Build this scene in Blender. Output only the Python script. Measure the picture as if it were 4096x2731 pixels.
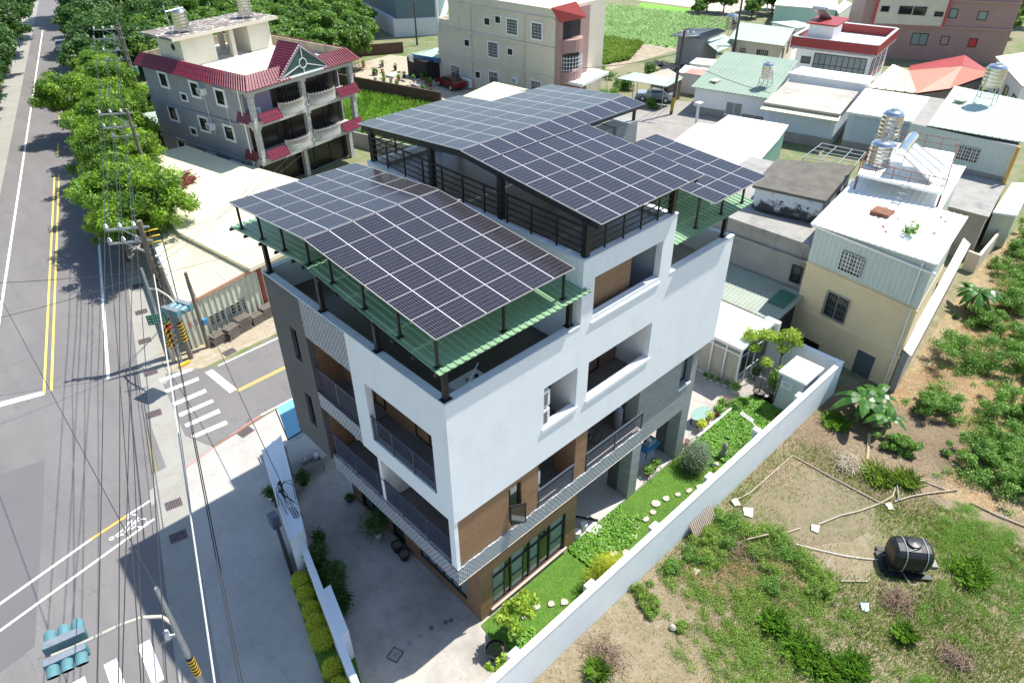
import bpy, math, random
import numpy as np
from mathutils import Vector, Matrix
R = math.radians
random.seed(7); np.random.seed(7)
for o in list(bpy.data.objects): bpy.data.objects.remove(o)
SC = bpy.context.scene
COL = SC.collection
# ---------------------------------------------------------------- camera
YAW, PIT, ROL, FOC = 0.81094963, 0.61583556, -0.00862058, 2838.7
CAM = Vector((-10.34711678, -12.72987265, 25.0))
cp, sp, cy, sy = math.cos(PIT), math.sin(PIT), math.cos(YAW), math.sin(YAW)
fw = Vector((cy*cp, sy*cp, -sp)); rt0 = Vector((sy, -cy, 0)); dn0 = fw.cross(rt0)
cr, sr = math.cos(ROL), math.sin(ROL)
rt = rt0*cr - dn0*sr; dn = rt0*sr + dn0*cr
cam = bpy.data.cameras.new('camera'); camo = bpy.data.objects.new('camera', cam); COL.objects.link(camo)
mw = Matrix((( rt.x, -dn.x, -fw.x, CAM.x), (rt.y, -dn.y, -fw.y, CAM.y), (rt.z, -dn.z, -fw.z, CAM.z), (0, 0, 0, 1)))
camo.matrix_world = mw
cam.sensor_width = 36; cam.lens = FOC*36/4096; cam.clip_end = 5000; cam.clip_start = .1
SC.camera = camo
# ---------------------------------------------------------------- world, sun, exposure
SUN = Vector((0.53, -0.135, 1.0)).normalized()
W = bpy.data.worlds.new('World'); SC.world = W; W.use_nodes = True
nt = W.node_tree; sky = nt.nodes.new('ShaderNodeTexSky'); sky.sky_type = 'NISHITA'; sky.sun_disc = False
sky.sun_elevation = math.asin(SUN.z); sky.sun_rotation = math.atan2(SUN.x, SUN.y); sky.air_density = 1.2; sky.dust_density = .6; sky.ozone_density = 2.5
bg = nt.nodes['Background']; nt.links.new(sky.outputs[0], bg.inputs[0]); bg.inputs[1].default_value = 0.12
sl = bpy.data.lights.new('sun', 'SUN'); sl.energy = 4.6; sl.angle = R(.53); sl.color = (1, .955, .88)
so = bpy.data.objects.new('sun', sl); COL.objects.link(so); so.rotation_euler = SUN.to_track_quat('Z', 'Y').to_euler(); so.location = (0, 0, 60)
SC.view_settings.view_transform = 'Standard'; SC.view_settings.look = 'None'; SC.view_settings.gamma = 1
SC.view_settings.use_curve_mapping = False
SC.view_settings.exposure = 0.78
SC.render.engine = 'CYCLES'

def G(u, v, z=0.0):
    """point of the plane at height z seen at (u, v) of a 2352 x 1568 view"""
    k = 4096/2352
    d = rt*((u*k-2048)/FOC) + dn*((v*k-1365.5)/FOC) + fw
    return CAM + d*((z-CAM.z)/d.z)
# ---------------------------------------------------------------- materials
MATS = {}
class NT:
    def __init__(s, name):
        s.m = bpy.data.materials.new(name); s.m.use_nodes = True; s.t = s.m.node_tree; s.b = s.t.nodes['Principled BSDF']
        s.uv = None
    def n(s, typ, **kw):
        x = s.t.nodes.new('ShaderNode'+typ)
        for k, v in kw.items():
            if k.startswith('_'): setattr(x, k[1:], v)
            else: x.inputs[k.replace('__', ' ')].default_value = v
        return x
    def l(s, a, b): s.t.links.new(a, b)
    def coord(s, kind='Object'):
        x = s.n('TexCoord'); return x.outputs[kind]
    def noise(s, vec, scale, detail=4, rough=.6, **kw):
        x = s.n('TexNoise', Scale=scale, Detail=detail, Roughness=rough, **kw)
        if vec: s.l(vec, x.inputs['Vector'])
        return x.outputs[0]
    def mapr(s, fac, a, b, c=0., d=1.):
        x = s.n('MapRange'); s.l(fac, x.inputs[0]); x.inputs[1].default_value = a; x.inputs[2].default_value = b
        x.inputs[3].default_value = c; x.inputs[4].default_value = d; return x.outputs[0]
    def mix(s, fac, a, b, blend='MIX'):
        x = s.n('Mix', _data_type='RGBA', _blend_type=blend)
        for i, v in ((0, fac), (6, a), (7, b)):
            if isinstance(v, (int, float)): x.inputs[i].default_value = v
            elif isinstance(v, tuple): x.inputs[i].default_value = (*v, 1)[:4]
            else: s.l(v, x.inputs[i])
        return x.outputs[2]
    def math(s, op, a, b=0.):
        x = s.n('Math', _operation=op)
        for i, v in ((0, a), (1, b)):
            if isinstance(v, (int, float)): x.inputs[i].default_value = v
            else: s.l(v, x.inputs[i])
        return x.outputs[0]
    def scalev(s, vec, sc, rot=(0, 0, 0)):
        x = s.n('Mapping'); s.l(vec, x.inputs[0]); x.inputs[3].default_value = sc; x.inputs[2].default_value = rot; return x.outputs[0]
    def bump(s, h, strength=.3, dist=.02):
        x = s.n('Bump', Strength=strength, Distance=dist); s.l(h, x.inputs['Height']); s.l(x.outputs[0], s.b.inputs['Normal'])
    def col(s, c): 
        if isinstance(c, tuple): s.b.inputs['Base Color'].default_value = (*c, 1)
        else: s.l(c, s.b.inputs['Base Color'])
    def set(s, **kw):
        for k, v in kw.items(): s.b.inputs[k.replace('__', ' ')].default_value = v
def sc3(c, k): return tuple(min(1, x*k) for x in c)
def paint(name, c, rough=.55, var=.12, scale=3, metal=0, bump=0, stain=None, stain_amt=.5, sscale=.7):
    """painted / plastered surface with tone variation and optional irregular stains"""
    if name in MATS: return MATS[name]
    s = NT(name); v = s.coord('Object')
    f = s.noise(v, scale, 5)
    cc = s.mix(s.mapr(f, .3, .7), sc3(c, 1-var), sc3(c, 1+var*.6))
    if stain:
        g = s.noise(s.scalev(v, (1, 1, .45)), sscale, 8, .72); cc = s.mix(s.mapr(g, .52, .68, 0, stain_amt), cc, stain)
    s.col(cc); s.set(Roughness=rough, Metallic=metal)
    if bump: s.bump(s.noise(v, scale*12, 4), bump, .01)
    MATS[name] = s.m; return s.m
def mk(name, fn):
    s = NT(name); fn(s); MATS[name] = s.m; return s.m

white = paint('white_render', (.77, .80, .83), .6, .035, 1.2, bump=.1, stain=(.60, .63, .66), stain_amt=.3, sscale=1.3)
whitep = paint('white_plain', (.8, .8, .78), .5, .05, 2)
cream = paint('cream_render', (.72, .58, .36), .7, .06, .8, stain=(.50, .42, .29), stain_amt=.45, bump=.1)
cream2 = paint('pale_cream_render', (.62, .56, .44), .75, .06, .6, stain=(.46, .41, .33), stain_amt=.45, bump=.1)
graywall = paint('grey_stucco', (.29, .295, .315), .8, .1, .8, stain=(.2, .21, .235), stain_amt=.5, bump=.15)
cement = paint('raw_cement', (.30, .29, .265), .9, .15, .9, stain=(.14, .135, .13), stain_amt=.7, bump=.2)
cement_dark = paint('weathered_cement', (.13, .12, .10), .95, .25, 1.3, stain=(.06, .06, .055), stain_amt=.7, bump=.3)
darksteel = paint('dark_steel', (.018, .02, .024), .42, .1, 5, metal=.3)
bluesteel = paint('navy_steel', (.085, .10, .14), .4, .1, 5, metal=.3)
galv = paint('galvanised', (.45, .47, .48), .4, .15, 4, metal=.7)
stainless = paint('stainless', (.62, .62, .6), .18, .08, 2, metal=1)
aluminium = paint('aluminium_frame', (.78, .79, .8), .35, .03, 3, metal=.25)
rustp = paint('rusty_steel', (.22, .09, .05), .8, .3, 4)
woodpole = paint('weathered_pole', (.20, .165, .13), .9, .2, 3, bump=.3, stain=(.1, .085, .07), sscale=2)
blackp = paint('black_plastic', (.012, .012, .014), .38, .1, 3)
teal = paint('teal_plastic', (.10, .23, .26), .45, .12, 3)
terra = paint('terracotta', (.40, .12, .06), .8, .15, 3)
whitepot = paint('white_pot', (.7, .7, .68), .5, .06, 3)
redp = paint('red_paint', (.55, .03, .03), .4, .1, 3)
yellowp = paint('yellow_paint', (.75, .47, .03), .5, .08, 3)
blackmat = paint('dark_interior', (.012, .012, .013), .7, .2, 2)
bark = paint('bark', (.13, .10, .07), .95, .3, 6, bump=.4)
stonep = paint('pale_stone', (.42, .39, .34), .85, .12, 6, bump=.3, stain=(.42, .4, .36), sscale=3)
roofwhite = paint('white_metal_roof', (.80, .80, .76), .45, .05, .5, stain=(.58, .56, .48), stain_amt=.45, sscale=.5)
roofcream = paint('cream_metal_roof', (.68, .63, .43), .5, .05, .4, stain=(.62, .57, .42), stain_amt=.35, sscale=.3)
roofmint = paint('mint_metal_roof', (.40, .50, .41), .5, .06, .4, stain=(.30, .37, .30), stain_amt=.5, sscale=.4)
roofgreen = paint('sage_metal_roof', (.24, .315, .245), .55, .07, .5, stain=(.16, .225, .175), stain_amt=.4, sscale=.4)
canopygreen = paint('green_canopy_sheet', (.20, .34, .20), .42, .06, .5, stain=(.15, .26, .16), stain_amt=.35, sscale=.8)
roofred = paint('red_metal_roof', (.33, .04, .035), .5, .08, .6)
rooforange = paint('orange_metal_roof', (.52, .19, .12), .5, .06, .4, stain=(.5, .17, .11), sscale=.3)
roofnavy = paint('navy_metal_roof', (.05, .065, .09), .5, .1, .5)
palegreenwall = paint('pale_green_sheet', (.52, .58, .53), .55, .05, .6, stain=(.42, .46, .42), stain_amt=.4)
mintwall = paint('mint_sheet', (.38, .60, .50), .5, .06, .6)
creamsheet = paint('cream_wall_sheet', (.56, .57, .44), .55, .06, .6, stain=(.40, .41, .32), stain_amt=.5)
pinkwall = paint('pink_tile_wall', (.40, .24, .21), .7, .06, 1, stain=(.33, .2, .18), stain_amt=.4)
maroonp = paint('maroon_paint', (.28, .025, .025), .5, .1, 2)
curtain = paint('grey_curtain', (.25, .28, .28), .8, .12, 2)
frost = paint('frosted_pane', (.20, .25, .245), .16, .06, 1.5)
carred = paint('red_car_paint', (.16, .008, .012), .15, .05, 2)
carsilver = paint('silver_car_paint', (.42, .46, .47), .22, .05, 2, metal=.5)
carwhite = paint('white_car_paint', (.75, .77, .78), .2, .05, 2)
tyre = paint('tyre_rubber', (.02, .02, .02), .8, .1, 3)
bluecloth = paint('blue_cloth', (.05, .28, .5), .8, .15, 4)
orangep = paint('orange_plastic', (.75, .14, .02), .5, .1, 3)
canvas = paint('pale_sacking', (.55, .51, .44), .8, .12, 4)
bluepoly = paint('blue_polycarbonate', (.18, .42, .55), .3, .05, 2)
signgreen = paint('sign_green', (.01, .16, .09), .4, .05, 3)
hose = paint('white_hose', (.66, .66, .62), .5, .05, 3)
twine = paint('pale_rope', (.5, .6, .52), .6, .1, 3)

def f(s):
    s.set(Roughness=.05, IOR=1.5); s.col((.018, .026, .028)); 
    s.b.inputs['Specular IOR Level'].default_value = .9
glass = mk('dark_glass', f)
def f(s):  # brown wood-look plank tiles
    uv = s.coord('UV'); br = s.n('TexBrick', Scale=1, _offset=.37, Color1=(.23, .125, .068, 1), Color2=(.30, .175, .10, 1), Mortar=(.42, .30, .20, 1))
    br.inputs['Mortar Size'].default_value = .006; br.inputs['Brick Width'].default_value = 1.2; br.inputs['Row Height'].default_value = .2; br.inputs['Bias'].default_value = 0
    s.l(uv, br.inputs['Vector']); g = s.noise(s.scalev(uv, (1.2, 14, 1)), 2.5, 6, .7)
    s.col(s.mix(s.mapr(g, .3, .7, 0, .6), br.outputs[0], (.17, .085, .045), 'MIX')); s.set(Roughness=.55)
    s.bump(br.outputs['Fac'], .2, .01)
woodtile = mk('wood_plank_tile', f)
def ledge(name, a, b, mo, streak):
    def f(s):
        uv = s.coord('UV'); br = s.n('TexBrick', Scale=1, _offset=.43, Color1=(*a, 1), Color2=(*b, 1), Mortar=(*mo, 1))
        br.inputs['Mortar Size'].default_value = .006; br.inputs['Brick Width'].default_value = .9; br.inputs['Row Height'].default_value = .15
        s.l(uv, br.inputs['Vector']); g = s.noise(s.scalev(uv, (.9, 9, 1)), 3, 7, .75)
        s.col(s.mix(s.mapr(g, .38, .62, 0, .75), br.outputs[0], streak)); s.set(Roughness=.7); s.bump(g, .25, .02)
    return mk(name, f)
slate = ledge('grey_ledgestone', (.27, .29, .29), (.19, .205, .21), (.12, .13, .14), (.36, .375, .36))
slatedark = ledge('charcoal_ledgestone', (.10, .102, .11), (.07, .072, .08), (.05, .05, .055), (.13, .125, .12))
def f(s):  # fascia of small overlapping pale / dark grey shingles
    uv = s.scalev(s.coord('UV'), (1, 1, 1), (0, 0, R(8)))
    br = s.n('TexBrick', Scale=1, _offset=.5, Color1=(.40, .43, .47, 1), Color2=(.5, .53, .57, 1), Mortar=(.06, .065, .08, 1))
    br.inputs['Mortar Size'].default_value = .019; br.inputs['Mortar Smooth'].default_value = .2; br.inputs['Brick Width'].default_value = .2; br.inputs['Row Height'].default_value = .11
    s.l(uv, br.inputs['Vector']); s.col(br.outputs[0]); s.set(Roughness=.5); s.bump(br.outputs['Fac'], -.4, .02)
shingle = mk('grey_shingle_tile', f)
def tilemat(name, c, mo, w, h, ms=.006, rough=.4, var=.8):
    def f(s):
        uv = s.coord('UV'); br = s.n('TexBrick', Scale=1, _offset=0, Color1=(*c, 1), Color2=(*sc3(c, var), 1), Mortar=(*mo, 1))
        br.inputs['Mortar Size'].default_value = ms; br.inputs['Brick Width'].default_value = w; br.inputs['Row Height'].default_value = h
        s.l(uv, br.inputs['Vector']); g = s.noise(s.coord('Object'), .8, 5)
        s.col(s.mix(s.mapr(g, .35, .7, 0, .35), br.outputs[0], sc3(c, .6))); s.set(Roughness=rough)
    return mk(name, f)
deckfloor = tilemat('brown_floor_tile', (.145, .12, .105), (.07, .06, .055), .6, .6, .008, .3)
balcfloor = tilemat('grey_floor_tile', (.20, .185, .17), (.1, .095, .09), .5, .5, .006, .35)
porchfloor = tilemat('pale_porch_tile', (.50, .46, .42), (.36, .33, .3), .6, .6, .005, .35, .95)
whitetile = tilemat('white_wall_tile', (.60, .59, .56), (.22, .21, .2), .22, .30, .012, .5, .92)
villatile = tilemat('villa_beam_tile', (.50, .49, .46), (.15, .15, .14), .18, .5, .014, .5, .9)
brickwall = tilemat('brown_brick', (.15, .085, .05), (.08, .05, .035), .24, .08, .01, .9, .7)
redtile = tilemat('crimson_roof_tile', (.20, .014, .035), (.05, .004, .01), .3, .34, .02, .3, .75)
MATS['crimson_roof_tile'].node_tree.nodes['Principled BSDF'].inputs['Roughness'].default_value = .3
pinktile = tilemat('pink_facade_tile', (.40, .25, .22), (.28, .17, .15), .2, .2, .01, .6, .92)
def f(s):  # photovoltaic cells, 20 x 6 half cut with a gap at the middle
    uv = s.coord('UV'); sp_ = s.n('SeparateXYZ'); s.l(uv, sp_.inputs[0]); x, y = sp_.outputs[0], sp_.outputs[1]
    def line(c, k, w):
        fr = s.math('FRACT', s.math('MULTIPLY', c, k)); d = s.math('ABSOLUTE', s.math('SUBTRACT', fr, .5)); return s.math('GREATER_THAN', d, .5-w)
    mid = s.math('LESS_THAN', s.math('ABSOLUTE', s.math('SUBTRACT', x, .5)), .0065)
    l = s.math('MAXIMUM', line(x, 20, .042), line(y, 6, .022)); 
    busc = s.math('FRACT', s.math('MULTIPLY', y, 30)); bus = s.math('MULTIPLY', s.math('LESS_THAN', busc, .12), .10)
    base = s.mix(s.mapr(s.noise(s.coord('Object'), 3, 3), .3, .7), (.012, .011, .017), (.018, .014, .018))
    c1 = s.mix(s.math('MULTIPLY', bus, .5), base, (.3, .3, .33)); c2 = s.mix(s.math('MULTIPLY', l, .30), c1, (.50, .50, .54)); s.col(s.mix(mid, c2, (.8, .81, .84)))
    s.set(Roughness=.17, IOR=1.45)
    s.b.inputs['Specular IOR Level'].default_value = .45
pvcell = mk('photovoltaic_cell', f)
def f(s):  # aged asphalt
    v = s.coord('Object'); a = s.noise(v, .12, 6, .65); b = s.noise(v, 25, 3, .7); c = s.noise(s.scalev(v, (1, .12, 1), (0, 0, R(-17))), 1.1, 4)
    base = s.mix(s.mapr(a, .35, .65), (.150, .140, .137), (.188, .177, .171)); base = s.mix(s.mapr(c, .4, .7, 0, .5), base, (.128, .12, .118))
    base = s.mix(s.mapr(b, .5, .8, 0, .5), base, (.27, .255, .245)); sp2 = s.noise(v, 5, 2); base = s.mix(s.mapr(sp2, .74, .78, 0, .7), base, (.08, .075, .075))
    vo = s.n('TexVoronoi', _feature='DISTANCE_TO_EDGE', Scale=.16); x_ = s.n('VectorMath', _operation='ADD'); s.l(v, x_.inputs[0]); cm = s.n('CombineXYZ'); s.l(s.math('MULTIPLY', s.noise(v, .6, 5), 4), cm.inputs[0]); s.l(s.math('MULTIPLY', s.noise(v, .9, 5), 4), cm.inputs[1]); s.l(cm.outputs[0], x_.inputs[1]); s.l(x_.outputs[0], vo.inputs['Vector'])
    base = s.mix(s.math('MULTIPLY', s.math('LESS_THAN', vo.outputs['Distance'], .0022), .6), base, (.07, .065, .065)); base = s.mix(s.mapr(s.noise(v, .35, 7, .75), .56, .66, 0, .35), base, (.10, .095, .095))
    s.col(base); s.set(Roughness=.85); s.bump(b, .3, .01)
asphalt = mk('aged_asphalt', f)
def f(s):
    v = s.coord('Object'); b = s.noise(v, 25, 3, .7); a = s.noise(v, .5, 5)
    s.col(s.mix(s.mapr(b, .5, .8, 0, .35), s.mix(a, (.115, .11, .115), (.14, .134, .136)), (.24, .23, .23))); s.set(Roughness=.85)
asphalt_new = mk('darker_asphalt_patch', f)
def concrete(name, c, dark, sc=.35, amt=.6):
    def f(s):
        v = s.coord('Object'); a = s.noise(v, sc, 8, .7); b = s.noise(v, sc*5, 6, .7)
        vo = s.n('TexVoronoi', _feature='DISTANCE_TO_EDGE', Scale=.28); d = s.noise(v, .8, 4); x = s.n('VectorMath', _operation='ADD'); s.l(v, x.inputs[0])
        cm = s.n('CombineXYZ'); s.l(s.math('MULTIPLY', d, 2.2), cm.inputs[0]); s.l(s.math('MULTIPLY', s.noise(v, 1.3, 4), 2), cm.inputs[1]); s.l(cm.outputs[0], x.inputs[1]); s.l(x.outputs[0], vo.inputs['Vector'])
        crack = s.math('LESS_THAN', vo.outputs['Distance'], .0025)
        base = s.mix(s.mapr(a, .4, .66, 0, amt), c, dark); base = s.mix(s.mapr(b, .5, .75, 0, amt*.6), base, sc3(dark, .9))
        s.col(s.mix(s.math('MULTIPLY', crack, .45), base, sc3(dark, .6))); s.set(Roughness=.85); s.bump(b, .15, .01)
    return mk(name, f)
conc = concrete('pale_concrete', (.42, .40, .365), (.29, .275, .25))
yardconc = concrete('yard_concrete', (.45, .42, .37), (.22, .205, .185), .28, .85)
gutterc = concrete('gutter_concrete', (.31, .30, .265), (.23, .22, .19), .5, .5)
def line_mat(name, c):
    def f(s):
        v = s.coord('Object'); a = s.noise(v, 9, 6, .8)
        s.col(s.mix(s.mapr(a, .62, .72, 0, .6), c, (.25, .24, .235))); s.set(Roughness=.7)
    return mk(name, f)
lwhite = line_mat('worn_white_marking', (.80, .79, .76)); lyellow = line_mat('worn_yellow_marking', (.68, .52, .12)); lred = line_mat('worn_red_marking', (.62, .22, .2)); lorange = line_mat('worn_orange_marking', (.8, .42, .08))
def soil(name, cols, s1=.25, s2=1.6, tint=None):
    def f(s):
        v = s.coord('Object'); a = s.noise(v, s1, 8, .65); b = s.noise(v, s2, 8, .75); c = s.noise(v, 14, 4, .7)
        x = s.mix(s.mapr(a, .42, .58), cols[0], cols[1]); x = s.mix(s.mapr(b, .45, .62), x, cols[2]); x = s.mix(s.mapr(c, .5, .7, 0, .6), x, cols[3])
        s.col(x); s.set(Roughness=.95); s.bump(c, .5, .03)
    return mk(name, f)
drysoil = soil('dry_weedy_soil', [(.235, .185, .115), (.17, .165, .075), (.29, .245, .165), (.12, .095, .055)])
mud = soil('cracked_mud', [(.205, .17, .10), (.15, .14, .07), (.235, .195, .125), (.10, .08, .05)], .5, 3.5)
earth = soil('ground_earth', [(.21, .20, .11), (.11, .17, .05), (.25, .21, .14), (.08, .11, .04)], .06, .7)
lawnsoil = soil('lawn_turf', [(.085, .20, .022), (.065, .16, .018), (.12, .21, .03), (.05, .12, .015)], .5, 3)
ricegrass = soil('tall_field_grass', [(.27, .48, .15), (.33, .52, .19), (.38, .54, .24), (.20, .40, .10)], .09, .5)
brightgrass = soil('bright_paddock_grass', [(.16, .36, .04), (.13, .31, .03), (.2, .4, .06), (.1, .25, .03)], .2, 1)
sand = soil('pale_sand', [(.55, .48, .38), (.5, .43, .33), (.6, .54, .44), (.42, .36, .27)], .05, .5)
garden_soil = soil('tilled_soil', [(.33, .27, .19), (.28, .235, .16), (.4, .35, .27), (.2, .17, .1)], .15, 1.2)
graveldirt = soil('verge_dirt', [(.36, .30, .21), (.30, .25, .17), (.42, .38, .3), (.2, .15, .1)], .5, 3)
def leafmat(name, dark, light, rough=.5, trans=.35):
    def f(s):
        uv = s.coord('UV'); sp_ = s.n('SeparateXYZ'); s.l(uv, sp_.inputs[0])
        c = s.mix(sp_.outputs[0], dark, light); s.col(c); s.set(Roughness=rough)
        tr = s.n('BsdfTranslucent'); s.l(s.mix(.5, c, sc3(light, 1.3)), tr.inputs[0]); mx = s.n('MixShader'); mx.inputs[0].default_value = trans
        s.l(s.b.outputs[0], mx.inputs[1]); s.l(tr.outputs[0], mx.inputs[2]); s.l(mx.outputs[0], s.t.nodes['Material Output'].inputs[0])
    return mk(name, f)
leaf_street = leafmat('street_tree_leaf', (.02, .08, .01), (.29, .48, .03))
leaf_dark = leafmat('dark_tree_leaf', (.02, .065, .012), (.10, .21, .035))
leaf_mango = leafmat('orchard_leaf', (.03, .10, .014), (.19, .34, .04))
leaf_lime = leafmat('lime_leaf', (.20, .34, .03), (.42, .55, .06))
leaf_yellow = leafmat('golden_leaf', (.28, .36, .02), (.58, .62, .05))
leaf_olive = leafmat('silver_green_leaf', (.09, .14, .07), (.24, .32, .2))
leaf_banana = leafmat('banana_leaf', (.03, .11, .02), (.11, .26, .04), .35)
leaf_shrub = leafmat('shrub_leaf', (.06, .17, .02), (.24, .42, .07))
leaf_weed = leafmat('weed_leaf', (.10, .19, .025), (.30, .45, .07))
leaf_hedge = leafmat('hedge_leaf', (.30, .36, .015), (.62, .64, .05))
leaf_dry = leafmat('dry_straw', (.24, .17, .11), (.52, .43, .29), .8, .15)
leaf_rust = leafmat('rusty_weed', (.36, .23, .12), (.66, .48, .29), .8, .3)
leaf_ivy = leafmat('ground_ivy_leaf', (.06, .19, .015), (.26, .50, .06))
leaf_grass = leafmat('grass_blade', (.10, .25, .02), (.26, .46, .06))
# ---------------------------------------------------------------- mesh helpers
class MB:
    def __init__(s, M=None): s.v = []; s.f = []; s.mi = []; s.uvs = []; s.M = M
    def pt(s, p):
        p = Vector(p); return s.M @ p if s.M else p
    def face(s, pts, mi=0, uv=None):
        b = len(s.v); s.v += [Vector(p) for p in pts]; s.f.append(list(range(b, b+len(pts)))); s.mi.append(mi); s.uvs.append(uv); return s
    def box(s, x0, x1, y0, y1, z0, z1, mi=0):
        if x0 > x1: x0, x1 = x1, x0
        if y0 > y1: y0, y1 = y1, y0
        P = [(x0, y0, z0), (x1, y0, z0), (x1, y1, z0), (x0, y1, z0), (x0, y0, z1), (x1, y0, z1), (x1, y1, z1), (x0, y1, z1)]
        for q in ((0, 3, 2, 1), (4, 5, 6, 7), (0, 1, 5, 4), (1, 2, 6, 5), (2, 3, 7, 6), (3, 0, 4, 7)): s.face([P[i] for i in q], mi)
        return s
    def prism(s, poly, z0, z1, mi=0, ztop=None, mitop=None):
        n = len(poly); a = sum(poly[i][0]*poly[(i+1) % n][1]-poly[(i+1) % n][0]*poly[i][1] for i in range(n))
        if a < 0:
            poly = list(poly)[::-1]
            if ztop: ztop = list(ztop)[::-1]
        zt = ztop or [z1]*n
        s.face([(p[0], p[1], zt[i]) for i, p in enumerate(poly)], mi if mitop is None else mitop); s.face([(p[0], p[1], z0) for p in poly][::-1], mi)
        for i in range(n):
            j = (i+1) % n; p, q = poly[i], poly[j]; s.face([(p[0], p[1], z0), (q[0], q[1], z0), (q[0], q[1], zt[j]), (p[0], p[1], zt[i])], mi)
        return s
    def cyl(s, p0, p1, r0, r1=None, n=10, mi=0, cap=True):
        r1 = r0 if r1 is None else r1; p0 = Vector(p0); p1 = Vector(p1); d = (p1-p0)
        if d.length < 1e-6: return s
        d.normalize(); a = d.orthogonal().normalized(); b = d.cross(a)
        ring = lambda p, r: [p+a*math.cos(2*math.pi*i/n)*r+b*math.sin(2*math.pi*i/n)*r for i in range(n)]
        A, B = ring(p0, r0), ring(p1, r1)
        for i in range(n): j = (i+1) % n; s.face([A[i], A[j], B[j], B[i]], mi)
        if cap: s.face(A[::-1], mi); s.face(B, mi)
        return s
    def tube(s, path, r, n=6, mi=0):
        for a, b in zip(path, path[1:]): s.cyl(a, b, r, r, n, mi)
        return s
    def bar(s, p0, p1, w, h=None, mi=0, up=(0, 0, 1)):
        h = h or w; p0 = Vector(p0); p1 = Vector(p1); d = (p1-p0).normalized(); up = Vector(up)
        if abs(d.dot(up)) > .95: up = Vector((1, 0, 0))
        a = d.cross(up).normalized()*w/2; b = a.cross(d).normalized()*h/2
        A = [p0+a+b, p0-a+b, p0-a-b, p0+a-b]; B = [p1+a+b, p1-a+b, p1-a-b, p1+a-b]
        for i in range(4): j = (i+1) % 4; s.face([A[i], A[j], B[j], B[i]], mi)
        s.face(A[::-1], mi); s.face(B, mi); return s
    def lathe(s, c, prof, n=16, mi=0):
        c = Vector(c)
        for (r0, z0), (r1, z1) in zip(prof, prof[1:]):
            for i in range(n):
                a, b = 2*math.pi*i/n, 2*math.pi*(i+1)/n
                q = [c+Vector((r0*math.cos(a), r0*math.sin(a), z0)), c+Vector((r0*math.cos(b), r0*math.sin(b), z0)), c+Vector((r1*math.cos(b), r1*math.sin(b), z1)), c+Vector((r1*math.cos(a), r1*math.sin(a), z1))]
                if r0 < 1e-5: q = [q[0], q[2], q[3]]
                elif r1 < 1e-5: q = q[:3]
                s.face(q, mi)
        return s
    def ribs(s, A, B, C, D, pitch=.25, h=.04, mi=0, thick=.03, wr=.25):
        """profiled sheet: ribs run from edge AB to edge DC, side by side along AB"""
        A, B, C, D = map(Vector, (A, B, C, D)); n = max(1, int(round((B-A).length/pitch))); nrm = (B-A).cross(D-A).normalized()
        if nrm.z < 0 and abs(nrm.z) > .05: nrm = -nrm
        for i in range(n):
            ts = [(i, 0), (i+1-2*wr, 0), (i+1-1.5*wr, h), (i+1-.5*wr, h), (i+1, 0)]
            for (t0, h0), (t1, h1) in zip(ts, ts[1:]):
                t0 /= n; t1 /= n
                s.face([A.lerp(B, t0)+nrm*h0, A.lerp(B, t1)+nrm*h1, D.lerp(C, t1)+nrm*h1, D.lerp(C, t0)+nrm*h0], mi)
        q = [p-nrm*thick for p in (A, B, C, D)]; s.face(q[::-1], mi)
        for i in range(4):
            P = (A, B, C, D); j = (i+1) % 4; s.face([q[i], q[j], P[j], P[i]], mi)
        return s
    def build(s, name, mats, parent=None, smooth=False):
        if not isinstance(mats, (list, tuple)): mats = [mats]
        me = bpy.data.meshes.new(name); V = [s.pt(p) for p in s.v]
        inv = parent_inv(parent) if parent else None
        if parent is None and V:
            xs = [p.x for p in V]; ys = [p.y for p in V]; zs = [p.z for p in V]; org = Vector(((min(xs)+max(xs))/2, (min(ys)+max(ys))/2, min(zs)))
        co = [inv @ p for p in V] if inv else [p-org for p in V]
        me.from_pydata([tuple(p) for p in co], [], s.f)
        for m in mats: me.materials.append(m)
        me.polygons.foreach_set('material_index', s.mi)
        uvl = me.uv_layers.new(name='UVMap'); uvs = []
        for f_, uv in zip(s.f, s.uvs):
            if uv: uvs += [c for q in uv for c in q]; continue
            P = [s.v[i] for i in f_]; n = Vector((0, 0, 0))
            for i in range(len(P)):
                p, q = P[i], P[(i+1) % len(P)]; n += Vector(((p.y-q.y)*(p.z+q.z), (p.z-q.z)*(p.x+q.x), (p.x-q.x)*(p.y+q.y)))
            ax = max(range(3), key=lambda i: abs(n[i])); 
            for p in P: uvs += ([p.y, p.z], [p.x, p.z], [p.x, p.y])[ax]
        uvl.data.foreach_set('uv', uvs)
        if smooth: me.polygons.foreach_set('use_smooth', [True]*len(s.f))
        me.validate(); me.update()
        o = bpy.data.objects.new(name, me); COL.objects.link(o)
        if parent: o.parent = parent
        else: o.location = org
        return o
def wmat(o):
    m = Matrix.Identity(4); ch = []
    while o: ch.append(o); o = o.parent
    for x in reversed(ch): m = m @ Matrix.LocRotScale(x.location, x.rotation_euler, x.scale)
    return m
def parent_inv(o): return wmat(o).inverted()
def tag(o, label=None, cat=None, group=None, kind=None):
    if label: o['label'] = label
    if cat: o['category'] = cat
    if group: o['group'] = group
    if kind: o['kind'] = kind
    return o
def T(name, label, cat, loc=(0, 0, 0), rz=0, group=None):
    o = bpy.data.objects.new(name, None); COL.objects.link(o); o.location = loc; o.rotation_euler = (0, 0, rz); o.empty_display_size = .3
    return tag(o, label, cat, group)
def struct(name, mb, m): return tag(mb.build(name, m), kind='structure')
def kids(o): return [c for c in o.children]
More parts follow.
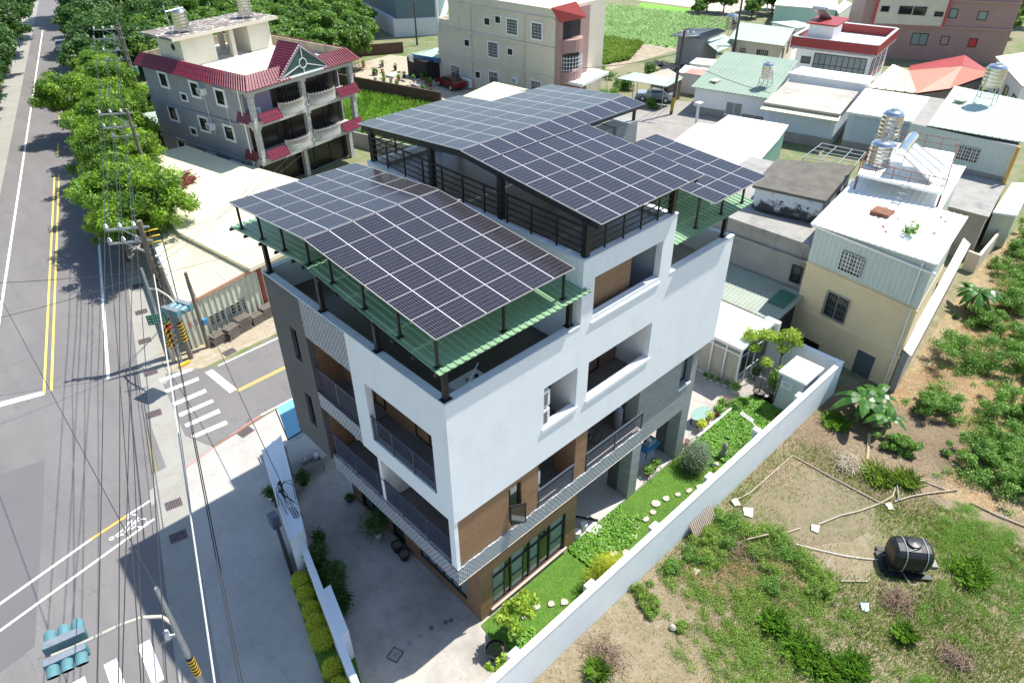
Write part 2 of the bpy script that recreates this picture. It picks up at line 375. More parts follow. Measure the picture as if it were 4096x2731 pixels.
def dup(o, parent=None, loc=None, rz=None, label=None, scale=None):
    c = o.copy(); COL.objects.link(c)
    if parent: c.parent = parent
    if loc is not None: c.location = loc
    if rz is not None: c.rotation_euler = (0, 0, rz)
    if scale is not None: c.scale = scale if hasattr(scale, '__len__') else (scale,)*3
    if label: c['label'] = label
    for k in kids(o): dup(k, c)
    return c
def frame(A, B, z=0):
    """local axes of a wall: x along A->B, y inward, z up; outside is on the right walking A->B"""
    A = Vector((A[0], A[1], z)); d = Vector((B[0]-A.x, B[1]-A.y, 0)); L = d.length; d.normalize()
    return Matrix(((d.x, -d.y, 0, A.x), (d.y, d.x, 0, A.y), (0, 0, 1, A.z), (0, 0, 0, 1))), L
def wall(parent, name, mats, A, B, z0, z1, t=.2, holes=(), ret=None, z=0):
    F, L = frame(A, B, z); mb = ret or MB(F)
    xs = sorted({0, L} | {min(max(h[i], 0), L) for h in holes for i in (0, 1)}); zs = sorted({z0, z1} | {min(max(h[i], z0), z1) for h in holes for i in (2, 3)})
    nx, nz = len(xs)-1, len(zs)-1
    sol = [[not any(h[0]-1e-6 <= (xs[i]+xs[i+1])/2 <= h[1]+1e-6 and h[2] <= (zs[k]+zs[k+1])/2 <= h[3] for h in holes) for k in range(nz)] for i in range(nx)]
    for i in range(nx):
        for k in range(nz):
            if not sol[i][k]: continue
            a, b, c, d = xs[i], xs[i+1], zs[k], zs[k+1]
            mb.face([(a, 0, c), (b, 0, c), (b, 0, d), (a, 0, d)]); mb.face([(b, t, c), (a, t, c), (a, t, d), (b, t, d)])
            S = lambda ii, kk: 0 <= ii < nx and 0 <= kk < nz and sol[ii][kk]
            if not S(i-1, k): mb.face([(a, t, c), (a, 0, c), (a, 0, d), (a, t, d)])
            if not S(i+1, k): mb.face([(b, 0, c), (b, t, c), (b, t, d), (b, 0, d)])
            if not S(i, k-1): mb.face([(a, t, c), (b, t, c), (b, 0, c), (a, 0, c)])
            if not S(i, k+1): mb.face([(a, 0, d), (b, 0, d), (b, t, d), (a, t, d)])
    return mb if ret else mb.build(name, mats, parent)
def window(parent, F, s0, s1, z0, z1, fm=None, pm=None, y=0., fw_=.07, d=.05, bars=None, mull=1, trans=0, proud=.03, name='window', sill=None, barm=None, surround=None):
    """frame in wall-local coordinates; y = depth of the glass behind the wall face (negative = proud)"""
    fm = fm or darksteel; pm = pm or glass
    a = MB(F); ya, yb = y-proud, y+d
    a.box(s0, s1, ya, yb, z0, z0+fw_); a.box(s0, s1, ya, yb, z1-fw_, z1); a.box(s0, s0+fw_, ya, yb, z0+fw_, z1-fw_); a.box(s1-fw_, s1, ya, yb, z0+fw_, z1-fw_)
    for i in range(1, mull): x = s0+(s1-s0)*i/mull; a.box(x-fw_*.35, x+fw_*.35, ya+.005, yb-.005, z0+fw_, z1-fw_)
    for i in range(1, trans): zz = z0+(z1-z0)*i/trans; a.box(s0+fw_, s1-fw_, ya+.01, yb-.01, zz-fw_*.35, zz+fw_*.35)
    w = a.build(name, fm, parent); b = MB(F); b.box(s0+fw_, s1-fw_, y+.012, y+.022, z0+fw_, z1-fw_); b.build('pane', pm, w)
    if sill: c = MB(F); c.box(s0-.08, s1+.08, -sill, .0, z0-.08, z0-.004); c.build('sill', whitep, w)
    if surround: 
        c = MB(F); k = surround; c.box(s0-k, s1+k, -.08, -.004, z0-k, z0); c.box(s0-k, s1+k, -.1, -.004, z1, z1+k); c.box(s0-k, s0, -.08, -.004, z0, z1); c.box(s1, s1+k, -.08, -.004, z0, z1); c.build('surround', whitep, w)
    if bars:
        nb, nh, yo = bars; c = MB(F)
        for i in range(nb+1): x = s0+(s1-s0)*i/nb; c.box(x-.011, x+.011, -yo, -yo+.02, z0, z1)
        for i in range(nh+1): zz = z0+(z1-z0)*i/nh; c.box(s0, s1, -yo-.012, -yo-.001, zz-.012, zz+.012)
        for x in (s0, s1):
            for zz in (z0, z1): c.box(x-.011, x+.011, -yo+.02, -.002, zz-.011, zz+.011)
        c.build('security_grille', barm or whitep, w)
    return w
def sheet(name, poly, z, m): 
    mb = MB(); P = [(p[0], p[1], z) for p in poly]; n = len(P); a = sum(P[i][0]*P[(i+1) % n][1]-P[(i+1) % n][0]*P[i][1] for i in range(n))
    mb.face(P if a > 0 else P[::-1]); return struct(name, mb, m)
def npmesh(name, V, nper, m, UV, parent=None, org=None):
    """many separate n-gons from a (k*nper,3) array"""
    k = len(V)//nper; me = bpy.data.meshes.new(name); me.vertices.add(len(V)); me.loops.add(len(V)); me.polygons.add(k)
    if org is not None: V = V-np.array(org)
    me.vertices.foreach_set('co', V.astype(np.float32).ravel()); me.loops.foreach_set('vertex_index', np.arange(len(V), dtype=np.int32))
    me.polygons.foreach_set('loop_start', np.arange(k, dtype=np.int32)*nper); me.polygons.foreach_set('loop_total', np.full(k, nper, dtype=np.int32))
    uv = me.uv_layers.new(name='UVMap'); uv.data.foreach_set('uv', UV.astype(np.float32).ravel()); me.materials.append(m); me.update(calc_edges=True)
    o = bpy.data.objects.new(name, me); COL.objects.link(o)
    if parent: o.parent = parent
    if org is not None: o.location = org
    return o
def leaves(name, m, clumps, n, size, parent=None, aspect=.5, up=.4, seed=1, shell=.55, cvar=.55, org=None, droop=0):
    """leaf quads spread through clumps (x,y,z,rx,rz); UV.x = tone (per clump and per leaf)"""
    rg = np.random.RandomState(seed); C = np.array([(c[0], c[1], c[2], c[3], c[4] if len(c) > 4 else c[3]) for c in clumps]); w = C[:, 3]**2; w /= w.sum()
    idx = rg.choice(len(C), n, p=w); ct = rg.rand(len(C)); d = rg.normal(size=(n, 3)); d /= np.linalg.norm(d, axis=1)[:, None]
    r = shell+(1-shell)*rg.rand(n)**.7; r *= (1+.18*rg.normal(size=n)); P = C[idx, :3]+d*r[:, None]*np.stack([C[idx, 3], C[idx, 3], C[idx, 4]], 1)
    nr = d+rg.normal(size=(n, 3))*.75; nr[:, 2] += up; nr /= np.linalg.norm(nr, axis=1)[:, None]
    a = np.cross(nr, rg.normal(size=(n, 3))); a[:, 2] -= droop; a /= np.linalg.norm(a, axis=1)[:, None]; b = np.cross(nr, a)
    s_ = size*(.6+.8*rg.rand(n))[:, None]; a = a*s_; b = b*s_*aspect
    V = np.stack([P-a, P-b*.9+a*.1, P+a, P+b*.9+a*.1], 1).reshape(-1, 3)
    t = np.clip(cvar*ct[idx]+(1-cvar)*rg.rand(n), 0, 1)
    UV = np.repeat(np.stack([t, rg.rand(n)], 1), 4, 0)
    return npmesh(name, V, 4, m, UV, parent, org)
def inpoly(P, poly):
    x, y = P[:, 0], P[:, 1]; c = np.zeros(len(P), bool); n = len(poly); j = n-1
    for i in range(n):
        xi, yi, xj, yj = *poly[i], *poly[j]; c ^= ((yi > y) != (yj > y)) & (x < (xj-xi)*(y-yi)/((yj-yi) or 1e-9)+xi); j = i
    return c
def vnoise(P, s, seed=0):
    rg = np.random.RandomState(seed); v = np.zeros(len(P))
    for k in range(7):
        a = rg.rand()*6.28; f_ = s*(1.6**(k/1.5)); v += np.sin(P[:, 0]*math.cos(a)*f_+P[:, 1]*math.sin(a)*f_+rg.rand()*6.28+2*np.sin(P[:, 0]*f_*.4+k))/(1+k*.4)
    return v/3
def blades(name, m, poly, n, h, w, seed=0, mask=None, lean=.5, z=0., parent=None, flat=False, tone=None):
    rg = np.random.RandomState(seed); xs = [p[0] for p in poly]; ys = [p[1] for p in poly]
    P = np.stack([rg.uniform(min(xs), max(xs), n), rg.uniform(min(ys), max(ys), n)], 1); P = P[inpoly(P, poly)]
    if mask is not None: P = P[mask(P, rg)]
    n = len(P); a = rg.rand(n)*6.28; hh = h*(.45+rg.rand(n)); ln = lean*hh*(.3+rg.rand(n))
    B = np.column_stack([P, np.full(n, z)]); sd = np.column_stack([-np.sin(a), np.cos(a), np.zeros(n)])*w/2*(.6+.8*rg.rand(n))[:, None]
    hz = hh*(.15 if flat else 1.)
    tip = B+np.column_stack([np.cos(a)*ln, np.sin(a)*ln, hz]); mid = B+np.column_stack([np.cos(a)*ln*.35, np.sin(a)*ln*.35, hz*.6])
    V = np.stack([B-sd, B+sd, mid+sd*.8, tip, mid-sd*.8], 1).reshape(-1, 3)
    t = np.clip(.35*rg.rand(n)+.65*(.5+.5*vnoise(P, .9, seed+5)), 0, 1) if tone is None else tone(P, rg)
    UV = np.repeat(np.stack([t, rg.rand(n)], 1), 5, 0); return npmesh(name, V, 5, m, UV, parent)
def ipath(pts, n=10, sag=0):
    a, b = Vector(pts[0]), Vector(pts[1]); return [a.lerp(b, i/n)-Vector((0, 0, sag*4*(i/n)*(1-i/n))) for i in range(n+1)]
SPLIT = {'second_floor_plank_wall', 'recess_side_wall', 'stone_pillar', 'sill_trim', 'roof_room', 'drain_pipe', 'bay_opening', 'bay_balcony', 'bowed_balcony', 'inner_plank_wall', 'recess_plank_wall', 'porch_plank_wall', 'balcony_beam', 'ledge', 'string_course', 'shop_front', 'post', 'posts', 'back_wall', 'inner_core_wall', 'lift_head', 'ceiling_slab', 'ladder'} - {'ladder'}
# ================================================================ GROUND
mb = MB(); mb.face([(-1500, -1500, 0), (1500, -1500, 0), (1500, 1500, 0), (-1500, 1500, 0)]); struct('ground', mb, earth)
xc = lambda y: -7.9+.303*(y-27.5)
def along(off0, off1, y0, y1, k=1): return [(xc(y0)+off0, y0), (xc(y0)+off1, y0), (xc(y1)+off1, y1), (xc(y1)+off0, y1)]
sheet('verge', [(xc(23.5)+4.7, 23.4), (8, 23.9), (60, 25.2), (60, 32), (5, 26.8), (.3, 25.4), (xc(45)+7.5, 45), (xc(140)+9, 140), (xc(140)+4.4, 140), (xc(45)+4.6, 45)], .006, graveldirt)
sheet('main_road', along(-4.6, 4.9, -60, 190), .02, asphalt)
sheet('far_side_shoulder', along(-6.8, -4.55, -60, 190), .028, gutterc)
sheet('gutter_strip', [(xc(23.6)+4.85, 23.6), (xc(38)+4.9, 38), (xc(38)+6.2, 38), (xc(23.6)+6.3, 23.6)], .026, gutterc)
sheet('gutter', along(4.85, 6.5, -60, 17.0), .032, gutterc)
sheet('side_road', [(xc(20)+4.2, 16.6), (-3.0, 16.9), (.5, 17.3), (60, 18.6), (60, 24.9), (3.9, 23.5), (0, 23.1), (-2.6, 24.6), (xc(25)+4.6, 25.0)], .024, asphalt)
sheet('corner_pavement', [(-3.9, 23.7), (-4.9, 20.4), (-5.7, 16.0), (-3.2, 16.65), (-3.9, 18.6), (-3.3, 22.0), (-2.85, 24.5)], .03, gutterc)
sheet('forecourt', [(xc(-60)+6.4, -60), (-2, -60), (-2.2, -3), (-2.0, 9), (-1.0, 12.2), (14, 12.2), (14, 17.55), (.5, 17.15), (-3.1, 16.7), (-5.0, 16.2), (xc(15.5)+6.3, 15.5)], .036, conc)
sheet('house_yard', [(-8.3, -10), (-1.2, -2.85), (23, -2.85), (23, 12.2), (-1.3, 12.2), (-3.9, 6), (-4.9, 1), (-6, -4)], .046, yardconc)
sheet('village_yard', [(44, 22), (56, 24.5), (62, 33), (58, 40), (40, 34), (34, 26)], .012, concrete('village_concrete', (.30, .28, .25), (.2, .19, .17)))
sheet('village_lane', [(61, 5), (75, 8), (100, 37), (112, 42), (110, 45), (96, 41), (88, 36), (72, 24)], .014, conc)
sheet('asphalt_patch', [(-14.2, 22.8), (-9.65, 21.75), (-10.45, 19), (-12.95, 11.1), (-17, 10.2), (-18, 20)], .0242, asphalt_new)
sheet('asphalt_patch', [(-6.75, 16.0), (-6.0, 16.3), (-5.4, 16.25), (-5.25, 15.75), (-5.8, 15.4), (-7.0, 15.0)], .0365, gutterc)
sheet('tall_grass_field', [(60, 66), (79.8, 64.4), (81.6, 50.3), (97.9, 50.9), (103.4, 53.9), (102.7, 63.2), (101.2, 72.2), (98.5, 80), (72, 98)], .02, ricegrass)
sheet('paddock', [(101.2, 72), (106.5, 74.5), (108, 64.7), (103.2, 62)], .024, brightgrass)
sheet('sandy_lot', [(107.5, 80), (109.2, 64.7), (108.5, 58), (122, 52), (190, 60), (200, 120), (130, 110)], .02, sand)
sheet('vegetable_plot', [(60, 47), (68, 48.6), (81.5, 48.5), (82, 52), (80, 60), (66, 62)], .016, garden_soil)
sheet('right_field', [(-30, -60), (130, -60), (130, 1), (60, -3.7), (23.2, -3.14), (-1.2, -3.1), (-6, -9)], .01, drysoil)
mp_ = [(11.9, -3.9), (17.1, -3.9), (17.2, -8.1), (15.4, -8.6), (14.2, -8.3), (13.0, -7.4), (11.6, -6.3), (10.9, -4.8)]
sheet('dry_grass_ground', [(20, -3.2), (23.2, -3.2), (26, -5.3), (42, -3.8), (60, -3.8), (60, -20), (24, -20), (19.5, -10), (19, -6)], .014, soil('tan_dead_grass', [(.30, .22, .12), (.24, .175, .09), (.37, .29, .17), (.13, .12, .05)], .3, 2.5))
sheet('dry_mud_pad', mp_, .018, mud)
sheet('nursery_yard', [(36.5, 52), (49, 44), (52, 62), (52.5, 71), (50.5, 76), (44, 75), (41, 73)], .02, soil('nursery_dirt', [(.40, .34, .25), (.34, .29, .21), (.45, .40, .31), (.26, .21, .15)], .2, 1.5))
sheet('far_dirt_road', [(28, 108), (36, 142), (44, 165), (40, 165), (31, 142), (25, 110)], .02, gutterc)
# road markings
sheet('edge_line', along(-3.17, -3.0, 28.5, 130), .034, lwhite)
for i, (a, b) in enumerate(((26.3, 60),)): sheet('edge_line', along(3.12, 3.3, a, b), .034, lwhite)
sheet('centre_line', along(-.26, -.12, 27.4, 61.3), .034, lyellow); sheet('centre_line', along(.12, .26, 27.4, 61.3), .034, lyellow)
for a in (66.5, 76, 86, 96): sheet('centre_line', along(-.08, .08, a, a+4), .034, lyellow)
sheet('stop_line', [(-14.2, 29.6), (-8.15, 27.75), (-8.1, 27.3), (-14.3, 29.0)], .034, lwhite)
zb = [[(-3.0, 24.2), (-3.04, 23.86), (-1.22, 23.69), (-1.2, 23.98)], [(-3.17, 23.03), (-3.2, 22.7), (-1.38, 22.54), (-1.31, 22.85)], [(-3.33, 21.63), (-3.33, 21.28), (-1.54, 21.2), (-1.49, 21.54)], [(-3.44, 20.52), (-3.47, 20.18), (-1.63, 20.11), (-1.6, 20.4)], [(-3.56, 19.45), (-3.58, 19.15), (-1.77, 19.02), (-1.71, 19.37)], [(-3.67, 18.36), (-3.68, 18.06), (-1.9, 17.87), (-1.86, 18.22)]]
for q in zb: sheet('zebra_bar', q, .04, lwhite)
sheet('side_stop_line', [(-.83, 23.0), (-.4, 23.0), (-.21, 20.29), (-.66, 20.22)], .034, lwhite)
for k in (0, .16): sheet('side_centre_line', [(-.3, 20.16-k), (-.3, 20.24-k), (40, 21.3-k), (40, 21.2-k)], .034, lyellow)
sheet('side_edge_line', [(0, 23.02), (0, 23.14), (30, 24.1), (30, 23.98)], .034, lwhite)
sheet('kerb_line', [(-.3, 17.25), (-.3, 17.37), (30, 18.1), (30, 17.98)], .039, lwhite)
sheet('kerb_line', [(-4.9, 16.28), (-4.95, 16.38), (-.3, 17.37), (-.3, 17.25), (-3.07, 16.75)], .0395, lred)
def stripe(nm, a, b, w, m, z=.034):
    a, b = Vector((*a, 0)), Vector((*b, 0)); d = (b-a).normalized(); s_ = Vector((-d.y, d.x, 0))*w/2; sheet(nm, [a+s_, b+s_, b-s_, a-s_], z, m)
stripe('cycle_box_line', (-14.5, 13.85), (-9.64, 14.95), .13, lwhite); stripe('cycle_box_line', (-9.64, 14.95), (-8.05, 15.21), .13, lorange); stripe('cycle_box_line', (-8.05, 15.21), (-6.86, 15.39), .11, lwhite)
stripe('cycle_box_line', (-14.5, 12.58), (-7.21, 14.16), .12, lwhite)
mb = MB()   # painted rider and bicycle symbol
def arcq(cx, cy_, r0, r1, a0, a1, n=8):
    for i in range(n):
        a, b = a0+(a1-a0)*i/n, a0+(a1-a0)*(i+1)/n
        mb.face([(cx+r0*math.cos(a), cy_+r0*math.sin(a), .035), (cx+r1*math.cos(a), cy_+r1*math.sin(a), .035), (cx+r1*math.cos(b), cy_+r1*math.sin(b), .035), (cx+r0*math.cos(b), cy_+r0*math.sin(b), .035)])
for cx, cy_ in ((-7.92, 14.86), (-7.72, 14.33)):
    for a in (.2, 1.6, 3.3, 4.8): arcq(cx, cy_, .20, .26, a, a+1.1)
arcq(-9.0, 14.36, .05, .11, 0, 6.28, 12)
for a, b in (((-8.85, 14.38), (-8.45, 14.52)), ((-8.8, 14.28), (-8.4, 14.3)), ((-8.4, 14.3), (-8.15, 14.45)), ((-8.35, 14.52), (-8.15, 14.72)), ((-8.15, 14.45), (-7.9, 14.6)), ((-8.6, 14.2), (-8.35, 14.42)), ((-8.2, 14.28), (-7.95, 14.34)), ((-8.05, 14.5), (-8.0, 14.8))):
    A, B = Vector((*a, .035)), Vector((*b, .035)); d = (B-A).normalized(); n_ = Vector((-d.y, d.x, 0))*.035; mb.face([A+n_, B+n_, B-n_, A-n_][::-1])
struct('cycle_symbol', mb, lwhite)
for a, b in ((8.35, -12.2), (8.35, -11.1), (8.35, -9.9)): sheet('zebra_bar', [(b-.22, a+.1-(b+11)*.08), (b+.22, a+.05-(b+11)*.08), (b+.0, a-2.0), (b-.42, a-1.95)], .034, lwhite)
# drain grates
def grate(x, y, rz, lab, z=.04):
    F = Matrix.Translation((x, y, z)) @ Matrix.Rotation(rz, 4, 'Z'); mb = MB(F); w, l = .36, .27
    mb.box(-w, w, -l, -l+.03, 0, .02); mb.box(-w, w, l-.03, l, 0, .02); mb.box(-w, -w+.03, -l+.03, l-.03, 0, .02); mb.box(w-.03, w, -l+.03, l-.03, 0, .02); mb.box(-w+.03, w-.03, -l+.03, l-.03, .001, .004, 1)
    for i in range(1, 8): mb.box(-w+i*.09-.016, -w+i*.09+.016, -l+.03, l-.03, .005, .018)
    for i in range(1, 5): mb.box(-w+.03, w-.03, -l+i*.108-.014, -l+i*.108+.014, .006, .016)
    tag(mb.build('drain_grate', [paint('grate_iron', (.16, .12, .125), .7, .2, 4), blackmat]), lab, 'drain grate', 'drain grates along the gutter')
for (x, y, lab) in ((-3.08, 25.2, 'iron drain grate in the shadow of the striped poles at the junction corner'), (-4.36, 21.41, 'iron drain grate beside the zebra crossing, just below the traffic light shadow'), (-6.22, 14.4, 'iron drain grate in the sun beside the dark round patch of gutter'), (-6.84, 12.41, 'iron drain grate just inside the shadow of the building'), (-7.95+.1, 8.3, 'iron drain grate deep in the building shadow next to the cracked edge'), (.07, 35.7, 'iron drain grate in the tree shade, farthest up the gutter'), (-.99, 32.13, 'iron drain grate in the gutter below the shaded tree line'), (-2.1, 28.65, 'iron drain grate in the gutter just before the striped poles')):
    if y != 8.3: grate(x, y, R(73-90+5), lab)
grate(-1.52, 16.64, R(10), 'iron drain grate beside the red kerb line of the side road'); grate(1.1, 23.93, R(5), 'iron drain grate on the dirt verge in front of the cream shed', .02)
# ================================================================ MAIN HOUSE
H = T('white_house', 'large white modern house with grey stone tower and wood tile walls under solar panels', 'house', (0, 0, 0))
X0, X1, Y0, Y1 = -1.22, 13.68, -.36, 10.26
# front facade (towards the garden): white upper box
P0, P1, ZB, ZP = 4.49, 9.38, 7.0, 12.0
hl = [(0, P0-X0, ZP, 14.4), (P1-X0, X1-X0, ZP, 14.4), (2.84-X0, 4.48-X0, 8.58, 10.32), (5.06-X0, 8.66-X0, 8.57, 10.22), (5.08-X0, 8.70-X0, 12.12, 13.6)]
wall(H, 'front_wall', white, (X0, Y0), (X1, Y0), ZB, 14.38, .26, hl)
# left facade: white box with a balcony opening
wall(H, 'left_wall', white, (X0, 4.8), (X0, Y0+.26), ZB, ZP, .24, [(4.8-4.02, 4.8-.44, 7.78, 10.33)])
wall(H, 'tower_wall', slatedark, (X0, Y1), (X0, 7.72), 4.2, ZP, .24, [(Y1-8.95, Y1-8.47, 8.75, 10.25), (Y1-8.93, Y1-8.42, 5.47, 7.1)])
mb = MB(); mb.box(X0, X0+.02, 4.8, 7.72, 10.35, 11.95); mb.box(X0+.02, X0+.24, 4.8, 7.72, 10.36, ZP-.003, 1); mb.build('tile_band', [shingle, white], H)
mb = MB(); mb.box(X0, X0+.02, 4.8, 7.7, 7.06, 7.8); mb.box(X0+.02, 0, 4.8, 7.7, 7.1, 7.76, 1); mb.build('balcony_slab', [shingle, balcfloor], H)
# other outer walls, floors and the sides of the tower
mb = MB(); mb.box(X0+.24, 13.4, Y1, Y1+.24, 4.2, ZP); mb.box(0, 13.2, 8.9, 9.1, .04, 4.2); mb.build('back_wall', white, H)
wall(H, 'right_wall', white, (X1, Y0+.26), (X1, Y1), ZB, ZP, .26)
mb = MB(); mb.box(X0+.24, .0, 7.72, 7.9, 4.2, 10.8); mb.box(X0+.26, 0, 7.9, Y1, 4.2, 4.3); mb.build('tower_side', woodtile, H)
mb = MB(); mb.box(X0+.25, P0, Y0+.27, Y1-.003, 10.72, 10.95); mb.build('front_terrace_floor', deckfloor, H)
mb = MB(); mb.box(P1, X1-.27, Y0+.27, Y1-.003, 10.72, 10.95); mb.build('rear_terrace_floor', porchfloor, H)
mb = MB(); mb.box(P0+.02, P1, Y0+.27, 11.3, 14.05, 14.22); mb.build('roof_deck_floor', deckfloor, H)
# deck kerb
mb = MB(); mb.box(P0, P0+.26, Y0+.27, 11.3, 10.95, 14.38); mb.box(P0+.26, P1, 11.04, 11.3, 10.95, 14.38); mb.box(P1-.24, P1, Y0+.27, 11.03, 10.95, 14.38); mb.build('penthouse_wall', white, H)
# parapet coping
mb = MB(); mb.box(X0-.02, P0-.01, Y0-.02, Y0+.28, ZP+.002, ZP+.05); mb.box(X0-.02, X0+.27, Y0+.28, Y1, ZP+.002, ZP+.05); mb.box(X0+.27, P0, Y1-.02, Y1+.24, ZP+.002, ZP+.04)
mb.box(P1+.01, X1+.03, Y0-.02, Y0+.28, ZP+.002, ZP+.05); mb.box(X1-.28, X1+.03, Y0+.28, Y1, ZP+.002, ZP+.05)
mb.box(P0-.02, P1+.02, Y0-.02, Y0+.28, 14.382, 14.43); mb.box(P0-.02, P0+.28, Y0+.28, 11.3, 14.382, 14.43); mb.box(P0+.28, P1, 11.02, 11.32, 14.382, 14.43)
mb.build('parapet_coping', paint('coping_render', (.66, .69, .72), .6, .08, 2, stain=(.45, .47, .48), stain_amt=.4), H)
mb = MB(); mb.box(5.0, 8.78, Y0-.05, Y0-.002, 11.86, 11.93); mb.box(2.76, 4.56, Y0-.05, Y0-.002, 8.44, 8.57); mb.box(4.98, 8.74, Y0-.05, Y0-.002, 8.42, 8.55); mb.build('sill_trim', white, H)
# recesses behind the openings
mb = MB(); mb.box(P0+.27, 7.62, .12, .27, 10.96, 14.04); mb.build('penthouse_plank_wall', woodtile, H)
mb = MB(); mb.box(P0+.27, P1-.25, Y0+.27, 2.59, 10.85, 10.95); mb.build('penthouse_floor', porchfloor, H)
mb = MB(); mb.box(2.5, 4.75, .85, 1.0, 7.4, 10.7); mb.box(4.76, 8.66, 1.2, 1.35, 7.4, 10.7); mb.build('recess_plank_wall', woodtile, H)
mb = MB(); mb.box(2.66, 8.9, Y0+.27, 1.19, 7.3, 7.75); mb.box(X0+.25, 2.4, .0, .1, 7.3, 7.5); mb.build('recess_floor', balcfloor, H)
mb = MB(); mb.box(2.66, 2.83, Y0+.27, 1.19, 7.76, 10.7); mb.box(4.49, 4.74, Y0+.27, 1.19, 7.76, 10.7); mb.box(8.67, 8.85, Y0+.27, 1.19, 7.76, 10.7); mb.box(4.76, 5.04, Y0+.27, 1.19, 7.76, 10.7); mb.build('recess_side_wall', whitep, H)
F, _ = frame((0, 1.2), (10, 1.2)); window(H, F, 5.2, 7.6, 7.8, 10.2, mull=2); window(H, frame((0, .85), (10, .85))[0], 4.0, 4.42, 8.0, 10.1)
mb = MB(); mb.box(0, .12, Y0+.3, 7.7, 7.3, 10.7); mb.build('balcony_plank_wall', woodtile, H)
mb = MB(); mb.box(X0+.25, -.01, Y0+.3, 4.79, 7.3, 7.7); mb.build('balcony_floor', balcfloor, H)
F, _ = frame((0, 8), (0, 0)); window(H, F, 8-3.1, 8-.7, 7.8, 10.1, mull=3); window(H, F, 8-6.2, 8-4.9, 7.85, 10.1, mull=2)
for a, b, c, d in ((8.47, 8.95, 8.75, 10.25), (8.42, 8.93, 5.47, 7.1)):
    F, _ = frame((X0, Y1), (X0, 0)); window(H, F, Y1-b+.02, Y1-a-.02, c+.02, d-.02, y=.16, fw_=.05, trans=2)
# second floor
YW = -.30
mb = MB(); mb.box(X0+.02, 9.0, Y0+.08, 1.3, 4.3, 4.55); mb.box(X0+.04, 0.1, 1.3, 7.6, 4.3, 4.55); mb.build('second_floor_slab', balcfloor, H)
wall(H, 'second_floor_plank_wall', woodtile, (X0+.17, YW), (5.36, YW), 4.6, 6.995, .2, [(1.24-X0-.17, 1.86-X0-.17, 4.9, 6.75), (2.7-X0-.17, 4.7-X0-.17, 4.5, 7.0)])
mb = MB(); mb.box(4.7, 5.36, YW+.2, .75, 4.56, 6.99); mb.build('plank_pier', woodtile, H)
mb = MB(); mb.box(X0, X0+.16, YW-.02, -.05, 4.64, 6.998); mb.build('corner_post', white, H)
F, _ = frame((0, YW), (10, YW)); w = window(H, F, 1.25, 1.85, 4.92, 6.72, y=.1)
mb = MB(Matrix.Translation((1.27, YW-.02, 5.35)) @ Matrix.Rotation(R(-28), 4, 'Z')); mb.box(0, .6, -.03, .02, -.45, .55); mb.box(.05, .55, -.034, .024, -.4, .5, 1); mb.build('open_sash', [darksteel, glass], w)
mb = MB(); mb.box(2.6, 9.0, 1.3, 1.45, 4.56, 6.99); mb.box(.05, .2, 0, 7.7, 4.56, 6.99); mb.box(2.5, 2.69, -.09, 1.29, 4.56, 6.99); mb.build('inner_plank_wall', woodtile, H)
F, _ = frame((0, 1.3), (10, 1.3)); window(H, F, 3.2, 4.5, 4.75, 6.7, mull=2); window(H, F, 5.8, 7.4, 4.75, 6.7, mull=2)
F, _ = frame((.05, 8), (.05, 0)); window(H, F, 8-3.4, 8-.4, 4.7, 6.8, mull=4); window(H, F, 8-7.2, 8-4.9, 4.7, 6.8, mull=3)
mb = MB(); mb.box(X0+.1, .04, 3.92, 4.1, 4.6, 6.99); mb.build('balcony_partition', whitep, H)
# fascia with shingles round two sides
mb = MB(); mb.box(X0, 8.97, Y0, Y0+.06, 3.88, 4.66); mb.box(X0, X0+.06, Y0+.061, 7.45, 3.88, 4.66); mb.build('shingle_fascia', shingle, H)
mb = MB(); mb.box(X0+.0, 8.97, Y0+.061, -.02, 4.556, 4.62); mb.box(X0+.061, X0+.3, -.02, 7.4, 4.556, 4.62); mb.box(X0+.061, 8.97, Y0+.061, 0, 3.9, 3.97); mb.box(X0+.061, .0, 0, 7.4, 3.9, 3.97); mb.box(X0-.012, 8.98, Y0-.012, Y0+.04, 3.86, 3.878); mb.build('fascia_soffit', paint('peach_trim', (.62, .55, .47), .6, .05, 3), H)
# grey stone wing
wall(H, 'stone_wing_wall', slate, (8.97, 0), (13.25, 0), 0.03, 7.0, .62, [(.62, 3.66, -1, 3.32), (3.0, 3.84, 4.9, 6.62)])
wall(H, 'stone_wing_end_wall', slate, (13.25, .62), (13.25, 9), 3.32, 7.0, .25)
mb = MB(); mb.box(8.97, 9.2, .621, 1.3, 4.56, 6.99); mb.box(9.2, 13.0, .63, 8.9, 3.4, 3.6); mb.build('stone_return', slatedark, H)
F, _ = frame((8.97, 0), (13.25, 0)); window(H, F, 3.02, 3.82, 4.92, 6.6, y=.3, pm=frost, mull=2); mb = MB(); mb.box(11.93, 12.85, -.05, .3, 4.8, 4.898); mb.build('stone_window_sill', whitep, H)
# ground floor
wall(H, 'ground_floor_front_wall', woodtile, (0, 0), (5.34, 0), .03, 3.9, .25, [(.61, 4.71, .35, 2.58)])
wall(H, 'ground_floor_left_wall', woodtile, (0, 8.9), (0, .25), .03, 3.9, .25, [(8.9-3.9, 8.9-.85, .45, 2.6), (8.9-8.2, 8.9-6.6, .05, 2.5), (8.9-5.9, 8.9-4.9, .05, 2.4)])
F, _ = frame((0, 0), (5, 0)); wf = MB(F)
xs = [.61, 1.16, 1.62, 2.12, 2.68, 3.24, 3.8, 4.30, 4.71]
wf.box(.61, 4.71, .05, .15, .35, .42); wf.box(.61, 4.71, .05, .15, 2.51, 2.58); wf.box(.68, 4.64, .04, .14, 2.02, 2.09)
for x in (.61, 1.60, 2.62, 3.2, 3.78, 4.64): wf.box(x, x+.07, .045, .155, .42, 2.51)
w = wf.build('window_wall', darksteel, H)
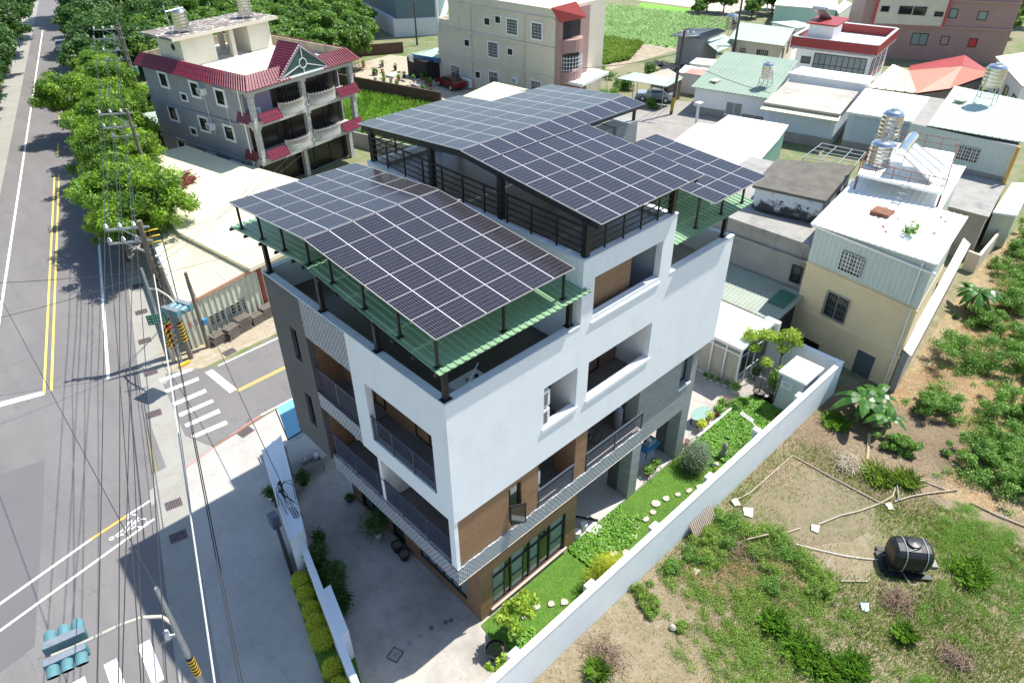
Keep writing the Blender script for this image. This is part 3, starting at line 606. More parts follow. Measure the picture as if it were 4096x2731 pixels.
PF = [(0.68, 1.60, 1), (1.67, 2.1, 0), (2.1, 2.62, 1), (2.69, 3.2, 0), (3.27, 3.78, 1), (3.85, 4.2, 0), (4.2, 4.64, 1)]
for i, (a, b, k) in enumerate(((.68, 1.32, 1), (1.32, 1.6, 0), (1.67, 2.35, 1), (2.35, 2.62, 0), (2.69, 3.2, 1), (3.27, 3.78, 0), (3.85, 4.64, 1))):
    mb = MB(F); mb.box(a, b, .1, .11, .42, 2.02); mb.build('pane', frost if k else glass, w)
    mb = MB(F); mb.box(a, b, .1, .11, 2.09, 2.51); mb.build('pane', glass if k == 0 else frost, w)
    if k: mb = MB(F); mb.box(a, b, .07, .095, 1.18, 1.22); mb.box(b-.04, b, .06, .098, .42, 2.02); mb.build('sash', darksteel, w)
mb = MB(F); mb.box(.5, 4.82, -.08, .04, .27, .345); mb.build('window_sill', paint('pink_granite', (.5, .42, .38), .4, .1, 8), w)
F, _ = frame((0, 8.9), (0, 0)); window(H, F, 5.02, 8.03, .47, 2.58, y=.1, mull=6, pm=frost); window(H, F, .72, 2.28, .07, 2.48, y=.1, mull=2); window(H, F, 3.02, 3.98, .07, 2.38, y=.1)
mb = MB(); mb.box(5.34, 13.25, .02, .4, .046, .14); mb.box(5.34, 13.25, .4, 4.5, .046, .14); mb.build('porch_floor', porchfloor, H)
mb = MB(); mb.box(5.1, 5.34, .25, 3.2, .05, 3.9); mb.box(5.1, 9.0, 3.2, 3.4, .14, 3.9); mb.box(9.0, 9.2, 3.3, 9, .14, 3.9); mb.build('porch_plank_wall', paint('tan_wall_tile', (.33, .23, .15), .6, .1, .8), H)
mb = MB(); mb.box(6.9, 6.98, 3.12, 3.19, .14, 3.4); mb.box(5.4, 8.95, 3.1, 3.19, 2.5, 2.58); mb.build('porch_door_frame', darksteel, H)
mb = MB(); mb.box(8.97, 9.59, .621, 1.2, .14, 3.3); mb.box(12.63, 13.25, .621, 1.2, .14, 3.3); mb.build('stone_pillar', slatedark, H)
mb = MB(); mb.box(X0+.3, 13.2, Y0+.3, 8.9, 6.98, 7.25); mb.box(.25, 8.9, .3, 8.9, 4.0, 4.28); mb.build('ceiling_slab', whitep, H)
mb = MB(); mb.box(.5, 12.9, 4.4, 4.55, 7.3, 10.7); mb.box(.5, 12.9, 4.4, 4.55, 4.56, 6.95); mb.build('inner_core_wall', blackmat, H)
# railings
def railing(parent, a, b, z0, z1, n, posts, m, name='railing', r=.016, top=.03):
    a, b = Vector((*a, 0)), Vector((*b, 0)); mb = MB(); Z = Vector((0, 0, 1))
    for i in range(n): z = z0+.12+(z1-z0-.12)*i/(n-1); mb.bar(a+Z*z, b+Z*z, (top*2 if i == n-1 else r*2), (top*1.6 if i == n-1 else r*2.2))
    for t in posts: p = a.lerp(b, t); mb.bar(p+Z*z0, p+Z*(z1-.01), .05, .05)
    return mb.build(name, m, parent)
railing(H, (X0+.1, 7.65), (X0+.1, 4.9), 7.76, 8.95, 8, (.02, .5, .98), bluesteel)
railing(H, (X0+.05, 4.0), (X0+.05, .46), 7.76, 8.85, 8, (.02, .33, .66, .98), bluesteel)
railing(H, (X0+.12, 7.35), (X0+.12, -.1), 4.62, 5.75, 10, (.01, .2, .4, .6, .8, .99), bluesteel)
railing(H, (2.72, YW), (4.68, YW), 4.66, 5.55, 8, (.02, .98), bluesteel); railing(H, (5.38, YW), (8.95, YW), 4.66, 5.6, 8, (.01, .5, .99), bluesteel)
railing(H, (P0+.13, Y0+.15), (P0+.13, 11.15), 14.43, 15.45, 5, [i/10 for i in range(11)], darksteel); railing(H, (P0+.2, Y0+.13), (P1-.1, Y0+.13), 14.43, 15.45, 5, [i/5 for i in range(6)], darksteel)
railing(H, (P0+.2, 11.15), (P1-.1, 11.15), 14.43, 15.45, 5, [i/4 for i in range(5)], darksteel)
# stair head beyond the deck and rooms under the wide roof
mb = MB(); mb.box(9.42, 12.28, 5.8, Y1, 10.95, 14.0); mb.build('rear_room', whitep, H)
mb = MB(); mb.box(12.3, 13.66, 4.85, 6.5, 10.95, 15.45); mb.box(11.65, 12.29, 5.0, 5.7, 14.0, 15.42); mb.build('lift_head', slate, H)
mb = MB(); mb.box(12.2, 13.6, .2, 4.3, 10.9, 10.96); mb.build('terrace_slab', porchfloor, H)
# ---- canopies and solar arrays
def canopy(name, label, x0, x1, yn, yr, yf, zn, zr, zf, posts, m=canopygreen):
    c = T(name, label, 'canopy', ((x0+x1)/2, yr, zn-1))
    mb = MB(); mb.ribs((x0, yn, zn), (x1, yn, zn), (x1, yr+.1, zr), (x0, yr+.1, zr), .24, .035, 0, .02)
    mb.build('roof_sheet', m, c)
    if yf is not None: mb = MB(); mb.ribs((x1, yf, zf), (x0, yf, zf), (x0, yr, zr), (x1, yr, zr), .24, .035, 0, .02); mb.build('roof_sheet', m, c); mb = MB(); mb.bar((x0, yr+.05, zr+.05), (x1, yr+.05, zr+.05), .5, .03); mb.build('ridge_cap', m, c)
    sl = (zr-zn)/(yr-yn); n = int((yr-yn)/.9)
    for i in range(n+1): y = yn+.15+i*(yr-yn-.3)/n; mb = MB(); mb.bar((x0-.08, y, zn+(y-yn)*sl-.07), (x1+.08, y, zn+(y-yn)*sl-.07), .06, .1); mb.build('purlin', darksteel, c)
    if yf is not None:
        sl2 = (zr-zf)/(yf-yr); n = int((yf-yr)/.9)
        for i in range(n): y = yr+.5+i*(yf-yr-.6)/max(1, n-1); mb = MB(); mb.bar((x0-.08, y, zr-(y-yr)*sl2-.07), (x1+.08, y, zr-(y-yr)*sl2-.07), .06, .1); mb.build('purlin', darksteel, c)
    for (x, y, zb_, zt) in posts: mb = MB(); mb.box(x-.075, x+.075, y-.075, y+.075, zb_+.02, zt); mb.box(x-.16, x+.16, y-.12, y+.12, zb_, zb_+.02); mb.build('post', darksteel, c)
    return c
canopy('steel_canopy', 'green corrugated canopy over the front terrace, beneath the smaller solar array', -1.5, 4.62, -.62, 6.3, 11.5, 13.38, 14.05, 13.5, [(-1.05, -.2, 12.05, 13.35), (-1.05, 3.1, 12.05, 13.65), (-1.05, 6.3, 12.05, 13.9), (-1.05, 9.95, 12.05, 13.6), (4.2, -.1, 12.05, 13.35), (4.2, 3.1, 10.95, 13.65), (4.2, 6.3, 10.95, 13.9), (4.2, 9.9, 10.95, 13.6)])
canopy('steel_canopy', 'green corrugated canopy over the right-hand terrace, below the narrow solar array', 9.6, 14.85, -.35, 4.4, None, 13.1, 13.75, 0, [(13.25, -.1, 12.05, 13.1), (13.25, 4.0, 10.96, 13.6), (9.75, 4.0, 10.96, 13.6)])
mb = MB(); PW, PH = 1.765, 1.05
mb.box(0, PW, 0, .010, -.04, 0); mb.box(0, PW, PH-.010, PH, -.04, 0); mb.box(0, .016, .010, PH-.010, -.04, 0); mb.box(PW-.016, PW, .010, PH-.010, -.04, 0)
mb.face([(.016, .010, -.035), (.016, PH-.010, -.035), (PW-.016, PH-.010, -.035), (PW-.016, .010, -.035)], 2)
mb.face([(.016, .010, -.004), (PW-.016, .010, -.004), (PW-.016, PH-.010, -.004), (.016, PH-.010, -.004)], 1, [(0, 0), (1, 0), (1, 1), (0, 1)])
panel0 = mb.build('solar_panel', [paint('panel_frame', (.50, .49, .49), .4, .05, 3, metal=.2), pvcell, whitep]); panel0.location = (0, 0, 0); first = [True]
me = panel0.data; off = Vector((PW/2, PH/2, -.04)); 
for v in me.vertices: v.co += off-Vector((0, 0, 0))
def add_panels(parent, x0, cols, yA, zA, yB, zB, rows):
    """rows k of cols modules from edge (yA,zA) towards (yB,zB); rows: list of (row index, col0, col1)"""
    d = Vector((0, yB-yA, zB-zA)).normalized(); flip = d.y < 0
    for (k, c0, c1) in rows:
        for c in range(c0, c1):
            o = panel0 if first[0] else panel0.copy()
            if not first[0]: COL.objects.link(o)
            first[0] = False; o.parent = parent
            x = x0+c*1.775; base = Vector((x, yA, zA))+d*(k*1.06)
            if flip: base = base+d*PH; ang = math.atan2(-d.z, -d.y)
            else: ang = math.atan2(d.z, d.y)
            o.location = parent_inv(parent) @ base; o.rotation_euler = (ang, 0, 0)
def array_frame(parent, x0, x1, yA, zA, yB, zB, posts, rail=.09, rise=None):
    for t in (.04, .5, .96):
        y, z = yA+(yB-yA)*t, zA+(zB-zA)*t; mb = MB(); mb.bar((x0+.05, y, z-.1), (x1-.05, y, z-.1), .06, .08); mb.build('rail', galv, parent)
    for (x, y, zb_) in posts:
        z = zA+(zB-zA)*((y-yA)/(yB-yA))-.13; mb = MB(); mb.box(x-.035, x+.035, y-.035, y+.035, zb_+.015, z); mb.box(x-.1, x+.1, y-.07, y+.07, zb_, zb_+.015); mb.box(x-.06, x+.06, y-.05, y+.05, z-.03, z); mb.build('support_post', darksteel, parent)
A1 = T('solar_array', 'smaller two-slope solar array nearest the camera, over the front terrace', 'solar array', (1.1, 5.8, 14.0), group='rooftop solar arrays')
add_panels(A1, -1.5, 3, 5.75, 15.08, -.55, 14.53, [(k, 0, 3) for k in range(6)]); add_panels(A1, -1.5, 3, 5.80, 15.10, 11.03, 14.61, [(k, 0, 3) for k in range(5)])
zc = lambda y: (13.38+(y+.62)*.67/6.92 if y < 6.3 else 14.05-(y-6.3)*.55/5.2)+.04
array_frame(A1, -1.5, 3.82, 5.75, 15.08, -.55, 14.53, [(x, y, zc(y)) for x in (-1.35, 1.1, 3.6) for y in (-.35, 1.3, 3.0, 4.7)])
array_frame(A1, -1.5, 3.82, 5.80, 15.10, 11.03, 14.61, [(x, y, zc(y)) for x in (-1.35, 1.1, 3.6) for y in (6.0, 7.6, 9.2, 10.8)])
A2 = T('solar_array', 'largest solar array, raised on black steel over the tiled roof deck', 'solar array', (8.0, 5.5, 14.2), group='rooftop solar arrays')
add_panels(A2, 4.63, 5, 5.50, 16.35, -.83, 15.77, [(0, 0, 5)]+[(k, 0, 3) for k in range(1, 6)]); add_panels(A2, 4.63, 5, 5.55, 16.37, 11.88, 15.79, [(k, 0, 5) for k in range(4)]+[(4, 0, 3), (5, 0, 3)])
array_frame(A2, 4.63, 9.95, 5.50, 16.35, -.83, 15.77, []); array_frame(A2, 4.63, 9.95, 5.55, 16.37, 11.88, 15.79, [])
for x in (4.72, 7.3, 9.75):
    mb = MB(); mb.bar((x, -.7, 15.62), (x, 5.52, 16.19), .12, .2); mb.bar((x, 5.52, 16.19), (x, 11.7, 15.62), .12, .2); mb.build('rafter', darksteel, A2)
mb = MB(); mb.bar((4.75, 4.4, 16.2), (13.5, 4.4, 16.2), .1, .1); mb.bar((9.9, 9.8, 15.85), (13.5, 9.8, 15.85), .1, .1); mb.bar((13.4, 4.4, 16.2), (13.4, 5.5, 16.25), .1, .1); mb.bar((13.4, 5.5, 16.25), (13.4, 9.7, 15.9), .1, .1); mb.build('beam', darksteel, A2)
for (x, y, zb_) in ((13.5, 4.95, 15.46),): mb = MB(); mb.box(x-.05, x+.05, y-.05, y+.05, zb_, 16.15); mb.build('support_post', darksteel, A2)
for (x, y, zb_) in ((4.72, 11.1, 14.43), (4.72, 7.3, 14.43), (4.72, 3.6, 14.43), (4.72, -.2, 14.43), (9.2, -.2, 14.43), (9.25, 5.5, 14.22), (9.2, 11.1, 14.43), (13.2, 9.6, 10.96)):
    mb = MB(); mb.box(x-.1, x+.1, y-.1, y+.1, zb_, 15.7+(min(y, 11-y))*.075); mb.build('support_post', darksteel, A2)
A3 = T('solar_array', 'narrow lower solar array at the right end, over the green terrace canopy', 'solar array', (12.7, 2, 13.6), group='rooftop solar arrays')
add_panels(A3, 10.97, 2, 4.46, 14.77, -.84, 14.41, [(k, 0, 2) for k in range(5)])
zc3 = lambda y: 13.1+(y+.35)*.65/4.75+.04
array_frame(A3, 10.97, 14.5, 4.46, 14.77, -.84, 14.41, [(x, y, zc3(y)) for x in (11.1, 12.8, 14.3) for y in (-.1, 2.0, 4.1)])
# ================================================================ GARDEN WALLS, FENCE, GATE
GW = T('garden_wall', 'long white garden wall with small piers, between the lawn and the weedy field', 'wall', (10, -3, 0))
mb = MB(); mb.box(-9, 23.1, -3.09, -2.87, 0, 2.2); mb.build('wall', white, GW)
for i in range(-2, 6): x = -.9+i*3.97; mb = MB(); mb.box(x-.22, x+.22, -2.868, -2.62, 0, 2.19); mb.build('pier', white, GW)
mb = MB(); mb.box(-9, 23.12, -3.11, -2.85, 2.202, 2.25); mb.build('coping', whitep, GW)
RW = T('garden_wall', 'short white rear garden wall running past the grey pump shed to the cream house', 'wall', (22.9, 0, 0))
mb = MB(); mb.box(22.86, 23.08, -2.849, 4.6, 0, 2.2); mb.box(22.84, 23.1, -2.849, 4.6, 2.202, 2.25); mb.build('wall', white, RW)
BW = T('garden_wall', 'white yard wall joining the gate block to the base of the stone tower', 'wall', (-.5, 12.3, 0))
mb = MB(); mb.box(-1.3, 3.0, 12.2, 12.42, 0, 1.95); mb.build('wall', white, BW); mb = MB(); mb.box(-1.35, 3.0, 12.17, 12.45, 1.952, 2.0); mb.build('coping', aluminium, BW)
fx = lambda y: -4.35+.27*(y-4)
FW = T('fence_wall', 'low white boundary wall with a sloped top beside the round golden hedge', 'wall', (-4.5, 3, 0))
mb = MB(); mb.prism([(fx(6.9)-.12, 6.9), (fx(6.9)+.12, 6.9), (fx(-8)+.12, -8), (fx(-8)-.12, -8)], 0, 1.75); mb.build('wall', white, FW)
for (a, b) in ((4.35, 2.2), (-.1, -2.2)): mb = MB(); mb.prism([(fx(a)+.121, a), (fx(a)+.42, a), (fx(b)+.42, b), (fx(b)+.121, b)], 0, 1.74); mb.build('pier', white, FW)
GP = T('gate_block', 'thick white gate block with a grooved top, service cables and a meter box', 'gate', (-2.8, 9.6, 0))
pa, pb, pc_, pd = Vector((-2.42, 12.2)), Vector((-1.28, 12.5)), Vector((-3.35, 6.9)), Vector((-4.1, 6.7))
mb = MB(); mb.prism([pa, pb, pc_, pd], 0, 2.38); mb.build('block', white, GP)
lp = lambda t, s_: (pa.lerp(pb, t)).lerp(pd.lerp(pc_, t), s_)
for t0, t1, s1, h in ((.52, .60, 1, .07), (.92, 1.0, 1, .05), (0, .07, 1, .05)):
    mb = MB(); mb.prism([lp(t0, 0), lp(t1, 0), lp(t1, .7 if t0 == .52 else 1), lp(t0, .7 if t0 == .52 else 1)], 2.382, 2.38+h); mb.build('top_rib', whitep, GP)
mb = MB(); mb.prism([(-4.02, 8.2), (-3.86, 8.25), (-4.2, 7.0), (-4.36, 6.95)], .1, 1.9); mb.build('gate_leaf', paint('dark_brown_steel', (.03, .022, .02), .5, .1, 3), GP)
mb = MB(); mb.box(-3.98, -3.62, 8.62, 9.0, 1.3, 2.0); mb.build('meter_box', paint('grey_box', (.12, .13, .17), .5, .1, 3), GP)
mb = MB(); rg = random.Random(3)
for k in range(9):
    a = Vector((-2.9+rg.uniform(-.2, .2), 9.4, 2.75)); b = Vector((-3.05+rg.uniform(-.5, .3), 8.2+rg.uniform(-.3, .5), 2.42)); c_ = (a+b)/2+Vector((rg.uniform(-.35, .35), rg.uniform(-.3, .3), rg.uniform(.0, .3)))
    mb.tube([a, (a+c_)/2+Vector((0, 0, .05)), c_, (b+c_)/2, b], .014, 5)
for x, y in ((-2.95, 9.35), (-3.1, 8.9), (-3.6, 8.7)): mb.cyl((x, y, 2.38), (x, y, 2.95), .04); mb.cyl((x, y, 2.95), (x-.15, y-.12, 2.95), .05)
for k in range(4): mb.cyl((-3.25+k*.09, 8.3-k*.08, 2.4), (-3.35+k*.09, 7.6-k*.05, 2.41), .02)
mb.build('service_cables', [blackp], GP)
# awning outside the wall
AW = T('awning', 'pale blue polycarbonate awning on a dark green post outside the yard wall', 'awning', (-.3, 12.9, 0))
mb = MB(); mb.ribs((-1.2, 12.0, 2.45), (1.0, 12.2, 2.45), (1.0, 14.3, 2.6), (-.5, 14.2, 2.6), .5, .01, 0, .02); mb.build('sheet', bluepoly, AW)
mb = MB(); mb.cyl((-.5, 12.55, 0), (-.5, 12.55, 2.43), .035); mb.bar((-.62, 14.15, 2.55), (-1.2, 12.0, 2.41), .05); mb.bar((1, 12.15, 2.41), (-1.2, 12.0, 2.41), .05); mb.build('post', darksteel, AW)
# ---- lawns
lawn = [(.0, -2.86), (.35, -2.05), (-.05, -1.75), (-.3, -.9), (-.15, -.1), (5.3, -.02), (9, 0), (13.2, 0), (15.0, .0), (18.9, .42), (19.7, -.3), (19.8, -1.9), (19.5, -2.86)]
sheet('lawn', lawn, .07, lawnsoil)
st2 = [(-2.9, 7.1), (-3.35, 5.64), (-3.67, 4.42), (-4.24, 2.64), (-4.85, 1.1), (-5.6, -1.5), (fx(-1.5)+.2, -1.5), (fx(6.8)+.15, 6.8)]; sheet('lawn_strip', st2, .06, lawnsoil)
st3 = [(fx(6.5)-.14, 6.5), (fx(6.5)-.85, 6.6), (fx(0)-.95, 0), (fx(-4)-1, -4), (fx(-4)-.14, -4)]; sheet('hedge_bed', st3, .06, lawnsoil)
tag(blades('lawn_grass', leaf_grass, lawn, 80000, .028, .012, 3, z=.07), 'short bright green grass of the garden lawn', 'grass', kind='stuff')
tag(blades('lawn_grass', leaf_grass, st2, 12000, .04, .015, 4, z=.06), 'narrow strip of grass along the inside of the low white wall', 'grass', kind='stuff')
tag(blades('lawn_grass', leaf_grass, st3, 6000, .06, .02, 5, z=.06), 'grass beneath the round golden hedge', 'grass', kind='stuff')
ivy = lambda P, rg: (((P[:, 0] > 4.9) & (P[:, 0] < 8.6+.5*np.sin(P[:, 1]*3)) & (P[:, 1] > -1.5-.25*np.sin(P[:, 0]*2))) | ((P[:, 0] > 14.2) & (vnoise(P, 1.1, 2) > -.75)) | ((P[:, 0] < 1.2) & (P[:, 1] < -1.5))) & (rg.rand(len(P)) < .9)
def flatleaves(name, m, poly, n, size, z, seed, mask):
    rg = np.random.RandomState(seed); xs = [p[0] for p in poly]; ys = [p[1] for p in poly]; P = np.stack([rg.uniform(min(xs), max(xs), n), rg.uniform(min(ys), max(ys), n)], 1)
    P = P[inpoly(P, poly)]; P = P[mask(P, rg)]; n = len(P); C = np.column_stack([P, z+.03+.1*rg.rand(n)*(1+.5*vnoise(P, 2, seed))]); nr = rg.normal(size=(n, 3))*.35+np.array([0, 0, 1]); nr /= np.linalg.norm(nr, axis=1)[:, None]
    a = np.cross(nr, rg.normal(size=(n, 3))); a /= np.linalg.norm(a, axis=1)[:, None]; b = np.cross(nr, a); s_ = size*(.5+rg.rand(n))[:, None]; a = a*s_; b = b*s_*.8
    V = np.stack([C-a, C-b, C+a, C+b], 1).reshape(-1, 3); t = np.clip(.6*rg.rand(n)+.4*(.5+.5*vnoise(P, 3, 1)), 0, 1); return npmesh(name, V, 4, m, np.repeat(np.stack([t, rg.rand(n)], 1), 4, 0))
tag(flatleaves('ground_ivy', leaf_ivy, lawn, 45000, .045, .08, 8, ivy), 'leafy green ground cover spreading over parts of the lawn', 'ground cover', kind='stuff')
ss = [(1.96, -1.07), (2.48, -1.38), (2.92, -1.7), (1.32, -1.07), (.71, -.87), (6.16, -1.56), (6.56, -1.91), (7.43, -1.58), (7.96, -1.32), (8.63, -1.32), (9.18, -1.33), (9.7, -1.12), (10.28, -1.27), (10.87, -1.5), (11.46, -1.72), (12.0, -1.96), (13.76, -1.65)]
nth = ['first', 'second', 'third', 'fourth', 'fifth', 'sixth', 'seventh', 'eighth', 'ninth', 'tenth', 'eleventh', 'twelfth', 'thirteenth', 'fourteenth', 'fifteenth', 'sixteenth', 'seventeenth', 'eighteenth', 'nineteenth', 'twentieth']
order = sorted(range(len(ss)), key=lambda i: ss[i][0]); rg = random.Random(5)
for rank, i in enumerate(order):
    x, y = ss[i]; mb = MB(); n = 7; r0 = rg.uniform(.15, .21); el = rg.uniform(.65, 1); pa_ = [(x+r0*math.cos(k*6.283/n+.3)*rg.uniform(.8, 1.25), y+el*r0*math.sin(k*6.283/n+.3)*rg.uniform(.8, 1.2)) for k in range(n)]; mb.prism(pa_, .05, .14)
    tag(mb.build('stepping_stone', stonep), 'pale flat stepping stone, %s from the house corner along the lawn path' % nth[rank], 'stepping stone', 'stepping stones across the lawn')
# ================================================================ PLANTS
def plant(name, label, cat, loc, clumps, n, size, m, stems=(), group=None, seed=1, stem_m=None, rz=0, aspect=.5, up=.4, shell=.4, crown='foliage', droop=0, stemname='stem', cvar=.55):
    t = T(name, label, cat, loc, rz, group)
    o = leaves(crown, m, clumps, n, size, t, aspect, up, seed, shell, cvar, droop=droop)
    if stems:
        mb = MB()
        for s_ in stems: mb.cyl(s_[0], s_[1], s_[2], s_[3], 7)
        st_ = mb.build('tmp', stem_m or bark); st_.name = stemname
        st_.parent = t; st_.location = st_.location
    return t
def fixlocal(o, M):  # mesh built in local space of its thing
    return o
def tree(name, label, loc, h, r, m, n, leaf, seed, group=None, trunk=.18, squash=.75, nc=34, low=.35, cat='tree', aspect=.45, up=.5, rz=0, shell=.5, cvar=.55, cs=.85):
    rg = random.Random(seed); cl = []
    for i in range(nc):
        a = rg.uniform(0, 6.283); e = math.asin(rg.uniform(-.35, 1)); k = rg.uniform(.5, 1.0)
        cl.append((r*k*math.cos(e)*math.cos(a), r*k*math.cos(e)*math.sin(a), h-r*squash+r*squash*k*math.sin(e)-.1, r*rg.uniform(.18, .40)*cs, r*rg.uniform(.14, .28)*cs))
    for i in range(nc//4): cl.append((rg.uniform(-.4, .4)*r, rg.uniform(-.4, .4)*r, h-r*squash+rg.uniform(-.3, .3)*r, r*.3, r*.25))
    base = Vector((0, 0, h*low)); stems = [((0, 0, 0), tuple(base), trunk, trunk*.75)]
    for i in range(0, nc, 3): c = Vector(cl[i][:3]); mid = base.lerp(c, .5)+Vector((0, 0, -.12*r)); stems += [(tuple(base), tuple(mid), trunk*.45, trunk*.25), (tuple(mid), tuple(c), trunk*.25, trunk*.08)]
    return plant(name, label, cat, loc, cl, n, leaf, m, stems, group, seed, rz=rz, aspect=aspect, up=up, shell=shell, crown='crown', stemname='trunk', cvar=cvar)
# garden things
tree('lychee_tree', 'young tree with drooping lime leaves on the lawn beside the window wall', (.5, -1.55, .05), 2.3, .85, leaf_lime, 1500, .10, 11, None, .03, .7, 16, .35, up=.2)
tree('sapling', 'small lime-leaved sapling at the concrete edge by the near end of the garden wall', (-1.2, -2.3, .05), 1.5, .42, leaf_lime, 700, .08, 12, None, .02, .9, 10, .35)
plant('golden_shrub', 'feathery bright yellow shrub between the lawn and the garden wall', 'shrub', (4.55, -2.2, .05), [(0, 0, 1.1, .6), (.45, .3, .8, .5), (-.4, .2, .75, .45), (.1, -.1, 1.5, .45), (.7, -.1, 1.1, .45), (-.3, -.2, .5, .4)], 6500, .055, leaf_yellow, [((0, 0, 0), (0, 0, 1), .03, .015)], seed=13, aspect=.18, shell=.2)
plant('olive_shrub', 'large round silvery green shrub beside the right stone pillar', 'shrub', (12.9, -.95, .05), [(0, 0, .75, .85, .7), (.1, .05, .9, .8, .7), (-.25, -.2, .6, .6, .5), (.35, .1, .6, .6, .5)], 9000, .05, leaf_olive, [((0, 0, 0), (0, 0, .6), .04, .02)], seed=14, aspect=.3, shell=.25)
for i, (x, y, r, lab) in enumerate(((13.25, -2.1, .32, 'low lime shrub at the foot of the garden wall, near the large silvery shrub'), (14.9, -2.35, .45, 'green shrub against the garden wall under the solar lamp'), (15.9, -2.3, .5, 'spreading green shrub behind the solar lamp against the wall'), (14.1, -2.5, .3, 'small leafy shrub squeezed between garden wall and stone lantern'), (18.2, .0, .35, 'low bushy plant at the lawn corner by the terracotta dish'), (4.9, -2.55, .25, 'tiny green shrub at the foot of the wall beside the yellow shrub'))):
    plant('low_shrub', lab, 'shrub', (x, y, .05), [(0, 0, r*.6, r, r*.7), (r*.4, .1, r*.5, r*.6)], 900, .06, [leaf_lime, leaf_shrub, leaf_shrub, leaf_weed, leaf_shrub, leaf_lime][i], seed=20+i, group='low shrubs along the garden wall')
for i, (y, r) in enumerate(((6.35, .40), (5.65, .38), (4.9, .36), (4.2, .41), (3.45, .46), (2.2, .40), (1.25, .48), (.35, .46), (-.5, .45))):
    plant('hedge_ball', 'clipped round golden-green hedge ball outside the white wall, %s from the gate' % nth[i], 'hedge', (fx(y)-.5, y, .06), [(0, 0, r*.8, r*.86, r*.8)], 3800, .03, leaf_hedge, seed=40+i, group='clipped hedge balls beside the low wall', shell=.86, aspect=.6, cvar=0)
for i, (x, y, h) in enumerate(((-3.35, 6.5, 1.6), (-3.6, 5.6, 1.2), (-3.3, 5.2, 1.5), (-3.75, 4.3, .7))):
    plant('oleander', ['tall dark narrow-leaved bush next to the gate block', 'low dark bush half hidden behind the boundary wall', 'wide dark bush leaning over the shaded yard', 'small dark bush at the far end of the shaded grass strip'][i], 'shrub', (x, y, .05), [(0, 0, h*.5, .5, h*.45), (.25, .1, h*.7, .35), (-.2, -.2, h*.4, .35)], 1300, .11, leaf_dark, [((0, 0, 0), (0, 0, h*.6), .03, .01)], seed=60+i, aspect=.22, group='dark bushes in the shaded grass strip')
def pot(lab, x, y, r, h, m, z=.046, leaf=None, lh=.4, n=260, size=.07, seed=0, group='potted plants around the house', lr=None, aspect=.4, name='potted_plant', cat='potted plant'):
    t = T(name, lab, cat, (x, y, z), 0, group); mb = MB(); mb.lathe((x, y, z), [(0, 0), (r*.72, 0), (r, h), (r*1.08, h), (r*1.08, h*.92)], 14); mb.lathe((x, y, z), [(r*.93, h*.85), (0, h*.86)], 14, 1); mb.build('pot', [m, cement_dark], t, True)
    if leaf: leaves('foliage', leaf, [(0, 0, h+lh*.5, lr or r*1.4, lh*.5), (.05, .03, h+lh*.3, (lr or r*1.4)*.7, lh*.3)], n, size, t, aspect, .5, 100+seed, .2)
    return t
pot('spiky plant in a small white pot outside, left of the gate block', -2.85, 11.45, .14, .28, whitepot, .04, leaf_dark, .6, 120, .3, 1, lr=.22, aspect=.1)
pot('leafy dark plant in a pale pot against the inside of the gate block', -1.35, 11.0, .17, .3, stonep, .046, leaf_dark, .9, 500, .1, 2, lr=.35)
pot('feathery palm in a white pot against the shaded house wall', -.5, 6.3, .2, .35, whitepot, .046, leaf_dark, 1.1, 420, .28, 3, lr=.75, aspect=.08)
pot('green bush in an orange pot beside the gate block', -2.65, 7.45, .17, .28, redp, .046, leaf_dark, .9, 600, .08, 4, lr=.3)
pot('dark plant basket standing by the doorway in the shade', -.25, 8.9, .2, .2, blackp, .046, leaf_dark, .15, 120, .06, 5)
pot('empty black plastic tub at the house wall, next to its twin', -.35, 5.05, .24, .4, blackp, group=None, name='plant_tub', cat='tub'); pot('black plastic tub with soil in front of its twin by the wall', -.38, 4.5, .24, .36, blackp, group=None, name='plant_tub', cat='tub')
pot('big black glazed tub with a small green plant at the concrete corner', -.6, -1.45, .36, .5, paint('black_glaze', (.025, .022, .02), .35, .2, 3), .046, leaf_shrub, .12, 60, .07, 6, lr=.2)
for i, (x, y) in enumerate(((19.25, 2.62), (19.3, 2.25), (19.38, 1.85), (19.45, 1.4))): pot('small white pot of greenery by the glass lean-to, %s from the house' % nth[i], x, y, .14, .2, whitepot, .046, leaf_shrub, .22, 260, .04, 10+i, 'white pots in front of the glass lean-to')
for i, (x, y, r, m, lf, lab) in enumerate(((15.4, .3, .14, whitepot, leaf_yellow, 'yellow-leaved plant in a pale pot at the near end of the planter row'), (16.2, .42, .13, stonep, leaf_yellow, 'yellow plant behind the glass garden table'), (17.0, .35, .14, terra, leaf_shrub, 'green bush with many stems in the middle of the planter row'), (17.6, .5, .14, terra, leaf_shrub, 'tall leafy potted bush next to the terracotta dish'), (18.2, .55, .26, terra, None, 'wide terracotta dish at the lawn edge'), (19.3, .75, .15, whitepot, leaf_shrub, 'leafy climber in a pot at the corner of the glass lean-to'), (14.0, .2, .13, orangep, None, 'orange bucket beside the right stone pillar'), (10.8, .2, .11, terra, leaf_shrub, 'red-flowering pot at the porch edge, left one of two'), (11.4, .25, .1, terra, leaf_shrub, 'small leafy pot at the porch edge, right one of two'), (19.9, -.35, .33, blackp, None, 'large black tub under the small lime tree'), (20.4, -1.3, .3, whitepot, None, 'white barrel pot in front of the pump shed'), (21.4, .7, .26, whitepot, leaf_dark, 'white pot with red-leaved plant beside the lean-to corner'), (13.1, .35, .12, orangep, None, 'small orange pot half hidden by the stone pillar'))):
    pot(lab, x, y, r, .26 if r < .3 else .42, m, .07 if y < .4 else .046, lf, .45, 420, .07, 30+i, 'potted plants around the house', lr=.3)
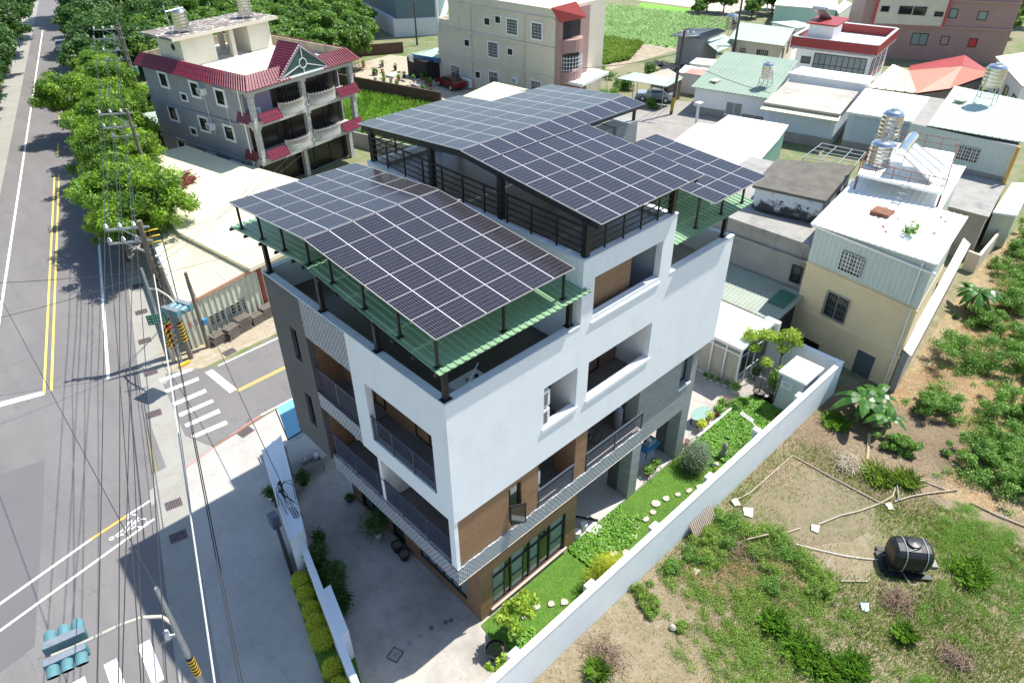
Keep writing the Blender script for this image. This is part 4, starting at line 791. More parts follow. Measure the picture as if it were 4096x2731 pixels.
tree('lime_tree', 'small tree with bright lime whorls of leaves in front of the lean-to', (19.7, -.2, .05), 3.3, .5, leaf_lime, 700, .12, 71, None, .035, .5, 5, .7, group=None) if False else None
def whorl(lab, loc, h, tops, m=leaf_lime, seed=1):
    t = T('lime_tree', lab, 'tree', loc, 0, 'lime-leaved trees by the lean-to'); cl = [(a, b, c, r, r*.6) for a, b, c, r in tops]; leaves('crown', m, cl, 330*len(tops), .12, t, .3, .6, seed, .3, droop=.3)
    mb = MB(); base = Vector((0, 0, h*.45)); mb.cyl((0, 0, 0), base, .04, .03)
    for a, b, c, r in tops: mb.cyl(base, (a, b, c-.05), .028, .012)
    mb.v = [p+Vector(loc) for p in mb.v]; mb.build('trunk', bark, t); return t
whorl('slender lime-leaved tree with one low tuft rising from the black tub', (19.9, -.35, .4), 2.2, [(.05, 0, 2.0, .32)], seed=72)
whorl('taller lime-leaved tree with several tufts at the corner of the lean-to', (21.0, .55, .1), 3.4, [(-.5, .5, 3.1, .5), (.2, .1, 3.0, .45), (-.2, -.3, 3.3, .4), (-.7, .1, 2.6, .35)], seed=73)
whorl('lime-leaved tree in front of the air conditioner on the rear wall', (22.3, -.1, .1), 3.0, [(.3, -.1, 2.7, .5), (0, .4, 2.4, .45), (.5, -.4, 2.3, .4), (-.3, -.1, 2.1, .35)], seed=74)
plant('garden_bush', 'leafy green bush beside the pump shed wall', 'shrub', (21.0, -.7, .05), [(0, 0, .9, .45, .7), (.3, .1, .5, .4)], 1100, .09, leaf_shrub, [((0, 0, 0), (0, 0, .6), .03, .015)], seed=75)
# stone lantern, buckets, tables, lamp
mb = MB(); mb.lathe((14.55, -1.55, .06), [(0, 0), (.16, 0), (.17, .3), (.11, .45), (.15, .6), (.13, .78), (.05, .92), (0, .94)], 9); tag(mb.build('stone_figure', cement, None, True), 'small weathered stone figure standing on the leafy lawn', 'statue')
for x, y, r, h, lab in ((5.66, .12, .17, .36, 'white plastic bucket nearer to the brown wall corner'), (6.2, .2, .16, .34, 'white plastic bucket beside the white step plate')):
    t = T('bucket', lab, 'bucket', (x, y, .14), 0, 'white buckets on the porch edge'); mb = MB(); mb.lathe((x, y, .14), [(0, 0), (r*.88, 0), (r, h), (r*1.04, h)], 16); mb.build('body', whitepot, t, True); mb = MB(); mb.lathe((x, y, .14+h), [(r*1.06, 0), (r*1.0, .03), (0, .035)], 16); mb.build('lid', whitepot, t)
mb = MB(Matrix.Translation((6.55, -.1, .1)) @ Matrix.Rotation(R(12), 4, 'Z')); mb.box(-.3, .3, -.25, .25, .04, .08); tag(mb.build('step_plate', whitepot), 'flat white square plate lying at the porch edge', 'plate')
t = T('drain_pipe', 'brown pipe lying across the porch floor towards the lawn', 'pipe', (6.5, 1, .14)); mb = MB(); mb.cyl((5.55, 2.3, .2), (7.0, .05, .2), .04); mb.build('pipe', darksteel, t)
t = T('folding_table', 'small folding table with a blue cloth on the porch', 'table', (12.0, 1.1, .14)); mb = MB(); mb.box(11.5, 12.5, .85, 1.35, .82, .85); mb.box(11.48, 12.52, .83, .85, .6, .85, 0); mb.box(11.48, 11.5, .85, 1.35, .62, .85); mb.build('cloth', bluecloth, t)
for x, y in ((11.58, .92), (12.42, .92), (11.58, 1.28), (12.42, 1.28)): mb = MB(); mb.cyl((x, y, .14), (x+(.1 if x < 12 else -.1), y, .82), .018); mb.build('leg', darksteel, t)
t = T('storage_crate', 'clear plastic crate of kitchen things on the blue table', 'crate', (12.0, 1.1, .85)); mb = MB(); mb.box(11.7, 12.3, .92, 1.28, .852, .87); mb.box(11.7, 12.3, .92, .94, .87, 1.1); mb.box(11.7, 12.3, 1.26, 1.28, .87, 1.1); mb.box(11.7, 11.72, .94, 1.26, .87, 1.1); mb.box(12.28, 12.3, .94, 1.26, .87, 1.1); mb.build('crate', paint('clear_plastic', (.45, .48, .5), .3, .1, 4), t)
mb = MB(); mb.lathe((11.95, 1.1, .9), [(0, 0), (.12, 0), (.16, .2), (.1, .3), (0, .3)], 10); mb.lathe((12.15, 1.0, .9), [(0, 0), (.06, 0), (.06, .25), (0, .28)], 8, 1); mb.build('contents', [whitepot, paint('green_plastic', (.02, .4, .15), .5, .1, 3)], t)
t = T('garden_table', 'oval glass garden table with dark legs on the sunny terrace', 'table', (15.9, .7, .05)); mb = MB(); mb.lathe((0, 0, 0), [(0, .62), (.55, .62), (.55, .65), (0, .65)], 20); mb.v = [Vector((15.9+p.x*1.25, .75+p.y*.7, p.z)) for p in mb.v]; mb.build('tabletop', paint('green_glass', (.24, .36, .31), .12, .1, 2), t)
for dx, dy in ((-.45, -.2), (.45, -.2), (-.45, .2), (.45, .2)): mb = MB(); mb.box(15.9+dx-.03, 15.9+dx+.03, .75+dy-.03, .75+dy+.03, .046, .618); mb.build('leg', darksteel, t)
mb = MB(); mb.box(14.8, 18.0, .02, .14, .05, .22); tag(mb.build('planter_kerb', whitep), 'low white kerb between the terrace and the leafy lawn', 'kerb')
t = T('solar_lamp', 'solar street lamp on a short arm fixed to the garden wall', 'lamp', (14.95, -2.7, 2.2)); mb = MB(); mb.box(14.8, 15.1, -2.85, -2.55, 2.26, 2.4); mb.cyl((14.95, -2.7, 2.4), (15.0, -2.35, 2.62), .025); mb.build('arm', whitep, t)
mb = MB(Matrix.Translation((15.03, -2.05, 2.68)) @ Matrix.Rotation(R(10), 4, 'X')); mb.box(-.1, .1, -.32, .32, -.03, .02); mb.build('lamp_head', aluminium, t); mb = MB(Matrix.Translation((15.03, -2.05, 2.7)) @ Matrix.Rotation(R(10), 4, 'X'))
for i in range(7): mb.box(-.08, .08, -.28+i*.08, -.22+i*.08, .002, .008)
mb.build('cell_strip', darksteel, t)
# manholes in the yard
t = tag(MB(Matrix.Translation((-3.28, 1.22, .05)) @ Matrix.Rotation(R(20), 4, 'Z')).box(-.22, .22, -.2, .2, 0, .012).box(-.25, -.225, -.23, .23, 0, .016, 1).box(.225, .25, -.23, .23, 0, .016, 1).box(-.225, .225, -.23, -.205, 0, .016, 1).box(-.225, .225, .205, .23, 0, .016, 1).box(-.07, .07, -.02, .02, .013, .02, 2).build('manhole_cover', [gutterc, darksteel, redp]), 'pale square manhole cover with a red handle in the shaded yard', 'manhole cover')
for i, (x, y) in enumerate(((-1.05, .95), (-.85, .88), (-1.6, 1.15), (-2.12, 1.19), (-2.61, 1.23))):
    mb = MB(Matrix.Translation((x, y, .05)) @ Matrix.Rotation(R(25), 4, 'Z')); mb.box(-.08, .08, -.08, .08, 0, .01); tag(mb.build('drain_cover', cement_dark if i < 3 else cement), 'small square drain cover in the shaded yard, %s from the house corner' % nth[i], 'drain cover', 'small drain covers in a row')
# sink by the tower, stool on the terrace, outdoor units, gas bottle, bicycle
t = T('outdoor_sink', 'grey outdoor sink on legs against the yard wall under the tower', 'sink', (-.5, 11.6, .05)); mb = MB(); mb.box(-1.0, .0, 11.35, 11.4, .55, .8); mb.box(-1.0, .0, 11.85, 11.9, .55, .8); mb.box(-1.0, -.95, 11.4, 11.85, .55, .8); mb.box(-.05, 0, 11.4, 11.85, .55, .8); mb.box(-.95, -.05, 11.4, 11.85, .55, .58); mb.build('basin', cement, t)
for x, y in ((-.95, 11.4), (-.05, 11.4), (-.95, 11.85), (-.05, 11.85)): mb = MB(); mb.box(x-.03, x+.03, y-.03, y+.03, .05, .549); mb.build('leg', cement, t)
mb = MB(); mb.lathe((-.2, 11.7, .8), [(0, 0), (.1, 0), (.12, .2), (.05, .3), (0, .3)], 10); mb.cyl((-.7, 11.88, .8), (-.7, 11.88, 1.05), .02); mb.cyl((-.7, 11.88, 1.05), (-.7, 11.7, 1.0), .02); mb.build('tap', whitepot, t)
t = T('terrace_cabinet', 'low white cabinet in the corner of the front terrace', 'cabinet', (.45, .5, 10.95)); mb = MB(); mb.box(-.1, 1.0, .1, .9, 10.952, 11.4); mb.build('body', whitep, t); mb = MB(); mb.box(-.13, 1.03, .07, .93, 11.402, 11.44); mb.build('top', whitepot, t)
for i, (x, y, lab) in enumerate(((.3, .35, 'nearest the corner post'), (.55, .3, 'beside the white rod'), (.75, .55, 'farthest from the corner post'), (.4, .6, 'nearest the terrace floor'))): mb = MB(); mb.lathe((x, y, 11.44), [(0, 0), (.06, 0), (.06, .1), (.02, .12), (0, .12)], 10); tag(mb.build('tin_can', stainless if i % 2 else darksteel, None, True), 'small tin on the white terrace cabinet, '+lab, 'can', 'tins on the terrace cabinet')
mb = MB(); mb.cyl((-.1, -.05, 11.98), (1.0, .75, 11.75), .018); tag(mb.build('white_rod', whitep), 'thin white rod leaning across the terrace cabinet', 'rod')
def acunit(lab, F, group=None, w=.8, h=.58, d=.3, fan=True):
    t = T('air_conditioner', lab, 'air conditioner', F.translation, 0, group); mb = MB(F); mb.box(-w/2, w/2, 0, d, 0, h); mb.build('casing', whitep, t); mb = MB(F)
    for i in range(9): mb.box(-w*.42, w*.18, -.012, -.001, h*.12+i*h*.085, h*.15+i*h*.085)
    mb.build('grille', darksteel, t); 
    if fan: mb = MB(F @ Matrix.Translation((-w*.12, -.013, h*.5)) @ Matrix.Rotation(R(90), 4, 'X')); mb.lathe((0, 0, 0), [(h*.36, 0), (h*.36, .012), (h*.30, .012), (h*.30, 0)], 18); mb.lathe((0, 0, 0), [(.0, .012), (.05, .012), (.05, 0)], 10); mb.build('fan_guard', galv, t)
    return t
TR = lambda x, y, z, a=0: Matrix.Translation((x, y, z)) @ Matrix.Rotation(a, 4, 'Z')
for i, (x, z, y, lab) in enumerate(((3.03, 9.42, -.3, 'upper outdoor unit stacked in the small third-floor opening'), (3.03, 8.62, -.3, 'lower outdoor unit stacked in the small third-floor opening'), (2.9, 5.5, -.05, 'upper outdoor unit behind the short second-floor railing'), (2.9, 4.66, -.05, 'lower outdoor unit behind the short second-floor railing'))):
    acunit(lab, TR(x, y, z), 'outdoor units stacked on the house balconies', .34, .66, .72, False)
t = T('gas_bottle', 'dark grey gas bottle standing at the end of the second-floor balcony', 'gas bottle', (8.4, .55, 4.56)); mb = MB(); mb.lathe((8.4, .55, 4.56), [(0, 0), (.17, 0), (.19, .1), (.19, .95), (.1, 1.1), (.1, 1.12), (0, 1.12)], 14); mb.build('body', paint('bottle_grey', (.16, .17, .2), .4, .1, 3), t, True); mb = MB(); mb.lathe((8.4, .55, 5.68), [(.09, 0), (.09, .12), (.07, .12), (.07, 0)], 12); mb.build('valve_guard', galv, t)
t = T('bicycle', 'black bicycle leaning on the long second-floor balcony', 'bicycle', (6.6, .5, 4.56))
for x in (6.15, 7.05): mb = MB(Matrix.Translation((x, .5, 4.87)) @ Matrix.Rotation(R(90), 4, 'X')); mb.lathe((0, 0, 0), [(.28, -.015), (.31, 0), (.28, .015), (.27, 0), (.28, -.015)], 18); mb.build('wheel', tyre, t)
mb = MB(); mb.tube([(6.15, .5, 4.87), (6.4, .5, 5.25), (6.85, .5, 5.28), (7.05, .5, 4.87)], .018); mb.tube([(6.4, .5, 5.25), (6.6, .5, 4.87), (6.85, .5, 5.28)], .018); mb.tube([(6.15, .5, 4.87), (6.6, .5, 4.87)], .014); mb.tube([(6.85, .25, 5.45), (6.88, .5, 5.4), (6.85, .75, 5.45)], .015); mb.box(6.25, 6.5, .43, .57, 5.32, 5.38); mb.build('bicycle_frame', darksteel, t)
t = T('drying_rack', 'thin black folded rack in the top-floor opening', 'rack', (7.9, 1.0, 10.95)); mb = MB()
for a, b in (((7.75, .8, 10.96), (8.0, 1.1, 12.9)), ((8.25, .9, 10.96), (8.0, 1.1, 12.9)), ((8.1, 1.6, 10.96), (8.0, 1.1, 12.9)), ((7.8, .86, 11.5), (8.2, .95, 11.5)), ((8.2, .95, 11.5), (8.08, 1.5, 11.5))): mb.cyl(a, b, .02)
mb.build('rack_frame', darksteel, t)
# ---- glass lean-to and pump shed
LT = T('glass_lean_to', 'white-framed glass lean-to with pale curtains and a white flat roof', 'lean-to', (21.3, 2.6, 0))
LP = [(19.6, .95), (22.65, .95), (22.65, 5.6), (19.6, 5.6)]
mb = MB(); mb.prism([(19.35, .85), (22.8, .95), (22.75, 5.7), (19.35, 5.7)], 2.72, 2.9); mb.build('roof', roofwhite, LT)
mb = MB(); 
for i in range(26): y = 1.05+i*.17; mb.box(19.72, 19.74+(.05 if i % 2 else 0), y, y+.16, .1, 2.15)
mb.build('curtain', paint('cream_curtain', (.50, .47, .38), .85, .1, 2), LT)
F, L_ = frame((19.6, 5.6), (19.6, .95)); mb = MB(F)
for s_ in (0, .95, 1.9, 2.85, 3.7, 4.57): mb.box(s_, s_+.08, 0, .08, .05, 2.71)
mb.box(.08, 4.57, .01, .07, 2.2, 2.28); mb.box(.08, 4.57, .01, .07, .05, .12); fr = mb.build('front_frame', aluminium, LT); mb = MB(F); mb.box(.08, 4.57, .03, .035, 2.28, 2.7); mb.build('pane', frost, fr)
F, L_ = frame((19.68, .95), (22.65, .95)); mb = MB(F)
for s_ in (0, .75, 1.5, 2.25, 2.9): mb.box(s_, s_+.06, 0, .08, .05, 2.71)
mb.box(.06, 2.9, .01, .07, .85, .92); mb.box(.06, 2.9, .01, .07, 2.1, 2.17); fr = mb.build('side_frame', aluminium, LT); mb = MB(F); mb.box(.06, 2.9, .03, .035, .92, 2.7); mb.build('pane', glass, fr); mb = MB(F); mb.box(.06, 2.9, .03, .05, .05, .85); mb.build('kick_panel', frost, fr)
PS = T('pump_shed', 'small pale grey shed with a flat roof and one barred window beside the garden wall', 'shed', (20.6, -1.95, 0))
mb = MB(); mb.box(19.75, 21.5, -2.6, -1.25, .05, 2.3); mb.build('wall', paint('pale_blue_render', (.50, .55, .57), .7, .05, 1), PS); mb = MB(); mb.box(19.66, 21.6, -2.7, -1.17, 2.302, 2.42); mb.build('roof', roofwhite, PS)
F, _ = frame((19.75, -1.25), (19.75, -2.6)); window(PS, F, .2, .78, 1.55, 1.95, fm=whitep, bars=(5, 2, .05)); mb = MB(); mb.tube([(19.7, -1.35, 2.2), (19.7, -1.3, .3)], .025); mb.build('pipe', blackp, PS)
t = T('pump', 'black water pump with hoses on the ground beside the pump shed', 'pump', (20.1, -.95, .05)); mb = MB(); mb.cyl((19.9, -1.15, .25), (20.35, -.85, .25), .16); mb.box(19.85, 20.4, -1.2, -.8, .05, .12); mb.lathe((19.95, -.7, .05), [(0, 0), (.2, 0), (.2, .35), (0, .4)], 12); mb.build('body', blackp, t); mb = MB(); mb.tube([(19.6, -.6, .12), (19.5, -1.1, .08), (19.7, -1.6, .08), (20.0, -1.9, .08)], .03); mb.build('hose', hose, t)
acunit('white outdoor air conditioner on top of the rear garden wall', TR(22.9, 1.15, 2.26, R(-90)), None, .85, .65, .32)
# ================================================================ NEIGHBOURING BUILDINGS
def K(fn, *pts):  # list of plan points seen at given heights
    return [tuple(G(u, v, z)[:2]) for (u, v, z) in pts]
def grow(poly, e):
    c = sum((Vector(p[:2]) for p in poly), Vector((0, 0)))/len(poly); return [tuple(Vector(p[:2])+(Vector(p[:2])-c).normalized()*e) for p in poly]
def block(name, label, cat, poly, h, wm, rm=None, eave=.25, rt_=.15, z0=0, group=None, wname='wall'):
    c = sum((Vector(p[:2]) for p in poly), Vector((0, 0)))/len(poly); t = T(name, label, cat, (c.x, c.y, z0), 0, group)
    mb = MB(); mb.prism(poly, z0, h); mb.build(wname, wm, t)
    if rm: mb = MB(); mb.prism(grow(poly, eave), h+.003, h+rt_); mb.build('roof', rm, t)
    return t
def wallwin(t, A, B, items, z=0, **kw):
    F, _ = frame(A, B, z)
    for it in items:
        a, b, c, d = it[:4]; k = dict(kw); 
        if len(it) > 4: k.update(it[4])
        window(t, F, a, b, c, d, y=-.02, d=.01, proud=.04, **k)
def ribroof(t, A, B, C, D, m, pitch=.5, h=.05, name='roof', thick=.06):
    mb = MB(); mb.ribs(A, B, C, D, pitch, h, 0, thick, .12); return mb.build(name, m, t)
def ribwall(t, A, B, z0, z1, m, pitch=.25, h=.03, name='clad_wall', z1b=None):
    """vertical profiled sheet proud of the wall face A->B (outside on the right)"""
    F, L = frame(A, B); mb = MB(F); n = max(1, int(L/pitch)); z1b = z1 if z1b is None else z1b
    for i in range(n):
        a, b = i*L/n, (i+1)*L/n; c = (b-a)*.3; za, zb_ = z1+(z1b-z1)*a/L, z1+(z1b-z1)*b/L
        for (p, q, yp, yq) in ((a, b-c, -.004, -.004), (b-c, b-c*.7, -.004, -h), (b-c*.7, b-c*.3, -h, -h), (b-c*.3, b, -h, -.004)): mb.face([(p, yp, z0), (q, yq, z0), (q, yq, zb_), (p, yp, za)])
    return mb.build(name, m, t)
def tank(label, x, y, z, r, h, stand=0, group='steel water tanks on rooftops', gap=.0):
    t = T('water_tank', label, 'water tank', (x, y, z), 0, group); zb_ = z+stand
    mb = MB(); prof = [(0, 0), (r, .02)]; n = 5
    for i in range(n): zz = h*.82*i/n; prof += [(r, zz+.06), (r*.985, zz+h*.13), (r, zz+h*.82/n)]
    prof += [(r, h*.84), (r*.8, h*.94), (r*.35, h), (r*.35, h*1.04), (0, h*1.05)]
    mb.lathe((x, y, zb_), prof, 20); mb.build('drum', stainless, t, True)
    if stand > .05:
        mb = MB(); k = r*.8
        for dx in (-k, k):
            for dy in (-k, k): mb.bar((x+dx*1.1, y+dy*1.1, z), (x+dx, y+dy, zb_), .05)
        for zz in (z+stand*.4, zb_-.03):
            for a, b in (((-k, -k), (k, -k)), ((k, -k), (k, k)), ((k, k), (-k, k)), ((-k, k), (-k, -k))): mb.bar((x+a[0]*1.04, y+a[1]*1.04, zz), (x+b[0]*1.04, y+b[1]*1.04, zz), .04)
        mb.build('stand', galv, t)
    return t
# ---- cream two-storey house right of the garden
CH = T('cream_house', 'cream house with pale corrugated top storey and rust-spotted white roof', 'house', (31, -1, 0))
ca, cb = (26.42, 1.45), (25.62, -4.95)
cpoly = [ca, cb, (31.4, -4.15), (31.1, -2.85), (39.2, -1.55), (38.3, 3.45)]
mb = MB(); mb.prism(cpoly, 0, 5.3); mb.build('wall', cream, CH)
mb = MB(); mb.prism(grow(cpoly, -.03), 5.302, 7.5, ztop=[7.5, 7.95, 7.95, 7.85, 7.85, 7.5]); mb.build('upper_wall', palegreenwall, CH); ribwall(CH, ca, cb, 5.35, 7.45, palegreenwall, .28, .03, z1b=7.9)
mb = MB(); mb.prism([(26.38, 1.5), (25.5, -5.0), (25.62, -5.0), (26.5, 1.5)], 5.1, 5.22); mb.prism([(26.38, 1.5), (25.5, -5.0), (25.62, -5.0), (26.5, 1.5)], 2.15, 2.3); mb.build('string_course', cream, CH)
rustroof = paint('rust_spotted_roof', (.84, .85, .82), .45, .04, .5, stain=(.74, .72, .64), stain_amt=.5, sscale=.6)
ribroof(CH, (26.15, 1.7, 7.6), (25.3, -5.15, 8.05), (31.9, -4.3, 8.1), (32.4, 2.5, 7.75), rustroof, .35, .035); ribroof(CH, (32.41, 2.5, 7.75), (31.9, -2.9, 8.0), (39.6, -1.6, 8.05), (38.8, 3.7, 7.8), rustroof, .35, .035)
mb = MB(); rg = random.Random(8)
for k in range(16):
    x, y = rg.uniform(27, 31), rg.uniform(-4.4, 1.2); r = rg.uniform(.05, .13); zz = 7.69+(1.6-y)*.068+(x-26)*.012
    mb.face([(x+r*math.cos(a)*rg.uniform(.6, 1.2), y+r*math.sin(a)*rg.uniform(.6, 1.2), zz) for a in [i*1.047 for i in range(6)]])
mb.build('rust_spots', rustp, CH)
mb = MB(Matrix.Translation((29.5, -.7, 7.85))); mb.box(-.45, .45, -.5, .5, 0, .22); mb.build('roof_hatch', rustp, CH)
wallwin(CH, ca, cb, [(1.85, 3.15, 5.6, 6.75, dict(bars=(7, 5, .12), mull=2)), (1.68, 3.08, 2.55, 4.15, dict(bars=(10, 4, .14), mull=2, barm=stainless, fm=galv)), (.7, 2.07, -.02, .55, dict(bars=(8, 3, .1), barm=darksteel))])
F, _ = frame(ca, cb); mb = MB(F); mb.box(4.3, 5.32, -.05, .02, -.0, .62+.9); mb.build('door', paint('grey_door', (.09, .1, .11), .5, .1, 3), CH); 
arc = MB(F)
for cx_ in (2.05, 2.7):
    for r_ in (.14, .24):
        for i in range(8): a0, a1 = i*math.pi/8, (i+1)*math.pi/8; arc.bar((cx_+r_*math.cos(a0), -.16, 3.72+r_*math.sin(a0)), (cx_+r_*math.cos(a1), -.16, 3.72+r_*math.sin(a1)), .022)
arc.build('arched_grille', stainless, CH)
PL = T('tank_platform', 'white railed platform on the cream house roof carrying tanks and a solar heater', 'platform', (35, .5, 7.9))
pq = [(31.75, 1.95), (32.3, -2.6), (39.3, -.8), (38.4, 3.6)]
mb = MB(); mb.prism(pq, 8.66, 8.8); mb.build('deck', roofwhite, PL)
for p in pq+[(35.4, -1.75)]: mb = MB(); mb.bar((p[0]*.995+.18, p[1]*.98, 7.85), (p[0]*.995+.18, p[1]*.98, 8.66), .1); mb.build('leg', rustp, PL)
mb = MB()
for a, b in zip(pq, pq[1:]+pq[:1]):
    for zz in (9.2, 9.6): mb.bar((*a, zz), (*b, zz), .035)
    n = 5
    for i in range(n): p = Vector((*a, 8.8)).lerp(Vector((*b, 8.8)), i/n); mb.bar(p, p+Vector((0, 0, .8)), .035)
mb.build('railing', rustp, PL)
mb = MB(); 
for dy in (-.2, .2): mb.bar((31.1, -.75+dy, 7.8), (32.0, -.75+dy, 8.9), .04)
for k in range(4): z = 7.95+k*.25; x = 31.1+(z-7.8)*.82; mb.bar((x, -.95, z), (x, -.55, z), .03)
mb.build('ladder', galv, PL)
tank('lower of the two steel tanks at the corner of the railed platform', 34.0, 1.75, 8.8, .68, 1.5); tank('taller raised steel tank behind the lower one on the railed platform', 35.9, 2.3, 8.8, .62, 1.55, 1.2)
t = T('solar_water_heater', 'solar water heater with a steel drum and large tilted white panels on the platform', 'water heater', (35.5, .2, 8.8))
h0, h1, l0, l1 = G(*[(3000+1310*.472)/1.7415, 1330*.472/1.7415], 10.0), G(*[(3000+1400*.472)/1.7415, 1210*.472/1.7415], 10.1), G(*[(3000+1540*.472)/1.7415, 1550*.472/1.7415], 8.95), G(*[(3000+1650*.472)/1.7415, 1410*.472/1.7415], 8.95)
mb = MB(); q = [l0, l1, h1, h0]; n_ = (l1-l0).cross(h0-l0).normalized()*.05; n_ = n_ if n_.z > 0 else -n_
mb.face(q); mb.face([p-n_ for p in q][::-1])
for i in range(4): a, b = q[i], q[(i+1) % 4]; mb.face([a-n_, b-n_, b, a])
mb.build('collector', paint('collector_glass', (.62, .66, .7), .15, .05, 1), t); mb = MB()
for k in (0, .33, .66, 1): mb.bar(l0.lerp(l1, k)+n_*.3, h0.lerp(h1, k)+n_*.3, .05)
mb.bar(h0, h0-Vector((0, 0, 1.1)), .05); mb.bar(h1, h1-Vector((0, 0, 1.2)), .05); mb.build('collector_frame', galv, t)
mb = MB(); d = (h1-h0).normalized(); mb.cyl(h0-d*.2+Vector((.2, .3, .15)), h1+d*.3+Vector((.2, .3, .15)), .3, n=16); mb.build('drum', stainless, t)
mb = MB(); 
t = T('lean_to_strip', 'long narrow ribbed white lean-to along the far side of the cream house', 'lean-to', (33, -4.6, 0)); ribroof(t, (25.45, -5.05, 2.9), (25.5, -5.5, 2.65), (41.0, -3.2, 2.7), (41.0, -2.7, 3.0), roofwhite, .2, .03)
mb = MB(); mb.prism([(25.55, -5.35), (25.6, -5.0), (40.8, -2.8), (40.9, -3.1)], 0, 2.6); mb.build('wall', cement, t)
# ---- weathered cement building behind the green lean-to
P_ = lambda x, y, z: tuple(G((2996+x*.4719)/1.7415, (650+y*.4719)/1.7415, z)[:2])
CB = T('cement_house', 'weathered cement house with dark flat roof and mould-streaked white band', 'house', (33, 6, 0))
mb = MB(); mb.prism([(26.9, 1.6), (26.7, 10.5), (37, 11.5), (38.2, 3.6)], 0, 5.9); mb.build('wall', cement, CB)
mb = MB(); mb.prism([(26.65, 1.6), (26.45, 10.5), (28.4, 10.5), (28.7, 1.6)], 5.902, 6.1); mb.prism([(26.7, 1.6), (26.5, 10.5), (26.69, 10.5), (26.89, 1.6)], 4.9, 5.05); mb.build('ledge', cement, CB)
rf = [P_(30, 195, 7.6), P_(650, 330, 7.6), P_(905, 30, 7.6), P_(235, -30, 7.6)]
def f(s):
    v = s.coord('Object'); a = s.noise(v, 1.6, 9, .8); z = s.n('SeparateXYZ'); s.l(v, z.inputs[0])
    s.col(s.mix(s.mapr(s.math('SUBTRACT', a, s.math('MULTIPLY', s.math('SUBTRACT', z.outputs[2], 6.1), .20)), .33, .42), (.62, .66, .68), (.05, .055, .055))); s.set(Roughness=.8)
mould = mk('mould_streaked_white', f)
mb = MB(); mb.prism(grow(rf, -.25), 6.1, 7.45); mb.build('upper_wall', mould, CB); mb = MB(); mb.prism(rf, 7.452, 7.62); mb.build('roof', cement_dark, CB)
F, _ = frame((26.7, 10.5), (26.9, 1.6)); window(CB, F, 8.1, 8.75, 3.4, 4.5, y=-.02, d=.01, proud=.04, bars=(5, 1, .06), barm=darksteel)
t = T('corrugated_lean_to', 'sage green corrugated lean-to with one darker green sheet, below the cement house', 'lean-to', (25, 5, 0))
ribroof(t, (23.3, 9.5, 2.65), (23.3, 1.1, 2.65), (26.65, 1.1, 3.1), (26.65, 9.5, 3.1), paint('greygreen_sheet', (.30, .34, .28), .6, .08, .7, stain=(.22, .25, .2)), .25, .03); mb = MB(); mb.box(23.4, 23.5, 1.2, 9.4, 0, 2.6); mb.build('wall', cement, t)
mb = MB(); mb.face([(24.6, 2.4, 2.885), (24.6, 1.35, 2.885), (26.1, 1.35, 3.085), (26.1, 2.4, 3.085)][::-1]); mb.v = [p+Vector((0, 0, .03)) for p in mb.v]; mb.build('dark_sheet', paint('dark_green_sheet', (.04, .14, .09), .5, .1, 3), t)
t = T('steel_truss', 'rusty open steel truss frame above the gap behind the dark flat roof', 'truss', (41, 7, 5.6)); mb = MB()
q = [Vector((*K(0, ((3000+x*.472)/1.7415, y*.472/1.7415, 6.0))[0], 6.0)) for x, y in ((450, 1335), (610, 1215), (980, 1290), (880, 1410))]
for k in (0, .25, .5, .75, 1): mb.bar(q[0].lerp(q[1], k), q[3].lerp(q[2], k), .05)
for k in (0, .35, .7, 1): mb.bar(q[0].lerp(q[3], k), q[1].lerp(q[2], k), .05)
mb.bar(q[0], q[0]-Vector((0, 0, 1.5)), .08); mb.build('frame', galv, t)
# ---- white flat roofed sheds
S1 = block('metal_shed', 'large white-roofed shed with mint corrugated side, right behind the solar arrays', 'shed', [(31.0, 10.2), (45.7, 14.0), (44.1, 20.5), (29.6, 17.2)], 4.3, palegreenwall, None)
ribroof(S1, (30.8, 10.0, 4.35), (46.1, 13.9, 4.45), (44.4, 20.9, 4.5), (29.3, 17.4, 4.4), roofwhite, .9, .03); ribwall(S1, (31.0, 10.2), (45.7, 14.0), .3, 4.2, mintwall, .25, .05)
S2 = block('metal_shed', 'smaller white-roofed shed joined to the far side of the large mint shed', 'shed', [(46.2, 14.2), (49.4, 15.2), (48.2, 20.0), (44.9, 19.4)], 4.3, palegreenwall, roofwhite); ribwall(S2, (46.2, 14.2), (49.4, 15.2), .3, 4.2, mintwall, .25, .05)
S3 = block('low_shed', 'low white roof beside the tiled lift head of the white house', 'shed', [(29.3, 17.8), (37.6, 19.8), (37.0, 25.0), (28.6, 23.5)], 3.2, palegreenwall, roofwhite)
mb = MB(); mb.prism([(42.6, 21.6), (48.6, 21.2), (48.6, 21.35), (42.6, 21.75)], 0, 1.6); tag(mb.build('yard_wall', cream2), 'low pale cream yard wall before the concrete village yard', 'wall')
